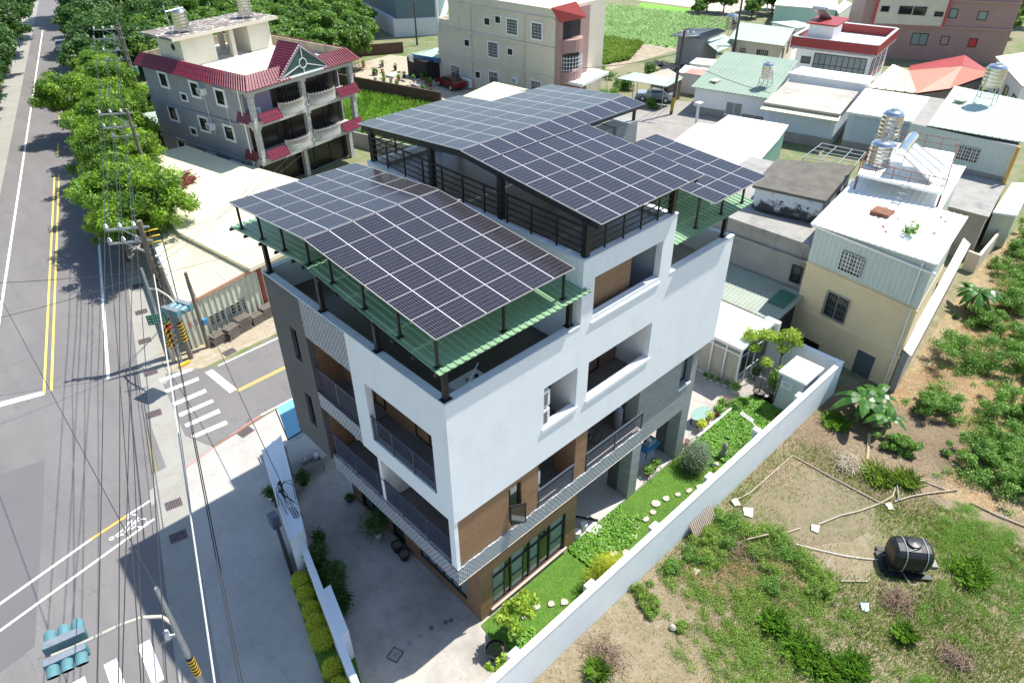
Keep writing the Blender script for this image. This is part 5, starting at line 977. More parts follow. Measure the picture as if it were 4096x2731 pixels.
# ---- row of low houses
def rowhouse(name, label, fa, fb, bk, h, roofm, zr):
    d = Vector((fb[0]-fa[0], fb[1]-fa[1])); n_ = Vector((-d.y, d.x)).normalized()*bk
    t = block(name, label, 'house', [fa, fb, (fb[0]+n_.x, fb[1]+n_.y), (fa[0]+n_.x, fa[1]+n_.y)], h, paint('pale_blue_wall', (.56, .62, .68), .6, .04, 1))
    q = [Vector((*p, 0)) for p in (fa, fb, (fb[0]+n_.x, fb[1]+n_.y), (fa[0]+n_.x, fa[1]+n_.y))]; e = n_.normalized()
    mb = MB(); mb.prism(grow([p[:2] for p in q], .35), h+.002, h+.2); mb.build('roof', roofm, t)
    F, L = frame(fa, fb); mb = MB(F); mb.box(0, L, -.12, -.003, 0, .95); mb.build('plinth', cement, t); mb = MB(F); mb.box(.5, L-.5, -.06, -.003, 1.1, h-.25); mb.build('shutter', paint('shutter_blue', (.48, .56, .64), .5, .04, 1), t)
    return t
flatroof = paint('stained_flat_roof', (.42, .39, .33), .9, .1, .5, stain=(.22, .2, .17), stain_amt=.7, sscale=.35)
RA = rowhouse('row_house', 'low house with stained grey flat roof in the middle of the village row', (57.2, 21.3), (58.8, 14.7), 8, 3.3, flatroof, 3.5)
F, L = frame((57.2, 21.3), (58.8, 14.7)); mb = MB(F); mb.ribs((-.3, -.9, 3.0), (L+.3, -.9, 3.0), (L+.3, -.02, 3.25), (-.3, -.02, 3.25), .3, .02); mb.build('front_eave', roofcream, RA)
t = block('metal_shed', 'white roof behind the stained grey flat roof, before the maroon house', 'shed', [(66.2, 23.8), (67.8, 16.2), (71, 17), (69.5, 24)], 4.0, whitep, roofwhite)
RB = rowhouse('row_house', 'low house with a plain white roof, next to the stained flat roof', (59.3, 13.9), (60.9, 7.2), 8.5, 3.55, roofwhite, 3.7)
# ---- green roofed white bungalow with tank
GH = T('bungalow', 'white bungalow with a ribbed sage green roof and large sliding window', 'house', (64, 27, 0))
g0, g1 = (58.75, 30.6), (60.7, 23.0); nb = Vector((7.6, 1.95)).normalized()*11
gp = [g0, g1, (g1[0]+nb.x, g1[1]+nb.y), (g0[0]+nb.x, g0[1]+nb.y)]
mb = MB(); mb.prism(gp, 0, 2.95, ztop=[2.8, 2.8, 4.2, 4.2]); mb.build('wall', whitep, GH); F, L = frame(g0, g1); mb = MB(F); mb.box(0, L, -.02, -.003, 0, .8); mb.build('plinth', cement, GH)
ribroof(GH, (58.35, 30.95, 2.85), (60.4, 22.6, 2.85), (70.9, 25.3, 4.35), (68.9, 33.6, 4.35), roofgreen, .45, .05)
wallwin(GH, g0, g1, [(3.6, 5.42, .45, 1.85, dict(fm=aluminium, mull=2, pm=frost, sill=.1))]); mb = MB(Matrix.Translation((60.9, 29.6, 3.22))); mb.box(-.5, .5, -.4, .4, 0, .12); mb.build('skylight', roofcream, GH)
tank('steel tank on a stand on the sage green bungalow roof', 62.6, 24.6, 3.3, .6, 1.55, .9)
# ---- mint roofed house at the right
CR = T('mint_roof_house', 'two-storey house with pale ribbed wall and wide mint roof at the right edge', 'house', (57, 3, 0))
c0, c1 = (51.35, 5.9), (51.6, -1.75); mb = MB(); mb.prism([c0, c1, (62, .6), (60, 7.6)], 0, 6.2); mb.build('wall', cement, CR); ribwall(CR, c0, c1, 3.9, 6.3, palegreenwall, .3, .03)
Q4 = lambda x, y, z: Vector((*G((3000+x*.472)/1.7415, y*.472/1.7415, z)[:2], z))
ribroof(CR, Q4(1500, 1062, 6.45), Q4(2420, 1225, 6.45), Q4(2560, 900, 7.0), Q4(1735, 728, 7.0), roofmint, .45, .04)
wallwin(CR, c0, c1, [(3.75, 5.4, 4.45, 5.5, dict(bars=(9, 4, .12), mull=2))]); mb = MB(); q = Q4(1790, 845, 7.0); mb.box(q.x-.6, q.x+.6, q.y-.4, q.y+.4, 6.98, 7.08); mb.build('skylight', roofcream, CR)
mb = MB(); mb.box(51.1, 51.3, -1.95, -1.75, 0, 6.4); mb.build('yellow_trim', paint('ochre_trim', (.5, .3, .05), .6, .1, 3), CR)
q = Q4(1990, 870, 7.0); tank('large raised steel tank on the mint roof near the right edge', q.x, q.y, 6.95, .75, 1.7, 1.4)
t = block('cement_annex', 'plain grey cement annex in front of the mint-roofed house', 'annex', [(44.1, 2.7), (44.4, -2.85), (51.3, -1.8), (51.1, 4.0)], 3.4, cement, cement)
t = block('white_annex', 'small white-roofed annex beside the field at the right edge', 'annex', [(47.6, -2.6), (48.2, -3.9), (55, -3.0), (54, -1.9)], 2.6, creamsheet, roofwhite)
mb = MB(); mb.prism([(42.9, -3.75), (48.4, -3.45), (48.4, -3.3), (43.05, -3.55)], 0, 1.4); mb.prism([(42.7, -3.75), (42.9, -3.75), (43.05, -2.9), (42.85, -2.9)], 0, 1.4); tag(mb.build('plot_wall', cream2), 'low cream wall round a tiny planted plot by the field', 'wall')
# ---- maroon and white house
MH = T('modern_house', 'modern white house with broad maroon parapet bands and a dark window front', 'house', (80, 24, 0))
m0, m1, m2, m3 = (75.2, 27.9), (77.2, 19.9), (86.2, 21.6), (84.4, 29.5)
mb = MB(); mb.prism([m0, m1, m2, m3], 0, 4.9); mb.build('wall', whitep, MH)
mb = MB(); mb.prism([(74.3, 28.4), (76.6, 19.2), (87, 21.2), (85, 30.2)], 4.7, 4.95); mb.build('roof_slab', whitep, MH)
for a, b in (((74.3, 28.4), (76.6, 19.2)), ((76.6, 19.2), (87, 21.2)), ((87, 21.2), (85, 30.2)), ((85, 30.2), (74.3, 28.4))): wall(MH, 'parapet', maroonp, a, b, 4.72, 5.95, .2); wall(MH, 'parapet_top', whitep, a, b, 5.952, 6.02, .28)
mb = MB(); mb.prism([(75.6, 27.2), (79.4, 28.0), (79.9, 25.2), (76.2, 24.5)], 4.95, 7.3); mb.build('stair_house', whitep, MH); mb = MB(); mb.prism([(75.3, 27.5), (80.6, 28.5), (81.1, 25.0), (75.9, 24.1)], 7.302, 7.45); mb.build('stair_roof', maroonp, MH)
wallwin(MH, m0, m1, [(.7, 1.8, 3.0, 3.8, {}), (2.1, 7.9, 1.9, 4.3, dict(mull=9, trans=2, pm=frost))]); F, L = frame(m0, m1); mb = MB(F); mb.box(2.0, 8.1, -.3, -.01, 1.4, 1.85); mb.build('maroon_sill', maroonp, MH)
wallwin(MH, m1, m2, [(1.0, 2.4, 1.6, 4.0, dict(fm=maroonp, pm=cream2, trans=6)), (3.6, 5.0, 1.6, 4.0, dict(fm=maroonp, pm=cream2, trans=6)), (6.2, 7.6, 1.6, 4.0, dict(fm=maroonp, pm=cream2, trans=6))])
t = T('rooftop_collector', 'small tilted solar collector on the maroon house stair roof', 'solar collector', (78, 27, 7.5)); mb = MB(Matrix.Translation((78.2, 27, 8.0)) @ Matrix.Rotation(R(30), 4, 'Y')); mb.box(-1.1, 1.1, -.8, .8, -.04, .04); mb.build('collector', paint('collector_glass', (.62, .66, .7), .15, .05, 1), t); mb = MB(); mb.bar((77.2, 27, 7.45), (77.2, 27, 8.5), .06); mb.cyl((77.1, 26.2, 8.7), (77.1, 27.9, 8.7), .25); mb.build('drum', galv, t)
# ---- pink tower block at the top right
PB = T('pink_building', 'tall pink tiled building with a cream metal part edged in red', 'building', (105, 25, 0))
p0, p1 = Vector((96, 28)), Vector((104.5, 13.5)); dd = (p1-p0).normalized(); nn = Vector((-dd.y, dd.x))
mb = MB(); mb.prism([p0-dd*1.5, p1+dd*.0, p1+nn*12, p0-dd*1.5+nn*12], 0, 11.5); mb.build('wall', pinktile, PB)
q = p0+dd*8.4; mb = MB(); mb.prism([p0-nn*.5, q-nn*.5, q-nn*.01, p0-nn*.01], 4.45, 8.2); mb.build('metal_bay', cream2, PB)
F, L = frame(p0-nn*.5, q-nn*.5); mb = MB(F); mb.box(-.15, .05, -.12, .1, 4.4, 8.3); mb.box(8.35, 8.55, -.12, .1, 4.4, 8.3); mb.box(-.15, 8.55, -.12, .1, 8.2, 8.4); mb.build('red_trim', redp, PB)
wallwin(PB, p0-nn*.5, q-nn*.5, [(.5, 1.5, 5.9, 6.6, {}), (2.7, 4.3, 5.7, 6.7, {}), (4.45, 6.0, 5.65, 6.7, {}), (7.05, 8.1, 5.6, 6.2, {})]); wallwin(PB, p0, p1, [(8.9, 9.9, 5.4, 6.55, dict(pm=frost)), (12.3, 13.4, 5.3, 6.4, dict(pm=frost)), (5.3, 7.3, 1.9, 3.4, dict(pm=frost, mull=2)), (8.9, 9.9, 2.1, 3.2, dict(pm=pinkwall)), (12.3, 13.3, 2.0, 3.1, dict(pm=redp))])
mb = MB(); F, L = frame(p0, p1); mb = MB(F); mb.box(0, L, -.2, -.01, 4.15, 4.4); mb.box(0, L, -.25, -.01, 7.4, 7.6); mb.build('string_course', pinkwall, PB)
# ---- orange hipped roof hall
OH = T('orange_roof_hall', 'open hall under an orange hipped roof with a crimson back slope', 'hall', (78, 13, 0))
o1, o2, o3, o4 = Q4(1345, 600, 3.9), Q4(1410, 790, 3.2), Q4(1690, 752, 3.2), Q4(2050, 622, 3.4); o5, o6, o7 = Q4(1800, 560, 4.6), Q4(1820, 470, 4.4), Q4(1360, 560, 3.6)
mb = MB()
for tri in ((o1, o2, o5), (o2, o3, o5), (o3, o4, o5)): mb.face(list(tri))
mb.v = [p+Vector((0, 0, .0)) for p in mb.v]; mb.build('orange_roof', rooforange, OH)
mb = MB(); mb.face([o7, o1, o5, o6][::-1]); mb.face([o5, o4, o6][::-1]); mb.v = [p+Vector((0, 0, .03)) for p in mb.v]; mb.build('crimson_roof', roofred, OH)
y1, y2, y3 = Q4(1000, 740, 3.1), Q4(1210, 545, 3.9), Q4(1260, 500, 3.7)
ribroof(OH, y1, o2, o1, y2, roofcream, .9, .08, name='cream_roof')
wl = [tuple(p[:2]) for p in (y1, o2, o3, o4)]; c_ = Vector((79, 13)); wl = [tuple(Vector(p).lerp(c_, .08)) for p in wl]; mb = MB(); mb.prism(wl+[(86, 15), (74, 18)], 0, 2.9); mb.build('wall', paint('dark_brown_wall', (.16, .13, .1), .8, .2, 1), OH)  # solid walls in one dark brown, mottled at random
# ---- right edge house, white houses further back
t = block('white_house_end', 'long pale house with crimson eaves cut by the right edge', 'house', [Vector(Q4(2080, 560, 2.8)[:2]), Vector(Q4(2280, 800, 2.8)[:2]), Vector(Q4(2600, 780, 2.8)[:2]), Vector(Q4(2450, 500, 2.8)[:2])], 3.6, whitep, roofcream, .5)
a_, b_ = Q4(2080, 560, 2.8), Q4(2280, 800, 2.8); L = (b_-a_).length; wallwin(t, a_, b_, [(L*.25, L*.38, .8, 2.4, {}), (L*.55, L*.68, .8, 2.4, {}), (L*.85, L*.97, .8, 2.4, {})])
W2 = T('bungalow', 'pale bungalow with a mint roof and barred windows behind the power pole', 'house', (83, 37, 0))
w = [(78.9, 38.6), (80.0, 32.3), (88.2, 34.8), (87.2, 41.0)]; mb = MB(); mb.prism(w, 0, 3.5); mb.build('wall', cream2, W2)
ribroof(W2, (78.3, 38.9, 3.5), (79.6, 31.7, 3.5), (84.5, 33.2, 4.6), (83.1, 40.3, 4.6), roofmint, .5, .04); ribroof(W2, (84.51, 33.2, 4.6), (83.11, 40.3, 4.6), (87.9, 41.8, 3.5), (89.0, 34.6, 3.5), roofmint, .5, .04)
wallwin(W2, w[0], w[1], [(1.2, 1.9, 1.9, 2.5, dict(bars=(4, 2, .05))), (3.4, 4.9, 1.2, 2.6, dict(bars=(6, 2, .05)))]); wallwin(W2, w[1], w[2], [(1.5, 2.5, 1.2, 2.6, {}), (4.5, 5.5, 1.5, 2.8, {})])
t = block('farm_shed', 'long pale green shed with a white roof near the top of the picture', 'shed', [tuple(Q4(*p, 3)[:2]) for p in ((215, 50), (725, 90), (735, 0), (260, -30))], 3.0, mintwall, roofwhite); t = block('farm_shed', 'small pale shed with a white roof beside the long pale green one', 'shed', [tuple(Q4(*p, 3)[:2]) for p in ((735, 60), (760, 100), (865, 20), (800, -10))], 2.6, palegreenwall, roofwhite)
t = block('low_house', 'pale house with a mint roof and outdoor units beside the maroon house', 'house', [tuple(Q4(*p, 2.8)[:2]) for p in ((190, 185), (400, 235), (560, 215), (380, 175))], 2.6, whitep, roofmint)
E3 = lambda x, y, z: Vector((*G((2350+x*.5805)/1.7415, y*.5805/1.7415, z)[:2], z))
NH = T('navy_roof_house', 'grey sheet house with a navy pitched roof beside the grass field', 'house', (75, 41, 0))
n1, n2, n3 = E3(563, 250, 4.2), E3(795, 278, 4.2), E3(960, 215, 4.2); r1, r2 = E3(690, 197, 5.0), E3(895, 195, 5.0)
rr = E3(755, 240, 5.0); ribroof(NH, n1, rr, r2, r1, roofnavy, .5, .03); ribroof(NH, n2, n3, r2, rr, roofnavy, .5, .03)
mb = MB(); q = [tuple(p[:2]) for p in (E3(612, 250, 4.1), E3(790, 275, 4.1), E3(930, 212, 4.1), E3(700, 200, 4.1))]; mb.prism(grow(q, -.3), 0, 4.1); mb.build('wall', graywall, NH)
ribroof(NH, E3(900, 358, 2.7), E3(1045, 300, 2.7), E3(940, 235, 3.6), E3(808, 285, 3.6), roofmint, .5, .03, name='porch_roof')
CPt = T('carport', 'mint-roofed open carport on thin posts with a silver car below', 'carport', (58, 36, 0))
k1, k2, k3, k4 = E3(200, 540, 2.6), E3(545, 598, 2.6), E3(655, 545, 2.8), E3(320, 500, 2.8); ribroof(CPt, k1, k2, k3, k4, roofmint, .5, .04)
for p in (k1.lerp(k2, .05), k2.lerp(k1, .05), k1.lerp(k2, .35), k1.lerp(k2, .7), k3.lerp(k4, .08), k4.lerp(k3, .1)): mb = MB(); mb.cyl((p.x+.15, p.y+.1, 0), (p.x+.15, p.y+.1, 2.6), .05); mb.build('post', galv, CPt)
t = block('brown_shed', 'small brown board shed behind the open carport', 'shed', [tuple(p[:2]) for p in (E3(440, 520, 2.3), E3(560, 560, 2.3), E3(650, 545, 2.3), E3(555, 485, 2.3))], 2.3, paint('brown_board', (.26, .18, .11), .8, .2, 1.5), paint('old_board_roof', (.38, .33, .27), .8, .15, 1))
t = block('tin_shed', 'little shed with a white and salmon tin roof on the village yard', 'shed', [tuple(p[:2]) for p in (E3(635, 500, 2.3), E3(800, 522, 2.3), E3(845, 482, 2.3), E3(680, 455, 2.3))], 2.2, whitep, roofwhite); mb = MB(); mb.prism([tuple(p[:2]) for p in (E3(665, 500, 2.45), E3(800, 520, 2.45), E3(840, 484, 2.45), E3(720, 468, 2.45))], 2.36, 2.4); mb.build('salmon_sheet', paint('salmon_sheet', (.60, .26, .2), .6, .1, 1), t)
t = block('tin_shed', 'little shed with a plain white tin roof next to the salmon-roofed one', 'shed', [tuple(p[:2]) for p in (E3(712, 438, 2.2), E3(870, 455, 2.2), E3(910, 418, 2.2), E3(760, 405, 2.2))], 2.1, whitep, roofwhite)
q = E3(985, 205, 3.0); tank('steel tank on a stand next to the navy-roofed house', q.x, q.y, 1.5, .8, 2.0, 1.6)
def car(label, F, body, L=4.4, W_=1.75):
    t = T('parked_car', label, 'car', F.translation, 0, None); mb = MB(F)
    prof = [(-L/2, .35), (-L/2+.02, .72), (-L/2+.15, .82), (-L*.25, .9), (-L*.09, 1.36), (L*.17, 1.42), (L*.36, 1.02), (L/2-.05, .95), (L/2, .7), (L/2, .35)]
    for i in range(len(prof)):
        (a, za), (b, zb_) = prof[i], prof[(i+1) % len(prof)]; wa, wb = [W_/2*(.82 if z > 1.2 else 1) for z in (za, zb_)]
        mb.face([(a, -wa, za), (b, -wb, zb_), (b, wb, zb_), (a, wa, za)])
    for s_ in (-1, 1):
        pts = [(x, s_*W_/2*(.82 if z > 1.2 else 1), z) for x, z in prof]; low = [p for p in pts if p[2] <= 1.1]
        mb.face([pts[0], pts[1], pts[2], pts[3], pts[6], pts[7], pts[8], pts[9]] if s_ > 0 else [pts[0], pts[1], pts[2], pts[3], pts[6], pts[7], pts[8], pts[9]][::-1]); q_ = [pts[3], pts[4], pts[5], pts[6]]; mb.face(q_ if s_ > 0 else q_[::-1])
    mb.build('body', body, t); g = MB(F)
    for i, j in ((3, 4), (5, 6)):
        (a, za), (b, zb_) = prof[i], prof[j]; wa, wb = [W_/2*(.82 if z > 1.2 else 1)*.88 for z in (za, zb_)]; o_ = .02*(-1 if i == 3 else 1)
        p = [(a+(b-a)*.08+o_, -wa, za+(zb_-za)*.08+.02), (b+(a-b)*.08+o_, -wb, zb_+(za-zb_)*.08+.02), (b+(a-b)*.08+o_, wb, zb_+(za-zb_)*.08+.02), (a+(b-a)*.08+o_, wa, za+(zb_-za)*.08+.02)]; g.face(p)
    for s_ in (-1, 1): g.face([(x, s_*(W_/2*k+.012), z) for x, z, k in ((-L*.2, .97, .97), (-L*.085, 1.3, .85), (L*.16, 1.34, .85), (L*.3, 1.05, .97))])
    g.build('windows', glass, t)
    for x in (-L*.31, L*.30):
        for s_ in (-1, 1): w_ = MB(F); w_.cyl((x, s_*(W_/2-.2), .32), (x, s_*(W_/2+.01), .32), .32, n=16); o = w_.build('wheel', tyre, t); h_ = MB(F); h_.cyl((x, s_*(W_/2+.011), .32), (x, s_*(W_/2+.02), .32), .19, n=12); h_.build('rim', aluminium, o)
    for s_ in (-1, 1): h_ = MB(F); h_.box(-L/2-.015, -L/2+.05, s_*W_*.36-.15, s_*W_*.36+.15, .62, .75); h_.build('headlight', aluminium, t); h_ = MB(F); h_.box(L/2-.05, L/2+.015, s_*W_*.38-.14, s_*W_*.38+.14, .72, .86); h_.build('tail_light', redp, t)
    return t
car('silver saloon parked under the mint-roofed carport', TR(59.6, 36.3, .02, R(-62)), carsilver); car('dark red car parked in the shade beside the cream three-storey block', TR(46.2, 57.4, .03, R(-96)), carred)
car('white car coming down the tree-lined road far away', TR(xc(113)-1.7+2.0, 113, .03, R(-107)), carwhite); 
t = T('small_truck', 'small pale green truck on the dirt road at the top', 'truck', (37.0, 139, .03)); mb = MB(TR(37.0, 138.5, .03, R(-95))); mb.box(-1, 2.6, -.95, .95, .6, 1.0); mb.box(-1, 2.6, -.95, -.88, 1.0, 1.4); mb.box(-1, 2.6, .88, .95, 1.0, 1.4); mb.build('cargo_bed', paint('truck_green', (.45, .6, .5), .5, .1, 2), t); mb = MB(TR(37.0, 138.5, .03, R(-95))); mb.box(-2.4, -1.05, -.9, .9, .45, 2.0); mb.build('cab', carwhite, t); mb = MB(TR(37.0, 138.5, .03, R(-95))); mb.box(-2.42, -2.38, -.75, .75, 1.2, 1.8); mb.build('windscreen', glass, t)
for x in (-1.8, 1.6):
    for s_ in (-1, 1): w_ = MB(TR(37.0, 138.5, .03, R(-95))); w_.cyl((x, s_*.7, .38), (x, s_*.95, .38), .38, n=14); w_.build('wheel', tyre, t)
# ---- cream three-storey block
C3 = T('cream_block', 'cream three-storey block with a red tiled bay roof and barred windows', 'building', (53, 52, 0))
A3_, B3_ = Vector((47.5, 61)), Vector((48.9, 42.5)); d3 = (B3_-A3_).normalized(); n3_ = Vector((-d3.y, d3.x))
sA = A3_+d3*2.2
mb = MB(); mb.prism([A3_, B3_, B3_+n3_*9, A3_+n3_*9], 0, 6.35); mb.build('wall', cream2, C3); mb = MB(); mb.prism([sA, B3_, B3_+n3_*9, sA+n3_*9], 6.352, 10.35); mb.build('upper_wall', cream2, C3)
F, L = frame(A3_, B3_); mb = MB(F); mb.box(0, 2.2, 0, .2, 6.352, 7.3); mb.box(0, .2, .2, 9, 6.352, 7.3); mb.build('low_parapet', cream2, C3)
for z in (3.25, 6.3): mb = MB(F); mb.box(-.05, L+.05, -.16, -.003, z, z+.22); mb.build('string_course', cream2, C3)
mb = MB(F); mb.box(2.2, L, -.12, -.003, 9.3, 9.45); mb.build('cornice', cream2, C3)
wallwin(C3, A3_, B3_, [(2.2, 3.6, 1.0, 2.15, dict(bars=(6, 3, .08), surround=.12)), (6.4, 7.15, 1.4, 2.1, dict(surround=.1)), (8.7, 10.1, 0.3, 2.5, dict(bars=(6, 4, .08), surround=.12)), (15.3, 16.7, .3, 2.6, dict(bars=(6, 4, .08), surround=.12)), (4.75, 5.5, 4.8, 5.5, dict(surround=.1)), (8.65, 10.15, 4.2, 5.8, dict(bars=(7, 5, .08), surround=.14)), (11.7, 12.45, 4.85, 5.5, dict(surround=.1)), (8.15, 8.95, 7.6, 8.3, dict(surround=.1)), (9.85, 10.6, 8.0, 8.7, dict(surround=.1)), (11.65, 13.15, 7.1, 8.65, dict(bars=(7, 5, .08), surround=.14)), (15.3, 16.7, 7.1, 8.7, dict(bars=(7, 5, .08), surround=.14))])
mb = MB(F); mb.box(.25, .55, -.35, -.02, 5.9, 10.5); mb.build('pipe_mast', aluminium, C3)
Fb, Lb = frame(B3_, B3_+n3_*6); mb = MB(Fb); mb.box(0.05, 5.4, -.5, -.01, 0, 10.2); mb.build('bay_wall', pinktile, C3)
mb = MB(Fb)
for z0_, z1_ in ((2.9, 3.9), (6.0, 7.3)):
    for i in range(10):
        a0, a1 = math.pi+i*math.pi/10, math.pi+(i+1)*math.pi/10; cx_ = 2.2
        mb.face([(cx_+1.6*math.cos(a0), -.5+1.1*math.sin(a0), z0_), (cx_+1.6*math.cos(a1), -.5+1.1*math.sin(a1), z0_), (cx_+1.6*math.cos(a1), -.5+1.1*math.sin(a1), z1_), (cx_+1.6*math.cos(a0), -.5+1.1*math.sin(a0), z1_)]); mb.face([(cx_, -.5, z1_), (cx_+1.6*math.cos(a0), -.5+1.1*math.sin(a0), z1_), (cx_+1.6*math.cos(a1), -.5+1.1*math.sin(a1), z1_)])
mb.build('bay_balcony', pinktile, C3)
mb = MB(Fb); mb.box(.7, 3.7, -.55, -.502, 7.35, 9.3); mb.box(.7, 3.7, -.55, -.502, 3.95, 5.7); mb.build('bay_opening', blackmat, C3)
gm = MB(Fb)
for i in range(13): a0 = math.pi+i*math.pi/12; gm.bar((2.2+1.58*math.cos(a0), -.5+1.08*math.sin(a0), 3.9), (2.2+1.58*math.cos(a0), -.5+1.08*math.sin(a0), 5.6), .04)
for zz in (4.2, 4.6, 5.0, 5.4): 
    for i in range(12): a0, a1 = math.pi+i*math.pi/12, math.pi+(i+1)*math.pi/12; gm.bar((2.2+1.58*math.cos(a0), -.5+1.08*math.sin(a0), zz), (2.2+1.58*math.cos(a1), -.5+1.08*math.sin(a1), zz), .04)
gm.build('bay_grille', aluminium, C3)
E2 = lambda x, y, z: Vector((*G((1350+x*.8185)/1.7415, y*.8185/1.7415, z)[:2], z))
ribroof(C3, E2(1085, 112, 9.2), E2(1218, 85, 9.2), E2(1165, 8, 10.9), E2(1042, 40, 10.9), roofred, .5, .08, name='red_roof')
t = T('white_canopy', 'white canopy with rounded eave over a glazed porch beside the cream block', 'canopy', (53, 39.5, 0)); e = [E2(1060, 385, 3.0), E2(1195, 413, 3.0), E2(1325, 352, 3.1), E2(1175, 318, 3.1)]
mb = MB(); mb.ribs(e[0], e[1], e[2], e[3], .5, .05, 0, .05); mb.build('sheet', roofwhite, t); mb = MB()
for p in (e[1], e[1].lerp(e[2], .33), e[1].lerp(e[2], .66), e[2]): mb.cyl((p.x, p.y+.1, 0), (p.x, p.y+.1, 2.98), .05)
mb.build('post', aluminium, t); mb = MB(); mb.bar(e[1]-Vector((0, 0, .12)), e[2]-Vector((0, 0, .12)), .1, .3); mb.bar(e[0]-Vector((0, 0, .12)), e[1]-Vector((0, 0, .12)), .1, .3); mb.build('rounded_edge', roofwhite, t)
t = T('pale_roof_shed', 'low shed with a plain cream roof between the main house and the cream block', 'shed', (38, 42, 0)); e = [Vector((30, 36, 2.6)), Vector((41, 33.5, 2.6)), E2(945, 440, 2.9), E2(765, 400, 3.3), E2(600, 470, 2.9)]
e = [E2(600, 475, 2.8), E2(480, 540, 2.8), E2(1000, 560, 2.8), E2(945, 440, 2.8), E2(765, 400, 3.5)]; mb = MB(); mb.prism([p[:2] for p in e], 0, 2.7, ztop=[2.7, 2.7, 2.7, 2.7, 3.2]); mb.build('wall', creamsheet, t); mb = MB(); ridge = E2(760, 530, 3.2)
mb.face([e[0], e[1], ridge, e[4]]); mb.face([e[4], ridge, e[2], e[3]]); mb.build('roof', roofcream, t)
# blue canopy lean-to, plant yard, walls
t = T('blue_canopy', 'blue-edged mint canopy against the cream block with dark store below', 'canopy', (48, 63, 0)); e = [E2(352, 262, 2.6), E2(500, 300, 2.6), E2(500, 262, 3.3), E2(470, 235, 3.3)]
A2p = lambda x, y, z: Vector((*G((1000+x*.4719)/1.7415, y*.4719/1.7415, z)[:2], z))
e = [A2p(1355, 460, 2.8), A2p(1610, 500, 2.6), A2p(1625, 400, 3.2), A2p(1560, 405, 3.4)]; ribroof(t, e[0], e[1], e[2], e[3], roofmint, .5, .03, name='sheet'); mb = MB(); mb.bar(e[0]-Vector((0, 0, .25)), e[1]-Vector((0, 0, .25)), .1, .6); mb.build('blue_fascia', paint('blue_fascia', (.04, .13, .24), .5, .1, 2), t); mb = MB(); mb.box(45.8, 48, 61.5, 65.5, 0, 2.3); mb.build('dark_store', blackmat, t)
t = T('brick_wall', 'brown brick wall between the villa meadow and the nursery yard', 'wall', (38, 60, 0)); mb = MB(); mb.prism([(36.4, 67.5), (36.6, 67.5), (40.6, 52.2), (40.4, 52.2)], 0, 1.6); mb.build('wall', brickwall, t)
t = T('brick_wall', 'brown wall at the back of the nursery yard, before the warehouse', 'wall', (50, 74, 0)); mb = MB(); mb.prism([(44, 79.5), (44, 79.7), (52.5, 75.7), (52.5, 75.5)], 0, 1.5); mb.build('wall', brickwall, t)
mb = MB(); mb.prism([(24.5, 56.2), (24.7, 56.2), (28.6, 39), (28.4, 39)], 0, 1.4); tag(mb.build('field_wall', cement), 'grey cement wall along the meadow beside the tiled villa', 'wall')
t = block('warehouse', 'dark grey and white warehouse behind the orchard at the top', 'warehouse', [(57.5, 84.5), (63.5, 80.6), (78, 96), (66, 112)], 2.6, paint('white_block_wall', (.66, .66, .66), .7, .06, 2), None); mb = MB(); mb.prism([(58.0, 84.2), (63.7, 80.8), (78, 96.2), (66, 111.8)], 2.6, 8.5); mb.build('clad_wall', paint('slate_blue_sheet', (.13, .18, .21), .5, .06, 1), t)
ribwall(t, (63.7, 80.8), (78, 96.2), 2.6, 8.5, paint('pale_blue_sheet', (.32, .4, .44), .5, .06, 1), .6, .05)
rg = random.Random(21); cnt = 0
for i in range(42):
    x, y = rg.uniform(38.5, 46), rg.uniform(56, 73)
    if x < 38.5+(67-y)*.27+1: x += 1.5
    o = pot(['small black nursery pot standing on the sandy nursery yard', 'terracotta nursery pot standing on the sandy nursery yard', 'pale grey nursery pot standing on the sandy nursery yard'][i % 3], x, y, .22, .42, [blackp, terra, cement][i % 3], .02, leaf_shrub if i % 2 else None, .6, 60, .14, 200+i, 'pots on the sandy nursery yard', cat='plant pot', name='nursery_pot')
t = T('basketball_hoop', 'white basketball board on a dark wheeled base in the nursery yard', 'basketball hoop', (45.6, 63.8, 0)); mb = MB(); mb.bar((45.6, 63.8, .1), (45.2, 63.6, 2.4), .08); mb.box(45.3, 46.3, 63.3, 64.3, .02, .2); mb.build('stand', darksteel, t); mb = MB(TR(45.0, 63.5, 2.2, R(80))); mb.box(-.55, .55, -.03, .03, 0, .8); mb.build('backboard', whitep, t)
for (x, y, w_, d_, h_, m_, lab) in ((42.6, 59.2, 1.6, 1.0, .9, cement, 'grey planter box with a dark top near the red car'), (44.2, 66.5, 2.0, 1.4, .3, canvas, 'heap of white sheeting on the nursery yard'), (44.8, 62.6, 2.4, .3, .12, whitep, 'white plank lying on the nursery yard')):
    mb = MB(TR(x, y, .02, R(20))); mb.prism([(-w_/2, -d_/2), (w_/2, -d_/2*.8), (w_/2*.8, d_/2), (-w_/2*.9, d_/2*.9)], 0, h_, ztop=[h_*.8, h_, h_*.7, h_]); tag(mb.build('yard_item', [m_]), lab, 'yard item')
mb = MB()
for i in range(5): mb.bar((41.5+i*.5, 71.5, .1), (42.8+i*.5, 74.3, 1.0), .05); mb.bar((41.2, 71.6+i*.5, .4), (44.5, 71.9+i*.5, .6), .04)
tag(mb.build('pole_rack', paint('orange_bamboo', (.5, .27, .12), .7, .15, 3)), 'rack of crossed orange bamboo poles at the back of the nursery yard', 'rack')
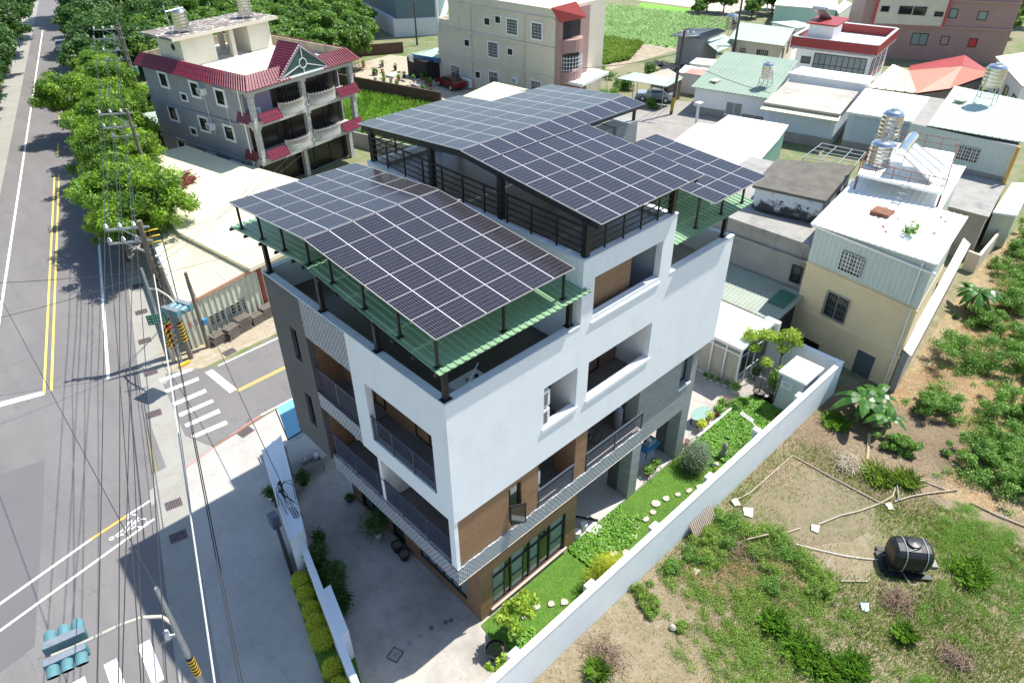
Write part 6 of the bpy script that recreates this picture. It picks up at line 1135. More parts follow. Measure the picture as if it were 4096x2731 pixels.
# ---- tiled villa
vr = R(11.5); VO = Vector((13.8, 42.4)); VF = Matrix.Translation((VO.x, VO.y, 0)) @ Matrix.Rotation(vr, 4, 'Z')
V = T('tiled_villa', 'grey three-storey villa with crimson tiled eaves and tiled front balconies', 'house', (VO.x, VO.y, 0))
vl = lambda x, y: tuple((VF @ Vector((x, y, 0)))[:2])
VW, VD = 11.2, 14.3
mb = MB(VF); mb.box(0, VW, 1.9, VD, 0, 9.2); mb.build('wall', graywall, V)
mb = MB(VF); mb.box(-.02, .0, .9, 1.9, 0, 9.2); mb.box(.25, 3.3, 1.75, 1.89, 6.5, 9.0); mb.build('side_wing', graywall, V)
mb = MB(VF)
for z in (3.0, 6.1): mb.box(-.1, VW+.1, -.1, 1.9, z, z+.5)
mb.box(-.1, VW+.1, -.1, 1.9, 8.75, 9.25); mb.build('balcony_beam', villatile, V)
for z in (2.85, 5.95): mb = MB(VF); mb.box(-.14, -.003, 1.9, VD+.05, z, z+.22); mb.build('string_course', graywall, V)
for x in (.2, 5.45, VW-.2):
    for z0_, z1_ in ((3.5, 6.1), (6.6, 8.75)): mb = MB(VF); mb.box(x-.2, x+.2, -.02, .38, z0_, z1_); mb.box(x-.28, x+.28, -.1, .46, z1_-.2, z1_-.003); mb.build('column', villatile, V)
    mb = MB(VF); mb.box(x-.2, x+.2, 1.2, 1.6, 0, 3.0); mb.build('column', villatile, V)
mb = MB(VF); mb.box(3.4, 11, 1.83, 1.895, 6.6, 8.75); mb.box(.3, 11, 1.83, 1.895, 3.5, 6.0); mb.box(.3, 11, 1.83, 1.895, .1, 2.9); mb.build('shop_front', paint('tinted_glass', (.012, .01, .009), .22, .1, 2), V)
mb = MB(VF)
for z0_, z1_ in ((6.6, 8.75), (3.5, 6.0), (.1, 2.9)):
    for x in (3.4, 5.0, 6.9, 8.8, 10.6): mb.box(x-.06, x+.06, 1.78, 1.829, z0_, z1_)
mb.build('shop_front_frame', darksteel, V); mb = MB(VF); mb.box(.3, 3.3, 1.7, 1.749, 6.6, 8.9); mb.build('lilac_panel', paint('lilac_wall', (.33, .27, .36), .7, .08, 1), V)
for zf in (3.5, 6.6):
    for x0_, x1_ in ((.45, 2.5), (VW-2.3, VW+.15)): mb = MB(VF); mb.ribs((x0_, -.55, zf-.15), (x1_, -.55, zf-.15), (x1_, -.05, zf+.6), (x0_, -.05, zf+.6), .25, .04, 0, .04); mb.build('balcony_tiles', redtile, V)
    mb = MB(VF); mb.ribs((-.35, 1.9, zf-.15), (-.35, .4, zf-.15), (-.02, .4, zf+.6), (-.02, 1.9, zf+.6), .25, .04, 0, .04); mb.build('balcony_tiles', redtile, V)
    mb = MB(VF)
    for xc_, w_ in ((3.8, 1.3), (7.2, 1.5)):
        for i in range(12): a0, a1 = i*math.pi/12, (i+1)*math.pi/12; mb.face([(xc_-w_*math.cos(a0), -.1-.5*math.sin(a0), zf-.1), (xc_-w_*math.cos(a1), -.1-.5*math.sin(a1), zf-.1), (xc_-w_*math.cos(a1), -.1-.5*math.sin(a1), zf+.4), (xc_-w_*math.cos(a0), -.1-.5*math.sin(a0), zf+.4)])
    mb.build('bowed_balcony', villatile, V); mb = MB(VF)
    for xc_, w_ in ((3.8, 1.3), (7.2, 1.5)):
        pt_ = [(xc_-w_*math.cos(i*math.pi/14), -.1-.5*math.sin(i*math.pi/14), 0) for i in range(15)]
        for a, b in zip(pt_, pt_[1:]): mb.bar((a[0], a[1], zf+.85), (b[0], b[1], zf+.85), .04); mb.bar((a[0], a[1], zf+.45), (b[0], b[1], zf+.45), .03); mb.bar((a[0], a[1], zf+.4), (b[0], b[1], zf+.85), .025); mb.bar((b[0], b[1], zf+.4), (a[0], a[1], zf+.85), .025); mb.bar((a[0], a[1], zf+.4), (a[0], a[1], zf+.98), .03)
    mb.build('balcony_railing', paint('beige_metal', (.52, .48, .42), .6, .1, 3), V)
for a, b, c, d in (((-.55, -.55), (-.55, VD+.4), (.25, VD), (.25, .3)), ((4.0-.0, -.55), (-.55, -.55), (.25, .3), (4.0, .3)), ((VW+.55, -.55), (7.6, -.55), (7.6, .3), (VW-.2, .3)), ((VW+.55, VD+.4), (VW+.55, -.55), (VW-.2, .3), (VW-.2, VD))):
    mb = MB(VF); mb.ribs((*a, 9.2), (*b, 9.2), (*c, 10.15), (*d, 10.15), .3, .06, 0, .08); mb.build('tiled_eave', redtile, V)
mb = MB(VF); mb.box(.25, .45, .3, VD, 9.25, 10.1); mb.box(VW-.4, VW-.2, .3, VD, 9.25, 10.1); mb.box(.45, VW-.4, VD-.2, VD, 9.25, 10.1); mb.build('roof_parapet', paint('streaked_parapet', (.36, .31, .22), .9, .2, 1, stain=(.12, .1, .08), stain_amt=.8), V)
mb = MB(VF); mb.box(.45, VW-.4, .3, VD-.2, 9.22, 9.32)
def f(s):
    v = s.coord('Object'); a = s.noise(v, 1.4, 9, .75); s.col(s.mix(s.mapr(a, .54, .57), (.78, .75, .68), (.34, .29, .22))); s.set(Roughness=.8)
mb.build('roof_deck', mk('peeling_white_roof', f), V)
def f(s):
    v = s.coord('Object'); a = s.noise(v, 2.2, 9, .8); s.col(s.mix(s.mapr(a, .54, .57), (.16, .135, .115), (.7, .68, .62))); s.set(Roughness=.85)
peel2 = mk('peeling_dark_roof', f)
# gable with glass
mb = MB(VF); gx0, gx1, gxm = 2.75, 8.25, 5.5
mb.face([(gx0+.25, -.35, 9.3), (gx1-.25, -.35, 9.3), (gxm, -.35, 11.35)]); g_ = mb.build('gable_glass', paint('green_glass_pane', (.05, .10, .085), .12, .1, 1), V)
mb = MB(VF); mb.bar((gx0, -.42, 9.25), (gxm, -.42, 11.55), .14, .14); mb.bar((gx1, -.42, 9.25), (gxm, -.42, 11.55), .14, .14); mb.bar((gx0, -.42, 9.27), (gx1, -.42, 9.27), .14, .12); mb.bar((gxm, -.4, 9.3), (gxm, -.4, 9.75), .06); mb.bar((gxm, -.4, 10.45), (gxm, -.4, 11.4), .06); mb.bar((gx0+.3, -.4, 9.35), (gxm-.3, -.4, 10.0), .06); mb.bar((gx1-.3, -.4, 9.35), (gxm+.3, -.4, 10.0), .06)
for i in range(16): a0, a1 = i*math.pi/8, (i+1)*math.pi/8; mb.bar((gxm+.38*math.cos(a0), -.4, 10.1+.38*math.sin(a0)), (gxm+.38*math.cos(a1), -.4, 10.1+.38*math.sin(a1)), .06)
mb.build('gable_frame', aluminium, V)
for s_ in (-1, 1):
    xe = gxm+s_*2.9; mb = MB(VF); a, b, c, d = (xe, -.5, 9.2), (gxm, -.5, 11.6), (gxm, 2.2, 11.6), (xe, .5, 9.2+.6)
    mb.ribs(a, b, c, (xe, 1.2, 9.25), .25, .05, 0, .08) if s_ < 0 else mb.ribs(b, a, (xe, 1.2, 9.25), c, .25, .05, 0, .08); mb.build('gable_tiles', redtile, V)
mb = MB(VF); mb.box(.9, 4.1, 9.0, 12.4, 9.32, 11.75); mb.box(7.7, 10.1, 9.0, 12.4, 9.32, 11.75); mb.build('roof_room', paint('roof_room_cream', (.70, .66, .52), .8, .05, 1, stain=(.55, .5, .38), stain_amt=.4), V)
for x, y in ((5.9, 9.1), (5.3, 12.2), (7.0, 12.2)): mb = MB(VF); mb.box(x-.2, x+.2, y-.2, y+.2, 9.32, 11.75); mb.build('roof_pillar', cream2, V)
mb = MB(VF); mb.box(-.1, 10.7, 8.4, 13.0, 11.752, 11.95); mb.build('top_roof', peel2, V); mb = MB(VF); mb.box(-.14, 10.74, 8.36, 8.39, 11.7, 11.97); mb.build('top_roof_edge', cream2, V)
mb = MB(VF); mb.lathe((0, 0, 0), [(.0, 0), (.28, 0)], 14); mb.v = [Vector((.895, 10.2+p.x, 10.9+p.y)) for p in mb.v]; mb.build('round_window', blackmat, V)
for x, y, lab in ((2.0, 9.9, 'steel water tank at the left end of the villa top roof'), (8.7, 10.2, 'steel water tank at the right end of the villa top roof')):
    p = VF @ Vector((x, y, 0)); tank(lab, p.x, p.y, 11.95, .62, 1.5, .35)
F, L = frame(vl(0, VD), vl(0, 0)); sb = VD-.2
for a, b, c, d in ((2.3, 3.5, 7.65, 8.9), (6.65, 7.85, 7.5, 8.75), (9.95, 11.2, 7.35, 8.65), (2.3, 3.55, 4.75, 6.05), (6.65, 7.95, 4.6, 5.85), (10.0, 11.25, 4.45, 5.7), (2.3, 3.5, 1.7, 3.0), (6.7, 7.8, 1.5, 2.7), (10.0, 11.2, 1.4, 2.6)): window(V, F, a+.12, b-.12, c+.1, d-.1, y=-.02, d=.01, proud=.05, bars=(4, 5, .04), barm=darksteel, surround=.2)
for a, c in ((5.0, 6.95), (5.05, 4.0)): window(V, F, a, a+.7, c, c+.5, y=-.02, d=.01, proud=.05, surround=.14)
for i, (a, c) in enumerate(((7.95, 7.95), (8.0, 5.05))): acunit(['window air conditioner on the upper storey of the villa side', 'window air conditioner on the middle storey of the villa side'][i], F @ Matrix.Translation((a+.45, -.42, c)), 'air conditioners on the villa side wall', .8, .5, .4, False)
p = VF @ Vector((1.3, 1.2, 6.62)); acunit('white outdoor unit on the top balcony of the villa', TR(p.x, p.y, 6.62, vr), None)
t = T('roof_antenna', 'thin bent antenna mast beside the left tank on the villa', 'antenna', (12.3, 53, 11.95)); q = VF @ Vector((.6, 9.2, 0)); mb = MB(); mb.cyl((q.x, q.y, 11.95), (q.x-.2, q.y, 14.3), .05); mb.cyl((q.x-.15, q.y, 13.8), (q.x+1.4, q.y+.2, 13.9), .04); mb.build('mast', galv, t)
for a in (6.3, 9.0): mb = MB(F); mb.tube([(a+2.0, -.06, 7.9), (a+2.1, -.06, 6.4), (a+2.3, -.2, 6.1), (a+2.3, -.06, 4.6)], .03); mb.build('conduit', aluminium, V)
mb = MB(F); mb.cyl((13.1, -.1, 0), (13.1, -.1, 9.1), .06); mb.build('drain_pipe', aluminium, V)
F3_, _ = frame(A3_, B3_); mb = MB(F3_); mb.cyl((14.2, -.1, 0), (14.2, -.1, 9.2), .06); mb.cyl((5.9, -.1, 0), (5.9, -.1, 9.2), .05); mb.build('drain_pipe', cream2, C3); acunit('window air conditioner low on the cream block wall', F3_ @ Matrix.Translation((13.0, -.4, 1.9)), 'air conditioners on the cream block', .9, .6, .38, False)
for a, lab in ((4.6, 'left of the two grey outdoor units standing by the red car'), (5.6, 'right of the two grey outdoor units standing by the red car')): acunit(lab, F3_ @ Matrix.Translation((a, -.7, .15)), 'air conditioners on the cream block', .85, .95, .4)
F4_, _ = frame(ca, cb); mb = MB(F4_); mb.cyl((6.2, -.07, 0), (6.2, -.07, 5.2), .05); mb.cyl((5.95, -.07, 5.4), (5.95, -.07, 7.8), .05); mb.build('drain_pipe', aluminium, CH); mb = MB(F4_); mb.box(-.2, 6.7, -.2, -.06, 7.42, 7.52); mb.build('gutter', aluminium, CH)
# lean-to behind villa and cream shed by the junction
t = T('corrugated_lean_to', 'small pale green corrugated lean-to at the back corner of the villa', 'lean-to', (12.3, 61.5, 0)); ribroof(t, (11.3, 61.2, 2.5), (13.2, 60.2, 2.5), (14.2, 63.6, 2.9), (12.0, 64.2, 2.9), roofmint, .3, .04); mb = MB(); mb.prism([(11.6, 61.3), (13, 60.6), (13.8, 63.2), (12.2, 63.8)], 0, 2.4); mb.build('wall', blackmat, t)
CS = T('cream_shed', 'big cream metal shed with a stepped cream roof at the street corner', 'shed', (5, 36, 0))
sA_, sB_ = (-.35, 25.75), (4.95, 26.7)
mb = MB(); mb.prism([sA_, sB_, (5.3, 34), (3.6, 40.5), (2.9, 40)], 0, 2.85); mb.build('wall', creamsheet, CS); mb = MB(); mb.prism([(5.0, 27.2), (11.5, 28.8), (14.5, 38), (11.2, 51), (8.9, 51.2), (3.9, 41), (5.4, 34)], 0, 2.9); mb.build('back_wall', creamsheet, CS)
ribwall(CS, sA_, sB_, .05, 2.95, creamsheet, .38, .07)
mb = MB(); mb.prism([(4.98, 26.6), (5.2, 26.55), (5.2, 26.9), (4.98, 26.9)], 0, 3.1); mb.build('red_post', paint('brick_red_post', (.35, .07, .04), .7, .15, 2), CS)
U5 = lambda x, y, z: Vector((*G(x*.27098, (650+y*.4719)/1.7415, z)[:2], z))
f0, f1, f2, f3 = U5(1530, 1225, 3.0), U5(2165, 885, 3.25), U5(1520, 600, 3.2), U5(1325, 420, 3.0)
ribroof(CS, f0, f1, f2, f3, roofcream, .3, .04, name='front_roof')
b0, b1, b2_, b3, b4 = U5(1330, 400, 3.3), U5(1520, 592, 3.5), U5(2110, 905, 3.6), U5(2600, 620, 3.2), Vector((*G(650, 412, 3.3)[:2], 3.3))
mb = MB(); pts = [b1, U5(2118, 898, 3.6), U5(2800, 560, 3.3), Vector((*G(655, 418, 3.3)[:2], 3.3)), Vector((*G(430, 334, 3.4)[:2], 3.4)), Vector((*G(352, 352, 3.2)[:2], 3.2)), b0]
mb.face(pts) ; mb.face([p-Vector((0, 0, .25)) for p in pts][::-1])
for i in range(len(pts)): a, b = pts[i], pts[(i+1) % len(pts)]; mb.face([a-Vector((0, 0, .25)), b-Vector((0, 0, .25)), b, a])
mb.build('back_roof', roofcream, CS)
mb = MB(); mb.bar(f0-Vector((0, 0, .08)), f1-Vector((0, 0, .08)), .12, .22); mb.bar(U5(2118, 898, 3.45), U5(2800, 560, 3.15), .12, .3); mb.build('verge_trim', paint('salmon_trim', (.48, .27, .18), .6, .1, 2), CS)
wallwin(CS, sA_, sB_, [(1.5, 2.72, .78, 1.6, dict(bars=(6, 4, .1), fm=galv, barm=galv)), (2.8, 4.1, .72, 1.6, dict(bars=(6, 4, .1), fm=galv, barm=galv))])
F, L = frame(sA_, sB_); mb = MB(F @ Matrix.Translation((0, -.09, 0)))
for c_, x0_, mi in (('r', .12, 0), ('b', .5, 1)):
    for i in range(3):
        for j in range(4): x, z = x0_+i*.1, 1.5+j*.1; mb.box(x, x+.07, -.004, .0, z, z+.02, mi); mb.box(x+.02+(i+j) % 2*.02, x+.04+(i+j) % 2*.02, -.004, .0, z-.03, z+.06, mi)
mb.build('painted_characters', [redp, paint('blue_letter', (.08, .1, .4), .6, .1, 3)], CS)
q = [U5(1480, 160, 3.45), U5(1600, 95, 3.45), U5(1665, 150, 3.45), U5(1540, 230, 3.45)]; mb = MB(); rg = random.Random(4)
for i in range(140): a = q[0].lerp(q[1], rg.random()).lerp(q[3].lerp(q[2], rg.random()), rg.random())+Vector((0, 0, rg.uniform(.02, .3))); d_ = Vector((rg.uniform(-1, 1), rg.uniform(-1, 1), rg.uniform(-.3, .3)))*.4; mb.bar(a-d_, a+d_, .05)
tag(mb.build('firewood_pile', paint('red_brown_wood', (.2, .06, .04), .9, .3, 3)), 'heap of reddish dry wood lying on the cream shed roof', 'wood pile')
rg = random.Random(9)
for k, (x, y, a, lab) in enumerate(((1.1, 25.35, 10, 'stack of grey wooden pallets nearest the wooden pole by the cream shed'), (2.0, 25.3, 20, 'leaning grey pallets left of centre below the barred window'), (2.9, 25.55, 8, 'grey pallets stacked upright below the barred window'), (3.9, 25.75, 12, 'tall neat stack of grey pallets towards the red post'), (4.7, 25.9, 10, 'grey pallets at the shed corner beside the red post'))):
    mb = MB(TR(x, y, .02, R(a)))
    for lay in range(4+k % 3):
        z = lay*.16; o_ = rg.uniform(-.06, .06)
        for j in range(3): mb.box(-.42+o_, .42+o_, -.28+j*.25, -.22+j*.25, z, z+.09)
        for j in range(7): mb.box(-.42+j*.13+o_, -.34+j*.13+o_, -.3, .3, z+.091, z+.115)
    tag(mb.build('pallet_stack', paint('weathered_grey_wood', (.20, .17, .145), .9, .25, 3)), lab, 'pallets', 'stacked pallets against the cream shed')
# ================================================================ STREET FURNITURE
def stripes(mb, p0, p1, r, z0, z1):
    p0, p1 = Vector(p0), Vector(p1); n = 6
    for i in range(n):
        for s_ in range(12):
            for q_ in range(2):
                t0, t1 = (i+q_*.5)/n, (i+q_*.5+.5)/n; a0, a1 = s_*math.pi/6, (s_+1)*math.pi/6; k = 1/12/n*1.3
                def P(t, a, si): z = z0+(z1-z0)*t+si*(z1-z0)*k; c = p0.lerp(p1, (z-p0.z)/(p1.z-p0.z)); return Vector((c.x+r*math.cos(a), c.y+r*math.sin(a), z))
                mb.face([P(t0, a0, s_), P(t0, a1, s_+1), P(t1, a1, s_+1), P(t1, a0, s_)], q_)
    return mb
def pole(name, label, x, y, h, r0, r1, m, stripe=None, lean=(0, 0), group=None, z=0):
    t = T(name, label, 'pole', (x, y, z), 0, group); mb = MB(); top = (x+lean[0], y+lean[1], h); mb.cyl((x, y, z), top, r0, r1, 14); mb.build('shaft', m, t)
    if stripe: mb = MB(); stripes(mb, (x, y, 0), top, r0*1.04+.006, stripe[0], stripe[1]); mb.build('warning_band', [yellowp, blackmat], t)
    return t
def crossarm(t, c, a, L, z, off=0, ins=3, m=galv, brace=True):
    d = Vector((math.cos(a), math.sin(a), 0)); c = Vector((c[0], c[1], z)); mb = MB(); s_ = c-d*(L/2-off); e = c+d*(L/2+off); mb.bar(s_, e, .1, .1)
    if brace: mb.bar(s_.lerp(e, .35), c-Vector((0, 0, .8)), .05)
    o = mb.build('crossarm', m, t); out = []
    for i in range(ins):
        p = s_.lerp(e, .05+i*(.62/max(1, ins-1))); mb = MB(); mb.lathe(p+Vector((0, 0, .05)), [(.03, 0), (.03, .06), (.11, .08), (.11, .15), (.06, .18), (.09, .22), (.04, .3), (0, .3)], 10); mb.build('insulator', whitepot, o); out.append(p+Vector((0, 0, .34)))
    return out
up = pole('utility_pole', 'weathered wooden power pole with two crossarms at the street corner', -1.24, 25.97, 8.75, .19, .13, woodpole, (.2, 2.3), (.3, -.4), 'poles along the road')
ua = math.atan2(-.93, 1.44)
i1 = crossarm(up, (-.9, 25.6), ua, 2.2, 8.35, -.75); i2 = crossarm(up, (-.95, 25.65), ua, 2.2, 7.55, -.75)
mb = MB()
for k in range(3): mb.tube([(-.9, 25.5, 8.1-k*.35), (-.5, 25.35, 8.15-k*.35), (-.2, 25.5, 8.05-k*.35)], .035)
mb.build('yellow_sleeves', yellowp, up); mb = MB()
for k in range(4): mb.cyl((-.75, 25.5, 6.6-k*.4), (-.45, 25.4, 6.6-k*.4), .07)
mb.build('insulator_rack', whitepot, up); mb = MB(); rg = random.Random(2)
for k in range(8): z = 4.3+rg.uniform(0, 1.8); mb.tube([(-1.2, 25.8, z), (-1.0+rg.uniform(-.3, .3), 25.5, z-.3), (-.9, 25.4+rg.uniform(-.2, .2), z-.7), (-1.15, 25.7, z-1)], .02)
mb.build('loose_cables', blackp, up)
p2_ = pole('utility_pole', 'grey concrete pole with a striped foot standing between signal pole and shed', -.80, 24.97, 6.2, .15, .11, woodpole, (1.1, 2.4), (0, 0), 'poles along the road')
pole('utility_pole', 'plain short wooden pole with a blue box in front of the pallets', .43, 25.3, 5.2, .13, .1, woodpole, None, (0, 0), 'poles along the road'); mb = MB(); mb.box(.5, .75, 25.0, 25.25, 1.7, 2.05); tag(mb.build('junction_box', bluecloth), 'small blue junction box hung on the plain wooden pole', 'box')
pole('striped_post', 'short leaning post wrapped in yellow and black stripes behind the signal pole', -1.45, 25.75, 2.6, .12, .12, galv, (.5, 2.5), (-.05, .05), None)
def signal(label, x, y, h, joint, arm, heads, stripe, tips):
    t = T('traffic_light', label, 'traffic light', (x, y, 0), 0, 'traffic lights at the junction'); mb = MB(); mb.cyl((x, y, 0), (x, y, h), .12, .06, 14); mb.build('pole', galv, t)
    mb = MB(); stripes(mb, (x, y, 0), (x, y, h), .125, *stripe); mb.build('warning_band', [yellowp, blackmat], t)
    mb = MB(); mb.tube(arm, .055, 8); mb.build('arm', paint('cream_steel', (.50, .47, .38), .5, .1, 3), t)
    for (c, a) in heads:
        F = Matrix.Translation(c) @ Matrix.Rotation(a, 4, 'Z'); hb = MB(F); hb.box(-.58, .58, -.11, .11, -.19, .2); hb.box(-.54, .54, -.14, .12, .201, .222, 1); hd = hb.build('signal_head', [teal, galv], t)
        for k in (-1, 0, 1):
            v = MB(F @ Matrix.Translation((k*.38, -.11, 0)) @ Matrix.Rotation(R(90), 4, 'X')); n = 16
            for i in range(n):
                a0, a1 = 2*math.pi*i/n, 2*math.pi*(i+1)/n; l0, l1 = [.46-.10*(1-math.sin(z)) for z in (a0, a1)]
                for r_, fl in ((.178, 0), (.168, 1)):
                    q_ = [(r_*math.cos(a0), r_*math.sin(a0), 0), (r_*math.cos(a1), r_*math.sin(a1), 0), (r_*math.cos(a1), r_*math.sin(a1), l1), (r_*math.cos(a0), r_*math.sin(a0), l0)]; v.face(q_[::-1] if fl else q_, fl)
            v.build('visor', [teal, blackmat], hd); l_ = MB(F @ Matrix.Translation((k*.38, -.115, 0)) @ Matrix.Rotation(R(90), 4, 'X')); l_.lathe((0, 0, 0), [(.165, 0), (.12, .03), (0, .04)], 14); l_.build('lens', glass, hd)
    return t
S_ = signal('near traffic light with a curved cream arm reaching over the road', -9.08, 3.98, 7.0, 5.1, [(-9.05, 4.0, 5.0), (-9.25, 4.35, 5.35), (-9.7, 4.65, 5.45), (-10.3, 4.9, 5.4), (-11.0, 5.15, 5.25), (-11.6, 5.35, 5.15), (-12.15, 5.55, 5.1)],
       [(Vector((-11.7, 5.75, 5.1)), R(168)), (Vector((-11.85, 5.2, 5.05)), R(-12))], (2.2, 3.2), None)
mb = MB(); mb.cyl((-9.05, 4.0, 4.6), (-9.35, 4.25, 4.55), .03); mb.cyl((-9.35, 4.25, 4.42), (-9.35, 4.25, 4.75), .09); mb.build('camera_box', whitepot, S_)
signal('traffic light at the far corner with a short pale arm by the shed', -1.68, 25.3, 6.3, 4.6, [(-1.68, 25.3, 5.0), (-1.5, 24.4, 5.3), (-1.3, 23.4, 5.2), (-1.25, 22.7, 5.0)], [(Vector((-1.7, 22.3, 4.9)), R(110)), (Vector((-.95, 22.5, 4.9)), R(-70))], (.9, 2.1), None)
t = T('direction_sign', 'green direction sign with white arrows beneath the far traffic light', 'sign', (-2.2, 23.6, 4)); F, L = frame((-2.6, 23.9), (-1.75, 23.45)); mb = MB(F); mb.box(0, 1.0, -.02, .02, 3.7, 4.3); mb.build('board', signgreen, t); mb = MB(F)
for j in range(3):
    z = 4.17-j*.18; mb.box(.08, .2, -.025, -.021, z-.01, z+.01); mb.face([(.05, -.024, z), (.11, -.024, z-.04), (.11, -.024, z+.04)])
    for i in range(6): x = .28+i*.11; mb.box(x, x+.07, -.025, -.021, z+.03, z+.045); mb.box(x+.025, x+.04, -.025, -.021, z-.05, z+.05); mb.box(x, x+.07, -.025, -.021, z-.03, z-.018)
mb.build('white_lettering', whitep, t); mb = MB(); mb.bar((-1.7, 25.2, 4.0), (-2.15, 23.75, 4.0), .06); mb.build('bracket', galv, t)
t = T('warning_beacon', 'small red warning beacon on a grey post between the striped poles', 'beacon', (-1.3, 24.6, 0)); mb = MB(); mb.cyl((-1.35, 25.0, 0), (-1.35, 25.0, 2.3), .05); mb.build('post', galv, t); mb = MB(); mb.lathe((-1.35, 25.0, 2.3), [(0, 0), (.1, 0), (.1, .2), (.05, .26), (0, .26)], 12); mb.build('lamp', redp, t)
mb = MB(TR(-1.35, 24.55, .03, R(10))); mb.box(-.35, .35, -.08, .08, 0, .14); tag(mb.build('kerb_block', yellowp), 'yellow painted concrete block at the foot of the signal pole', 'block')
# poles further up the road
u3 = pole('utility_pole', 'power pole with three crossarms rising out of the bright roadside trees', 5.55, 45.2, 8.9, .16, .12, woodpole, None, (0, 0), 'poles along the road')
i3 = crossarm(u3, (5.5, 45.2), ua, 2.4, 8.6, -.8); i4 = crossarm(u3, (5.5, 45.2), ua, 2.4, 7.6, -.8); crossarm(u3, (5.5, 45.2), ua, 2.0, 6.9, -.6, 1)
u4 = pole('utility_pole', 'tall power pole with a ladder of four crossarms beyond the bright trees', 14.6, 72.5, 9.4, .17, .12, woodpole, None, (0, 0), 'poles along the road')
i5 = crossarm(u4, (14.6, 72.5), ua, 2.8, 9.2, -1.0); i6 = crossarm(u4, (14.6, 72.5), ua, 3.2, 8.3, -1.1); crossarm(u4, (14.6, 72.5), ua, 2.4, 7.1, -.9, 2, brace=False); crossarm(u4, (14.6, 72.5), ua, 2.4, 6.2, -.9, 2, brace=False); mb = MB(); mb.lathe((15.1, 72.3, 4.6), [(0, 0), (.28, 0), (.28, .8), (0, .85)], 12); mb.build('transformer', teal, u4)
u5 = pole('utility_pole', 'thin power pole at the back of the bright roadside trees, near the lane', 17.2, 80.5, 8.5, .15, .1, woodpole, None, (0, 0), 'poles along the road')
u6 = pole('utility_pole', 'dark pole with crossarm and striped foot in the village yard', 56.6, 31.9, 8.7, .17, .12, paint('dark_pole', (.09, .075, .065), .9, .2, 3), (.3, 1.8), (.2, -.3), 'village power poles'); i7 = crossarm(u6, (56.8, 31.6), R(-70), 2.0, 8.4, .6)
u7 = pole('utility_pole', 'dark pole standing before the pale bungalow with the mint roof', 78.5, 38.0, 8.6, .17, .12, MATS['dark_pole'], None, (0, 0), 'village power poles'); u8 = pole('utility_pole', 'lone dark pole beside the warehouse at the top', 56.8, 77.9, 6.0, .15, .1, MATS['dark_pole'], None, (0, 0), 'village power poles'); mb = MB(); mb.cyl((52.9, 26.3, 0), (52.9, 26.3, 3.2), .14); mb.box(52.6, 53.3, 26.0, 26.6, 3.2, 3.3); tag(mb.build('gate_post', whitepot), 'thick white post at the corner of the white sheds', 'post')
# wires
def wire(name, label, paths, r, m, group=None): mb = MB(); [mb.tube(p, r, 5) for p in paths]; tag(mb.build(name, m), label, 'cable', group)
wm = paint('cable_black', (.03, .035, .04), .6, .1, 3)
def ext(a, u, z, k=1.6, sag=.35, n=14):
    b = G(u, 1568, z); return [a+(b-a)*(k*i/n)-Vector((0, 0, sag*4*(i/n)*(1-i/n))) for i in range(n+1)]
lab = ['leftmost of the power cables running down to the bottom edge', 'second power cable from the left along the road', 'third power cable from the left along the road', 'fourth power cable from the left along the road', 'fifth power cable from the left along the road', 'rightmost power cable from the lower crossarm']
for k, (a, u, z) in enumerate(((i1[0], 212, 8.4), (i1[1], 262, 8.4), (i1[2], 270, 8.4), (i2[0], 316, 7.6), (i2[1], 322, 7.6), (i2[2], 376, 7.6))): wire('power_cable', lab[k], [ext(a, u, z)], .016, wm, 'power cables along the road')
wire('power_cable', 'thick pale telephone cable hanging along the forecourt', [ext(Vector((-1.1, 25.6, 5.6)), 487, 5.4, 1.5, .5)], .03, paint('pale_cable', (.5, .52, .5), .5, .1, 3), 'power cables along the road'); wire('power_cable', 'pair of dark telephone cables right of the pale cable', [ext(Vector((-.9, 25.2, 5.2)), 545, 5.2, 1.5, .55), ext(Vector((-.9, 25.2, 5.0)), 552, 5.1, 1.5, .6)], .022, wm, 'power cables along the road'); wire('power_cable', 'low dark cable pair between the pale cable and the kerb', [ext(Vector((-1.1, 25.4, 5.0)), 480, 5.0, 1.5, .8)], .014, wm, 'power cables along the road')
for k in range(3):
    wire('power_cable', 'upper power cable between the corner pole and the tree-top pole, number %s from the road' % nth[k], [ipath((i1[k], i3[k]), 10, .3)], .02, wm, 'power cables along the road'); wire('power_cable', 'lower power cable between the corner pole and the tree-top pole, number %s from the road' % nth[k], [ipath((i2[k], i4[k]), 10, .3)], .02, wm, 'power cables along the road'); wire('power_cable', 'power cable beyond the tree-top pole, number %s from the road' % nth[k], [ipath((i3[k], i5[k]), 10, .4), ipath((i4[k], i6[k]), 10, .4)], .02, wm, 'power cables along the road')
wire('service_cable', 'thin cable from the plain wooden pole down to the gate block', [ipath((Vector((.43, 25.3, 5.0)), Vector((-2.9, 9.45, 2.9))), 12, .5)], .018, wm)
wire('span_cable', 'thin double cable crossing the road above the tree shadows', [ipath((Vector((-1.68, 25.3, 6.1)), G(-60, 652, 6.5)), 12, .1), ipath((Vector((-1.68, 25.3, 5.9)), G(-60, 742, 6.3)), 12, .2)], .016, wm); wire('span_cable', 'thin cable crossing from the near traffic light pole to the left edge', [ipath((Vector((-9.08, 3.98, 6.95)), G(-60, 570, 6.8)), 12, .1)], .014, wm)
wire('roof_cables', 'bundle of thin cables sweeping over the cream shed roof to the villa', [ipath((Vector((-1.0, 25.6, 6+k*.5)), Vector((14+k*3, 42.3, 3.2+k*.6))), 12, .7) for k in range(3)]+[ipath((Vector((-1.0, 25.6, 5.5)), Vector((12, 28, 3.8))), 12, .3)], .014, wm)
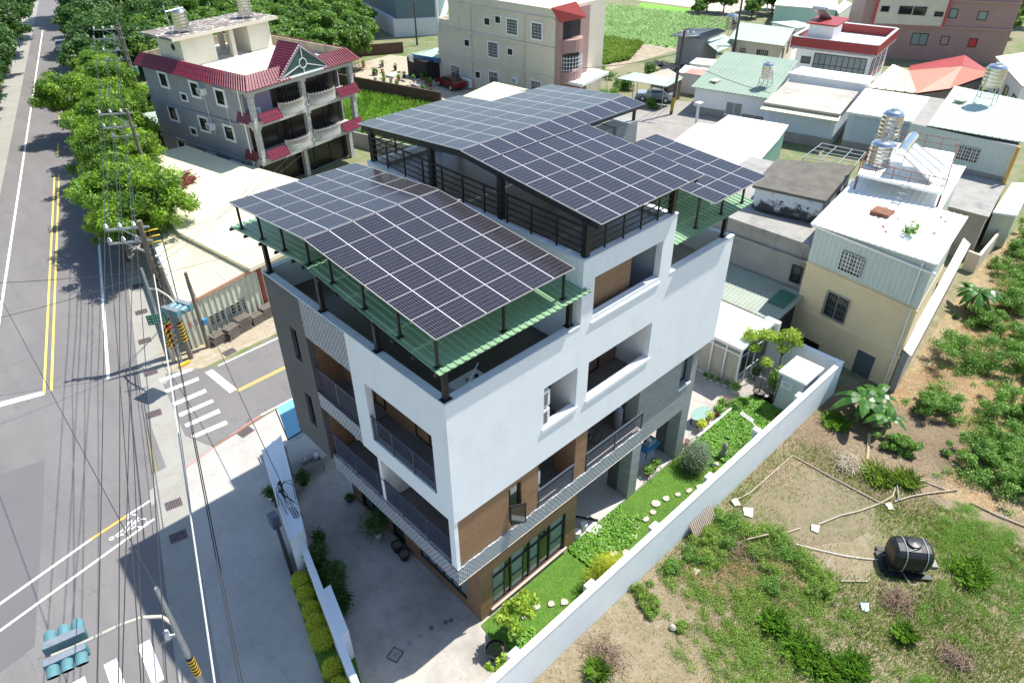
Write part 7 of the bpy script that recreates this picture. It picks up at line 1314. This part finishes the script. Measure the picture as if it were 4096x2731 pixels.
wire('village_cables', 'dark cables strung between the two village power poles', [ipath((i7[k], Vector((78.5, 38.0, 8.3-k*.4))), 12, .8) for k in range(3)], .03, wm); wire('village_cables', 'dark cable from the striped village pole to the cream block', [ipath((Vector((56.7, 31.8, 6.5)), Vector((49, 42.2, 4.5))), 10, .5)], .03, wm); wire('village_cables', 'dark cable from the striped village pole towards the stained flat roof', [ipath((Vector((56.7, 31.8, 6)), Vector((58.5, 21.8, 4))), 10, .3)], .03, wm)
# ================================================================ TREES
def copies(proto, spots, labels, group=None):
    for k, (x, y, s_, a) in enumerate(spots):
        if k == 0: proto.location = (x, y, 0); proto.rotation_euler = (0, 0, a); proto.scale = (s_,)*3; proto['label'] = labels[0]
        else: dup(proto, None, (x, y, 0), a, labels[k] if len(labels) > k else labels[-1], s_)
rg = random.Random(31)
stL = ['bright roadside tree nearest the junction, overhanging the cream shed']+['bright green roadside tree, %s up the row from the cream shed' % nth[k] for k in range(1, 11)]
pr = [tree('roadside_tree', 'x', (0, 0, 0), 7.2, 3.3, leaf_street, 32000, .14, 80+k, 'bright trees along the right side of the road', .2, .72, 85, .3, aspect=.4, cvar=.8, shell=.35, cs=.68) for k in range(3)]
SP = [(2.6, 37.2, 1.0), (2.6, 42.6, .95), (4.6, 48.4, 1.02), (6.6, 54.5, 1.05), (7.9, 60.6, 1.0), (10.2, 66.6, 1.05), (7.2, 70.5, .9), (12.4, 76, .95), (.9, 39.8, .62), (3.6, 45.6, .8), (5.2, 51.6, .85)]
for k, (x, y, s_) in enumerate(SP):
    p = pr[k % 3]
    if k < 3: p.location = (x, y, 0); p.scale = (s_,)*3; p['label'] = stL[k]
    else: dup(p, None, (x, y, 0), rg.uniform(0, 6), stL[k], s_)
dk = [tree('shade_tree', 'x', (0, 0, 0), 8.0, 3.8, leaf_dark, 19000, .22, 90+k, 'dark trees arching over the far road', .25, .7, 44, .3) for k in range(2)]
DS = [(xc(y)+o, y, s_) for (y, o, s_) in ((82, 5.6, .9), (91, 6.3, 1.0), (99, 6.0, 1.05), (108, 5.5, 1.1), (118, 6.2, 1.1), (129, 5.8, 1.2), (62, -8.6, 1.0), (70, -7.6, 1.05), (78, -7.4, 1.05), (86, -7.2, 1.05), (95, -6.8, 1.1), (104, -6.5, 1.1), (114, -6.4, 1.1), (125, -6, 1.2), (54.5, -9.8, 1.0), (98, 13, 1.0), (106, 14, 1.1), (116, 14, 1.1), (136, 3, 1.3), (90, 11, .8))]
for k, (x, y, s_) in enumerate(DS):
    p = dk[k % 2]; 
    lf_ = sorted([d for d in DS if d[0] < xc(d[1])], key=lambda d: d[1]); rt_2 = sorted([d for d in DS if d[0] >= xc(d[1])], key=lambda d: d[1])
    L_ = 'dark tree on the left side of the road, %s counted from the near end' % nth[lf_.index(DS[k])] if DS[k] in lf_ else 'dark tree right of the far road, %s counted away from the bright trees' % nth[rt_2.index(DS[k])]
    if k < 2: p.location = (x, y, 0); p.scale = (s_,)*3; p['label'] = L_
    else: dup(p, None, (x, y, 0), rg.uniform(0, 6), L_, s_)
og = [tree('orchard_tree', 'x', (0, 0, 0), 6.0, 3.2, leaf_mango, 15000, .21, 95+k, 'orchard trees behind the villa', .2, .8, 40, .25) for k in range(3)]
OS = []; OL = []
for i in range(7):
    for j in range(8):
        x, y = 21+i*5.2+rg.uniform(-1, 1)+j*.6, 70+j*6.2+rg.uniform(-1, 1)-i*.6
        if x > 57-max(0, (90-y))*.6 or (x < 30 and y > 112) or y < 68+max(0, x-30)*.35: continue
        OS.append((x, y, rg.uniform(.85, 1.15))); OL.append('dark green orchard tree, row %s behind the villa, %s from the road side' % (['one', 'two', 'three', 'four', 'five', 'six', 'seven', 'eight'][j], nth[i]))
OS += [(15.5, 66.5, .55), (14.3, 70.0, .6), (24.6, 63.0, .8), (29.5, 64.5, .75), (35.0, 70.5, .9), (40, 74.0, .9), (34, 76, 1.0), (27, 67.5, .9)]
for k, (x, y, s_) in enumerate(OS):
    p = og[k % 3]; L_ = (OL+['small tree squeezed between the villa lean-to and the poles', 'small tree behind the villa lean-to beside the thin power pole', 'rounded tree touching the far right corner of the villa', 'tree behind the banana leaves right of the villa roof', 'tree at the corner of the nursery yard nearest the villa', 'tree at the back left corner of the nursery yard', 'tall tree overhanging the nursery yard pole rack', 'tree filling the gap behind the villa top roof'])[k]
    if k < 3: p.location = (x, y, 0); p.scale = (s_,)*3; p['label'] = L_
    else: dup(p, None, (x, y, 0), rg.uniform(0, 6), L_, s_)
fb = tree('bushy_tree', 'round bushy tree at the corner of the vegetable plot behind the white canopy', (58.5, 46.5, 0), 3.2, 2.4, leaf_mango, 6000, .2, 101, None, .12, .75, 26, .2)
def bush(label, x, y, r, h, m, n, size, seed, group=None, aspect=.35, name='field_shrub', cat='shrub', up=.4, stems=True, nc=14, shell=.3, z=.01, cvar=.5, cs=1.0):
    rg = random.Random(seed); cl = [(rg.gauss(0, .42)*r, rg.gauss(0, .42)*r, h*rg.uniform(.15, .85), r*rg.uniform(.22, .5)*cs, h*rg.uniform(.15, .4)*cs) for _ in range(nc)]
    st = [((0, 0, 0), (c[0]*.9, c[1]*.9, c[2]), .018, .006) for c in cl[::2]] if stems else ()
    return plant(name, label, cat, (x, y, z), cl, n, size, m, st, group, seed, aspect=aspect, up=up, shell=shell, cvar=cvar)
for k, (x, y, r, lab) in enumerate(((60.5, 42.0, 1.5, 'leafy bush between the vegetable plot and the open carport'), (62.0, 47.2, 1.6, 'green bush beside the white canopy porch'), (66.4, 42.4, 1.3, 'bush by the black shade net near the carport'), (54.5, 39.6, 1.2, 'garden bush in front of the glazed porch'), (57.0, 34.8, .8, 'small clipped bush in front of the silver car'), (72.0, 37.0, 1.2, 'dark bush between the navy house and the tin sheds'), (26.0, 62.0, 2.0, 'leafy bush behind the villa at the meadow edge'), (29.6, 50.5, 1.0, 'round bush standing in the meadow right of the villa'), (33.2, 50.0, .9, 'small bush in the meadow nearer to the brick wall'), (29.0, 46.4, 1.3, 'low bush at the near end of the meadow'))): bush(lab, x, y, r, r*1.3, leaf_shrub if k % 2 else leaf_mango, 2600, .14, 300+k, 'bushes between the far buildings')
for k, (u, v, s_, lab) in enumerate(((2010, 470, 1, 0),)): pass
for k, (x, y, s_, lab) in enumerate(((820, 55, .75, 'thin-crowned tree on the paddock edge beside the sandy lot'), (935, 60, .7, 'darker upright tree right of the thin-crowned tree'), (1130, 95, .55, 'small dark tree beside the green roofed shelter'), (1270, 70, .8, 'dark tree behind the mint-roofed bungalow'), (760, 80, .4, 'small bare-looking shrub left of the thin-crowned tree'))):
    p = E3(x, y+30, 0); dup(og[k % 3], None, (p.x, p.y, 0), k*1.1, lab, s_)
for k, (x, y, s_, lab) in enumerate(((380, 110, .6, 'bushy tree in front of the long pale green shed'), (180, 60, .5, 'dark tree left of the long pale green shed'), (2250, 200, .9, 'leafy tree at the right edge beyond the pink building'), (2130, 300, .7, 'lower leafy tree between pink building and right edge house'))):
    p = Q4(x, y+20, 0); dup(og[k % 3], None, (p.x, p.y, 0), k*1.3, lab, s_)
t = T('play_shelter', 'small teal pyramid-roofed shelter on the sandy lot', 'shelter', (0, 0, 0)); p = E3(1142, 85, 0); mb = MB(); w_ = 1.6
for dx in (-w_, w_):
    for dy in (-w_, w_): mb.box(p.x+dx-.08, p.x+dx+.08, p.y+dy-.08, p.y+dy+.08, 0, 2.6)
mb.build('posts', galv, t); mb = MB()
for a, b in (((-2, -2), (2, -2)), ((2, -2), (2, 2)), ((2, 2), (-2, 2)), ((-2, 2), (-2, -2))): mb.face([(p.x+a[0], p.y+a[1], 2.6), (p.x+b[0], p.y+b[1], 2.6), (p.x, p.y, 3.7)])
mb.face([(p.x-2, p.y-2, 2.59), (p.x-2, p.y+2, 2.59), (p.x+2, p.y+2, 2.59), (p.x+2, p.y-2, 2.59)]); mb.build('roof', teal, t)
mb = MB(); rg = random.Random(6)
for k in range(16): a = Vector((65.5+rg.uniform(0, 6), 38.5+rg.uniform(0, 4), .9+rg.uniform(-.5, .6))); mb.face([a, a+Vector((rg.uniform(1, 2), rg.uniform(-.5, .5), rg.uniform(-.4, .4))), a+Vector((rg.uniform(1, 2), rg.uniform(1, 2), rg.uniform(-.4, .4))), a+Vector((0, rg.uniform(1, 2), rg.uniform(-.4, .4)))])
tag(mb.build('shade_net', blackmat), 'collapsed black shade net behind the carport', 'net')
# fields
tag(blades('tall_grass', leafmat('rice_blade', (.22, .42, .12), (.48, .64, .32)), [(60, 66), (79.8, 64.4), (81.6, 50.3), (97.9, 50.9), (103.4, 53.9), (102.7, 63.2), (101.2, 72.2), (98.5, 80), (72, 98)], 60000, .45, .12, 11, lean=1.2), 'tall pale green grass filling the far field', 'grass', kind='stuff')
tag(blades('vine_crop', leaf_weed, [(61, 52), (72, 50), (80, 54), (79, 60), (66, 62)], 26000, .6, .2, 12, lean=.9), 'yellow-green leafy crop on the vegetable plot', 'crop', kind='stuff')
tag(blades('meadow_grass', leaf_grass, [(25, 57), (28.7, 39), (34, 38), (40.2, 52.2), (36.3, 67.3), (26, 66)], 60000, .5, .06, 13, lean=.7, mask=lambda P, rg: rg.rand(len(P)) < .5+.5*vnoise(P, .4, 4)), 'rough green meadow between the villa and the brick wall', 'grass', kind='stuff')
sheet('meadow', [(24.7, 57), (28.6, 39), (34, 36), (40.3, 52.2), (36.4, 67.4), (25, 68)], .014, brightgrass)
# ================================================================ RIGHT FIELD
FP = [(-1, -3.15), (23.1, -3.15), (26, -5.5), (42, -3.9), (60, -4.2), (60, -16), (20, -17), (2, -13), (-2, -6)]
padmask = lambda P: (~inpoly(P, mp_)) | (np.random.RandomState(5).rand(len(P)) < .10+.16*vnoise(P, 1.5, 8)) | inpoly(P, [(10.5, -4.6), (11.9, -3.8), (12.5, -3.9), (11.6, -4.9), (12.3, -6.2), (13.6, -7.3), (15.2, -8.3), (14.2, -8.9), (12.6, -7.6), (11, -6.3)])
far_w = lambda P: (P[:, 0] < 30)
tag(blades('field_weeds', leaf_weed, FP, 560000, .13, .018, 21, lambda P, rg: padmask(P) & (P[:, 0] < 19) & (rg.rand(len(P)) < np.clip(.42+.9*vnoise(P, .55, 3)+.25*(P[:, 1] < -9.5)-.35*((P[:, 0] < 7) & (P[:, 1] > -6)), 0.03, 1)), .7), 'green weeds and grass growing in patches over the dry field', 'weeds', kind='stuff')
tag(blades('dry_straw_litter', leaf_dry, FP, 330000, .22, .015, 22, lambda P, rg: padmask(P) & (P[:, 0] < 27) & (rg.rand(len(P)) < np.clip(.42+.9*vnoise(P, .6, 9), .1, 1)), 1.3, flat=True), 'dry straw and dead stalks lying over the field', 'straw', kind='stuff')
tag(blades('rusty_grass', leaf_rust, [(19, -3.3), (24, -3.3), (30, -6), (46, -4.5), (46, -12), (20, -12)], 150000, .26, .02, 23, lambda P, rg: rg.rand(len(P)) < np.clip(.5+.8*vnoise(P, .5, 12), 0, 1), 1.1, flat=True), 'rust-coloured dry grass between the green shrubs', 'grass', kind='stuff')
tag(blades('dry_straw_litter', leaf_dry, [(14, -3.2), (24, -3.2), (25, -9), (18, -10)], 70000, .35, .025, 24, lambda P, rg: padmask(P), 1.3, flat=True), 'pale dead stalks round the banana plants', 'straw', kind='stuff')
def mass(name, lab, m, poly, nc, r0, r1, n, size, seed, mask=None, cat='ground cover', hk=.5, aspect=.4, shell=.2, z0=0):
    rg = np.random.RandomState(seed); xs = [p[0] for p in poly]; ys = [p[1] for p in poly]; P = np.stack([rg.uniform(min(xs), max(xs), nc*8), rg.uniform(min(ys), max(ys), nc*8)], 1); P = P[inpoly(P, poly)]
    if mask is not None: P = P[mask(P, rg)]
    P = P[:nc]; rr = rg.uniform(r0, r1, len(P)); o = leaves(name, m, [(p[0], p[1], z0+r*hk*.5, r, r*hk) for p, r in zip(P, rr)], n, size, None, aspect, .6, seed, shell, .5); return tag(o, lab, cat, kind='stuff')
mass('scrub', 'tangled green scrub covering the far side of the dry field along the right edge', leaf_shrub, [(20.5, -8.2), (24, -6.8), (29, -6.2), (34, -5.9), (48, -4.6), (60, -4.6), (60, -14), (22, -15), (20, -11.5)], 460, .25, .85, 120000, .062, 701, lambda P, rg: rg.rand(len(P)) < np.clip(.45+1.1*vnoise(P, .45, 31)+.35*(P[:, 1] < -9-.0*P[:, 0]), 0, 1), hk=.7)
mass('weed_cover', 'matted low green weeds over the middle of the dry field', leaf_weed, [(4.8, -3.5), (12, -3.4), (12.4, -6.5), (11.2, -9.5), (9.5, -12.5), (5, -9.5), (4.0, -6)], 520, .12, .42, 120000, .030, 702, lambda P, rg: rg.rand(len(P)) < np.clip(.5+.9*vnoise(P, .8, 41)-.5*((P[:, 0] < 6.3) & (P[:, 1] > -5.5)), 0, 1), hk=.45)
mass('weed_cover', 'grassy green weeds around and behind the black tank', leaf_grass, [(9, -11.5), (12.6, -11.6), (15.6, -10.8), (17.5, -9.6), (20.4, -11), (19, -15), (8, -14)], 380, .12, .4, 90000, .03, 703, lambda P, rg: (rg.rand(len(P)) < np.clip(.4+1.0*vnoise(P, .8, 51), 0, 1)) & (np.hypot(P[:, 0]-14.5, P[:, 1]+10.3) > 1.5), hk=.4, aspect=.2)
mass('brown_twigs', 'matted brown stems between the weed mounds', leaf_rust, [(7, -3.8), (11.5, -4.2), (11.5, -7.8), (9.5, -8.6), (7.5, -5.5)], 120, .15, .4, 26000, .05, 704, None, hk=.5, aspect=.12)
SH = [(31.3, -7.1, 1.7, 'widest green shrub below the banana plants on the rusty grass'), (32.6, -9.3, 1.6, 'green shrub at the right edge behind the widest shrub'), (25.6, -7.5, 1.35, 'lone round green shrub below the first banana plant'), (28.2, -10.2, 1.3, 'feathery green shrub at the right edge, level with the lone round one'), (24.6, -10.6, 1.35, 'dense shrub at the right edge nearest the black tank'), (22.7, -10.7, 1.1, 'low shrub in front of the dense right edge shrub'), (23.0, -12.2, 1.3, 'dark green shrub cut off by the right edge, lowest one'), (21.3, -7.3, .8, 'small bush just under the fallen banana stem'), (48, -5.3, 1.4, 'farthest shrub near the plot wall'), (44.5, -5.8, 1.4, 'shrub in the far end of the shrub row below the plot wall'), (39.5, -7.1, 1.6, 'shrub beside the second banana plants'), (35.5, -9.0, 1.5, 'shrub between second banana plants and the right edge'), (51.5, -5.6, 1.5, 'tall shrub at the upper right edge'), (43.0, -8.0, 1.4, 'shrub against the right edge, mid height'), (36.5, -6.5, 1.0, 'small shrub at the foot of the second banana plants')]
for k, (x, y, r, lab) in enumerate(SH): bush(lab, x, y, r*1.12, r*1.05, leaf_shrub, 9000, .068, 400+k, 'green shrubs on the dry field', nc=34, shell=.1, cs=.62, aspect=.38)
WD = [(11.0, -3.9, .75), (9.5, -3.95, .7), (11.2, -5.0, .8), (7.4, -3.75, .55), (5.5, -3.75, .5), (5.2, -4.25, .4), (10.2, -4.6, .7), (9.0, -4.6, .6), (11.7, -5.7, .65), (11.6, -6.6, .7), (11.4, -7.7, .7), (10.6, -8.6, .6), (8.4, -4.0, .5), (5.4, -5.6, .3), (10.4, -6.0, .8), (9.6, -7.0, .7)]
for k, (x, y, r) in enumerate(WD): bush('low green weed mound %s' % ['against the garden wall by the boards', 'at the wall, left of the leaning boards', 'at the corner of the mud pad by the wall', 'hugging the wall halfway along the field', 'hugging the wall nearest the white stones', 'in front of the wall-hugging mound', 'over brown twigs near the boards', 'left of the brown twiggy patch', 'on the near edge of the mud pad', 'where the pipe enters the bushes', 'right of the brown twiggy patch', 'at the tip nearest the short stick', 'next to the wall above the straw', 'small and alone near the grey stone', 'in the middle of the brown twiggy patch', 'at the lower side of the brown twiggy patch'][k], x, y, r, r*.75, leaf_weed if k % 3 else leaf_shrub, 2600, .045, 430+k, 'weed mounds round the brown patch', name='weed_mound', cat='weeds', nc=14)
for k, (x, y, r, lab) in enumerate(((18.6, -7.5, .8, 'pale green spiky weed clump above the crossing pipes'), (19.3, -8.5, .6, 'smaller pale spiky weed right of the larger clump'), (8.0, -8.0, .5, 'bright grass tuft left of the tallest weeds'), (7.75, -9.25, .8, 'tall bright weeds at the bottom of the picture'), (7.7, -10.2, .7, 'grey-green grass clump at the bottom edge'), (8.5, -10.9, .7, 'bright grass clump at the bottom edge, right one'), (11.1, -11.7, .35, 'single tall seeding grass below the black tank'), (1.6, -4.5, .4, 'small grass tuft by the wall at the bottom'), (20.8, -4.3, .7, 'dark grass clump where the wall meets the banana plants'), (15.9, -12.4, .9, 'wide green grass patch right of the black tank'))):
    rg2 = np.random.RandomState(k); poly_ = [(x+r*math.cos(a), y+r*math.sin(a)) for a in [i*.7 for i in range(9)]]; o = blades('grass_clump', {3: leaf_ivy, 5: leaf_ivy, 2: leaf_ivy, 0: leaf_weed, 1: leaf_weed}.get(k, leaf_grass), poly_, 1000, .42, .03, 500+k, lean=.8, mask=lambda P, rg: rg.rand(len(P)) < 1.1-((P[:, 0]-x)**2+(P[:, 1]-y)**2)/(r*r)); tag(o, lab, 'grass clump', 'grass clumps in the dry field')
for k, (x, y, r, lab) in enumerate(((12.5, -10.9, .75, 'large tangle of brown dead branches below the black tank'), (11.5, -13.4, .6, 'round heap of dead twigs at the bottom right'), (2.3, -4.4, .9, 'brown heap of dead stalks by the wall at the bottom'), (10.3, -5.4, 1.0, 'brown twiggy patch inside the weed mounds'), (18.4, -6.1, .8, 'pale heap of dry palm fronds under the banana plants'))):
    mb = MB(); rg = random.Random(600+k)
    for i in range(260): a = Vector((x+rg.gauss(0, .45)*r, y+rg.gauss(0, .45)*r, .05+abs(rg.gauss(0, .18)))); d_ = Vector((rg.uniform(-1, 1), rg.uniform(-1, 1), rg.uniform(-.3, .5))).normalized()*rg.uniform(.1, .35); c_ = a+d_*.5+Vector((rg.uniform(-.05, .05), rg.uniform(-.05, .05), .05)); mb.bar(a-d_*.5, c_, .014); mb.bar(c_, a+d_+Vector((0, 0, -.03)), .01)
    tag(mb.build('twig_heap', paint('dead_twig', (.26, .18, .13), .9, .3, 3) if k != 4 else paint('pale_frond', (.55, .47, .36), .9, .15, 3)), lab, 'twig heap', 'dead twig heaps')
def banana(label, x, y, h, n, seed):
    t = T('banana_plant', label, 'banana plant', (x, y, 0), 0, 'banana plants'); rg = random.Random(seed); st = MB(); lf = MB()
    for s_ in range(3):
        bx, by = x+rg.uniform(-.6, .6), y+rg.uniform(-.5, .5); hh = h*rg.uniform(.6, 1); st.cyl((bx, by, 0), (bx+rg.uniform(-.1, .1), by, hh*.55), .11, .07, 9)
        for k in range(n):
            a = k*2.4+rg.uniform(-.4, .4); L = hh*rg.uniform(.45, .7); w = L*.16; d = Vector((math.cos(a), math.sin(a), 0)); sd = Vector((-d.y, d.x, 0)); b = Vector((bx, by, hh*.5)); pts = []
            upk = rg.uniform(.5, 1.1)
            for i in range(8): u = i/7; pts.append((b+d*L*u*.9+Vector((0, 0, L*(upk*u-1.05*u*u))), w*math.sin(math.pi*min(1, .12+u*.88))**.7))
            for (p, wp), (q_, wq) in zip(pts, pts[1:]):
                tn = rg.random(); uv = [(tn, 0)]*4
                for s2 in (-1, 1): lf.face([p, q_, q_+sd*wq*s2-Vector((0, 0, wq*.35)), p+sd*wp*s2-Vector((0, 0, wp*.35))], 0, uv)
    st.build('stem', paint('banana_stem', (.2, .22, .09), .8, .2, 3), t); lf.build('leaves', leaf_banana, t)
banana('tall banana plant with torn dark leaves beside the grey door', 22.3, -5.3, 3.2, 7, 1); banana('shorter bright banana plant right of the tall one', 21.6, -6.0, 2.2, 6, 2); banana('banana plant farther up the field beside the ribbed lean-to', 37.8, -5.0, 3.0, 8, 3)
mb = MB(); mb.cyl((21.2, -5.9, .12), (19.4, -6.6, .06), .09, .07); tag(mb.build('fallen_stem', paint('dry_banana_stem', (.42, .34, .2), .9, .2, 3)), 'fallen dry banana stem pointing down the field', 'stem')
# black tank
BT = T('black_tank', 'black plastic water tank tied with pale ropes on the dry field', 'water tank', (14.4, -10.35, 0))
ax = Vector((.62, -.78, 0)).normalized(); c0_ = Vector((14.5, -10.35, .72)); sd_ = Vector((-ax.y, ax.x, 0)); mb = MB(); secs = [(-.78, .35), (-.76, .5), (-.62, .62), (-.2, .66), (.2, .66), (.62, .62), (.76, .5), (.78, .35)]
def sec(o_, r_): return [c0_+ax*o_+sd_*(r_*.95*abs(math.cos(a))**.7*(1 if math.cos(a) > 0 else -1))+Vector((0, 0, r_*abs(math.sin(a))**.7*(1 if math.sin(a) > 0 else -1))) for a in [i*2*math.pi/24 for i in range(24)]]
rr_ = [sec(*s_) for s_ in secs]
for A, B in zip(rr_, rr_[1:]):
    for i in range(24): j = (i+1) % 24; mb.face([A[i], A[j], B[j], B[i]][::-1])
mb.face(rr_[0]); mb.face(rr_[-1][::-1]); mb.build('body', blackp, BT, True)
mb = MB(); mb.lathe(c0_+Vector((0, 0, .6)), [(.3, 0), (.3, .1), (.26, .13), (.0, .16)], 18); mb.build('lid', blackp, BT, True); mb = MB(); 
for s_ in (-1, 1): q_ = [c0_+sd_*s_*.5+ax*.85, c0_+sd_*s_*.5-ax*.95, c0_+sd_*s_*.75-ax*.95, c0_+sd_*s_*.75+ax*.85]; mb.prism([tuple(p[:2]) for p in q_], .02, .16)
mb.prism([tuple(p[:2]) for p in (c0_-ax*.75-sd_*.5, c0_-ax*1.05-sd_*.5, c0_-ax*1.05+sd_*.5, c0_-ax*.75+sd_*.5)], .02, .14); mb.build('foot', blackp, BT); mb = MB()
for o_ in (-.35, .45): ring = sec(o_, .672); mb.tube(ring+[ring[0]], .013, 5)
mb.tube([sec(-.3, .675)[8], c0_+Vector((0, 0, .7))+ax*.0+sd_*-.3, sec(.1, .675)[14], sec(.4, .675)[17]], .011, 5); mb.build('rope', twine, BT)
mb = MB(TR(15.35, -11.2, .02, R(40))); mb.box(-.2, .2, -.12, .12, 0, .14); tag(mb.build('cement_block', cement), 'grey cement block at the corner of the black tank', 'block')
# pipes, sacks, boards
def pipe(lab, pts, r=.035, m=canvas, z=.08): mb = MB(); mb.tube([Vector((*p, z)) for p in pts], r*.8, 7); tag(mb.build('field_pipe', m), lab, 'pipe', 'pipes lying on the dry field')
wp = paint('pale_bamboo_pipe', (.42, .34, .26), .7, .15, 3)
pipe('pale pipe along the wall side of the mud pad', [(12.6, -3.55), (13.4, -3.75), (17.06, -3.91)], .04, wp); pipe('pale pipe along the upper right side of the mud pad', [(17.06, -3.91), (17.05, -6), (17.1, -8.1), (17.3, -8.6)], .045, wp); pipe('long bent pipe from the white sack up to the crossing pipes', [(13.9, -6.85), (15.1, -7.3), (15.95, -7.77), (17.0, -8.2), (17.9, -8.45), (18.9, -8.25), (19.9, -9.0), (20.1, -10.0)], .05, wp); pipe('curved pipe right of the crossing, ending in the dry grass', [(17.6, -8.65), (18.4, -9.0), (19.2, -9.5), (20.5, -10.4)], .045, wp, .12); pipe('grey pipe standing across the crossing', [(18.9, -8.2), (18.4, -8.45), (17.8, -8.75)], .04, cement, .18); pipe('thin pale hose running from the weeds to the black tank', [(12.2, -6.7), (12.6, -7.5), (13.1, -8.4), (13.6, -9.1), (14.3, -9.95)], .028, hose); pipe('short pale pipe end beside the weeds on the mud pad', [(12.1, -5.95), (13.15, -6.4)], .04, wp); pipe('pale pipe half hidden in the brown twiggy patch', [(10.6, -5.2), (11.5, -5.7)], .035, wp, .45); pipe('short pale stick lying left of the black tank', [(11.78, -8.9), (12.56, -9.66)], .04, wp); pipe('thin stick leaning from the tank foot to the ground', [(14.3, -10.0), (13.55, -11.0)], .025, wp, .15); pipe('long pale pipe at the right edge beyond the black tank', [(20.1, -11.1), (20.15, -12.2), (20.4, -13.6)], .05, wp)
for k, (x, y, a, s_, lab) in enumerate(((13.6, -6.85, 20, .22, 'white sack at the lower end of the long bent pipe'), (17.2, -8.6, 50, .2, 'white sack where the pipes cross'), (12.3, -4.3, 30, .28, 'pale board lying at the wall-side corner of the mud pad'), (12.4, -3.6, 60, .22, 'small pile of splintered pale boards by the garden wall'), (7.9, -4.5, 10, .15, 'white paper scraps among the weeds near the wall'), (11.3, -10.1, 30, .2, 'pale blue plastic bag beside the dead branches'))):
    mb = MB(TR(x, y, .03, R(a))); rg = random.Random(k); mb.prism([(-s_, -s_*.7), (s_, -s_*.8), (s_*.9, s_*.6), (.1, s_*.8), (-s_*.8, s_*.6)], 0, .06, ztop=[.05, .1, .04, .12, .05]); tag(mb.build('litter', bluepoly if k == 5 else canvas), lab, 'litter')
mb = MB(); 
for i in range(14): x = 9.3+i*.12; mb.bar((x, -3.14, .75), (x+.05, -3.55, .0), .09, .02)
tag(mb.build('leaning_boards', paint('old_board', (.36, .29, .24), .9, .15, 3)), 'row of old boards leaning on the garden wall', 'boards')
mb = MB(); mb.lathe((5.1, -5.35, .0), [(0, 0), (.13, .02), (.15, .1), (.08, .2), (0, .22)], 8); tag(mb.build('grey_stone', stonep, None, True), 'pale grey stone on the bare soil near the small weed', 'stone')
mb = MB(); [mb.bar((28.6+dx, -3.1+dy, 8.0), (28.6+dx*2, -3.1+dy*2, 8.9), .02) for dx, dy in ((.05, 0), (-.1, .1), (.1, .12))]; t = T('roof_weed', 'small weed growing at the edge of the rust-spotted white roof', 'plant', (27.6, -3.0, 8.0)); leaves('foliage', leaf_shrub, [(0, 0, .5, .3, .4), (.1, .2, .2, .35, .2)], 260, .09, t, .4, .4, 7)

# separate pieces that share one part name become parts of their own
def split_loose(o):
    me = o.data; key = {}; par = list(range(len(me.vertices)))
    def find(a):
        while par[a] != a: par[a] = par[par[a]]; a = par[a]
        return a
    for v in me.vertices:
        k = tuple(round(c, 3) for c in v.co)
        if k in key: par[find(v.index)] = find(key[k])
        else: key[k] = v.index
    for p in me.polygons:
        vs = p.vertices
        for a in vs[1:]: par[find(a)] = find(vs[0])
    groups = {}
    for p in me.polygons: groups.setdefault(find(p.vertices[0]), []).append(p)
    if len(groups) < 2: return
    uvl = me.uv_layers[0].data
    for i, (g, ps) in enumerate(groups.items()):
        V_, F_, U_, M_ = [], [], [], []
        for p in ps:
            b = len(V_); V_ += [tuple(me.vertices[v].co) for v in p.vertices]; F_.append(list(range(b, b+len(p.vertices)))); U_ += [c for l in p.loop_indices for c in uvl[l].uv]; M_.append(p.material_index)
        nm = bpy.data.meshes.new(o.name); nm.from_pydata(V_, [], F_)
        for m in me.materials: nm.materials.append(m)
        nm.polygons.foreach_set('material_index', M_); nm.uv_layers.new(name='UVMap').data.foreach_set('uv', U_); nm.update()
        c = o if i == 0 else o.copy()
        if i: COL.objects.link(c)
        c.data = nm
for o in list(bpy.data.objects):
    if o.type == 'MESH' and o.name.split('.')[0] in SPLIT: split_loose(o)
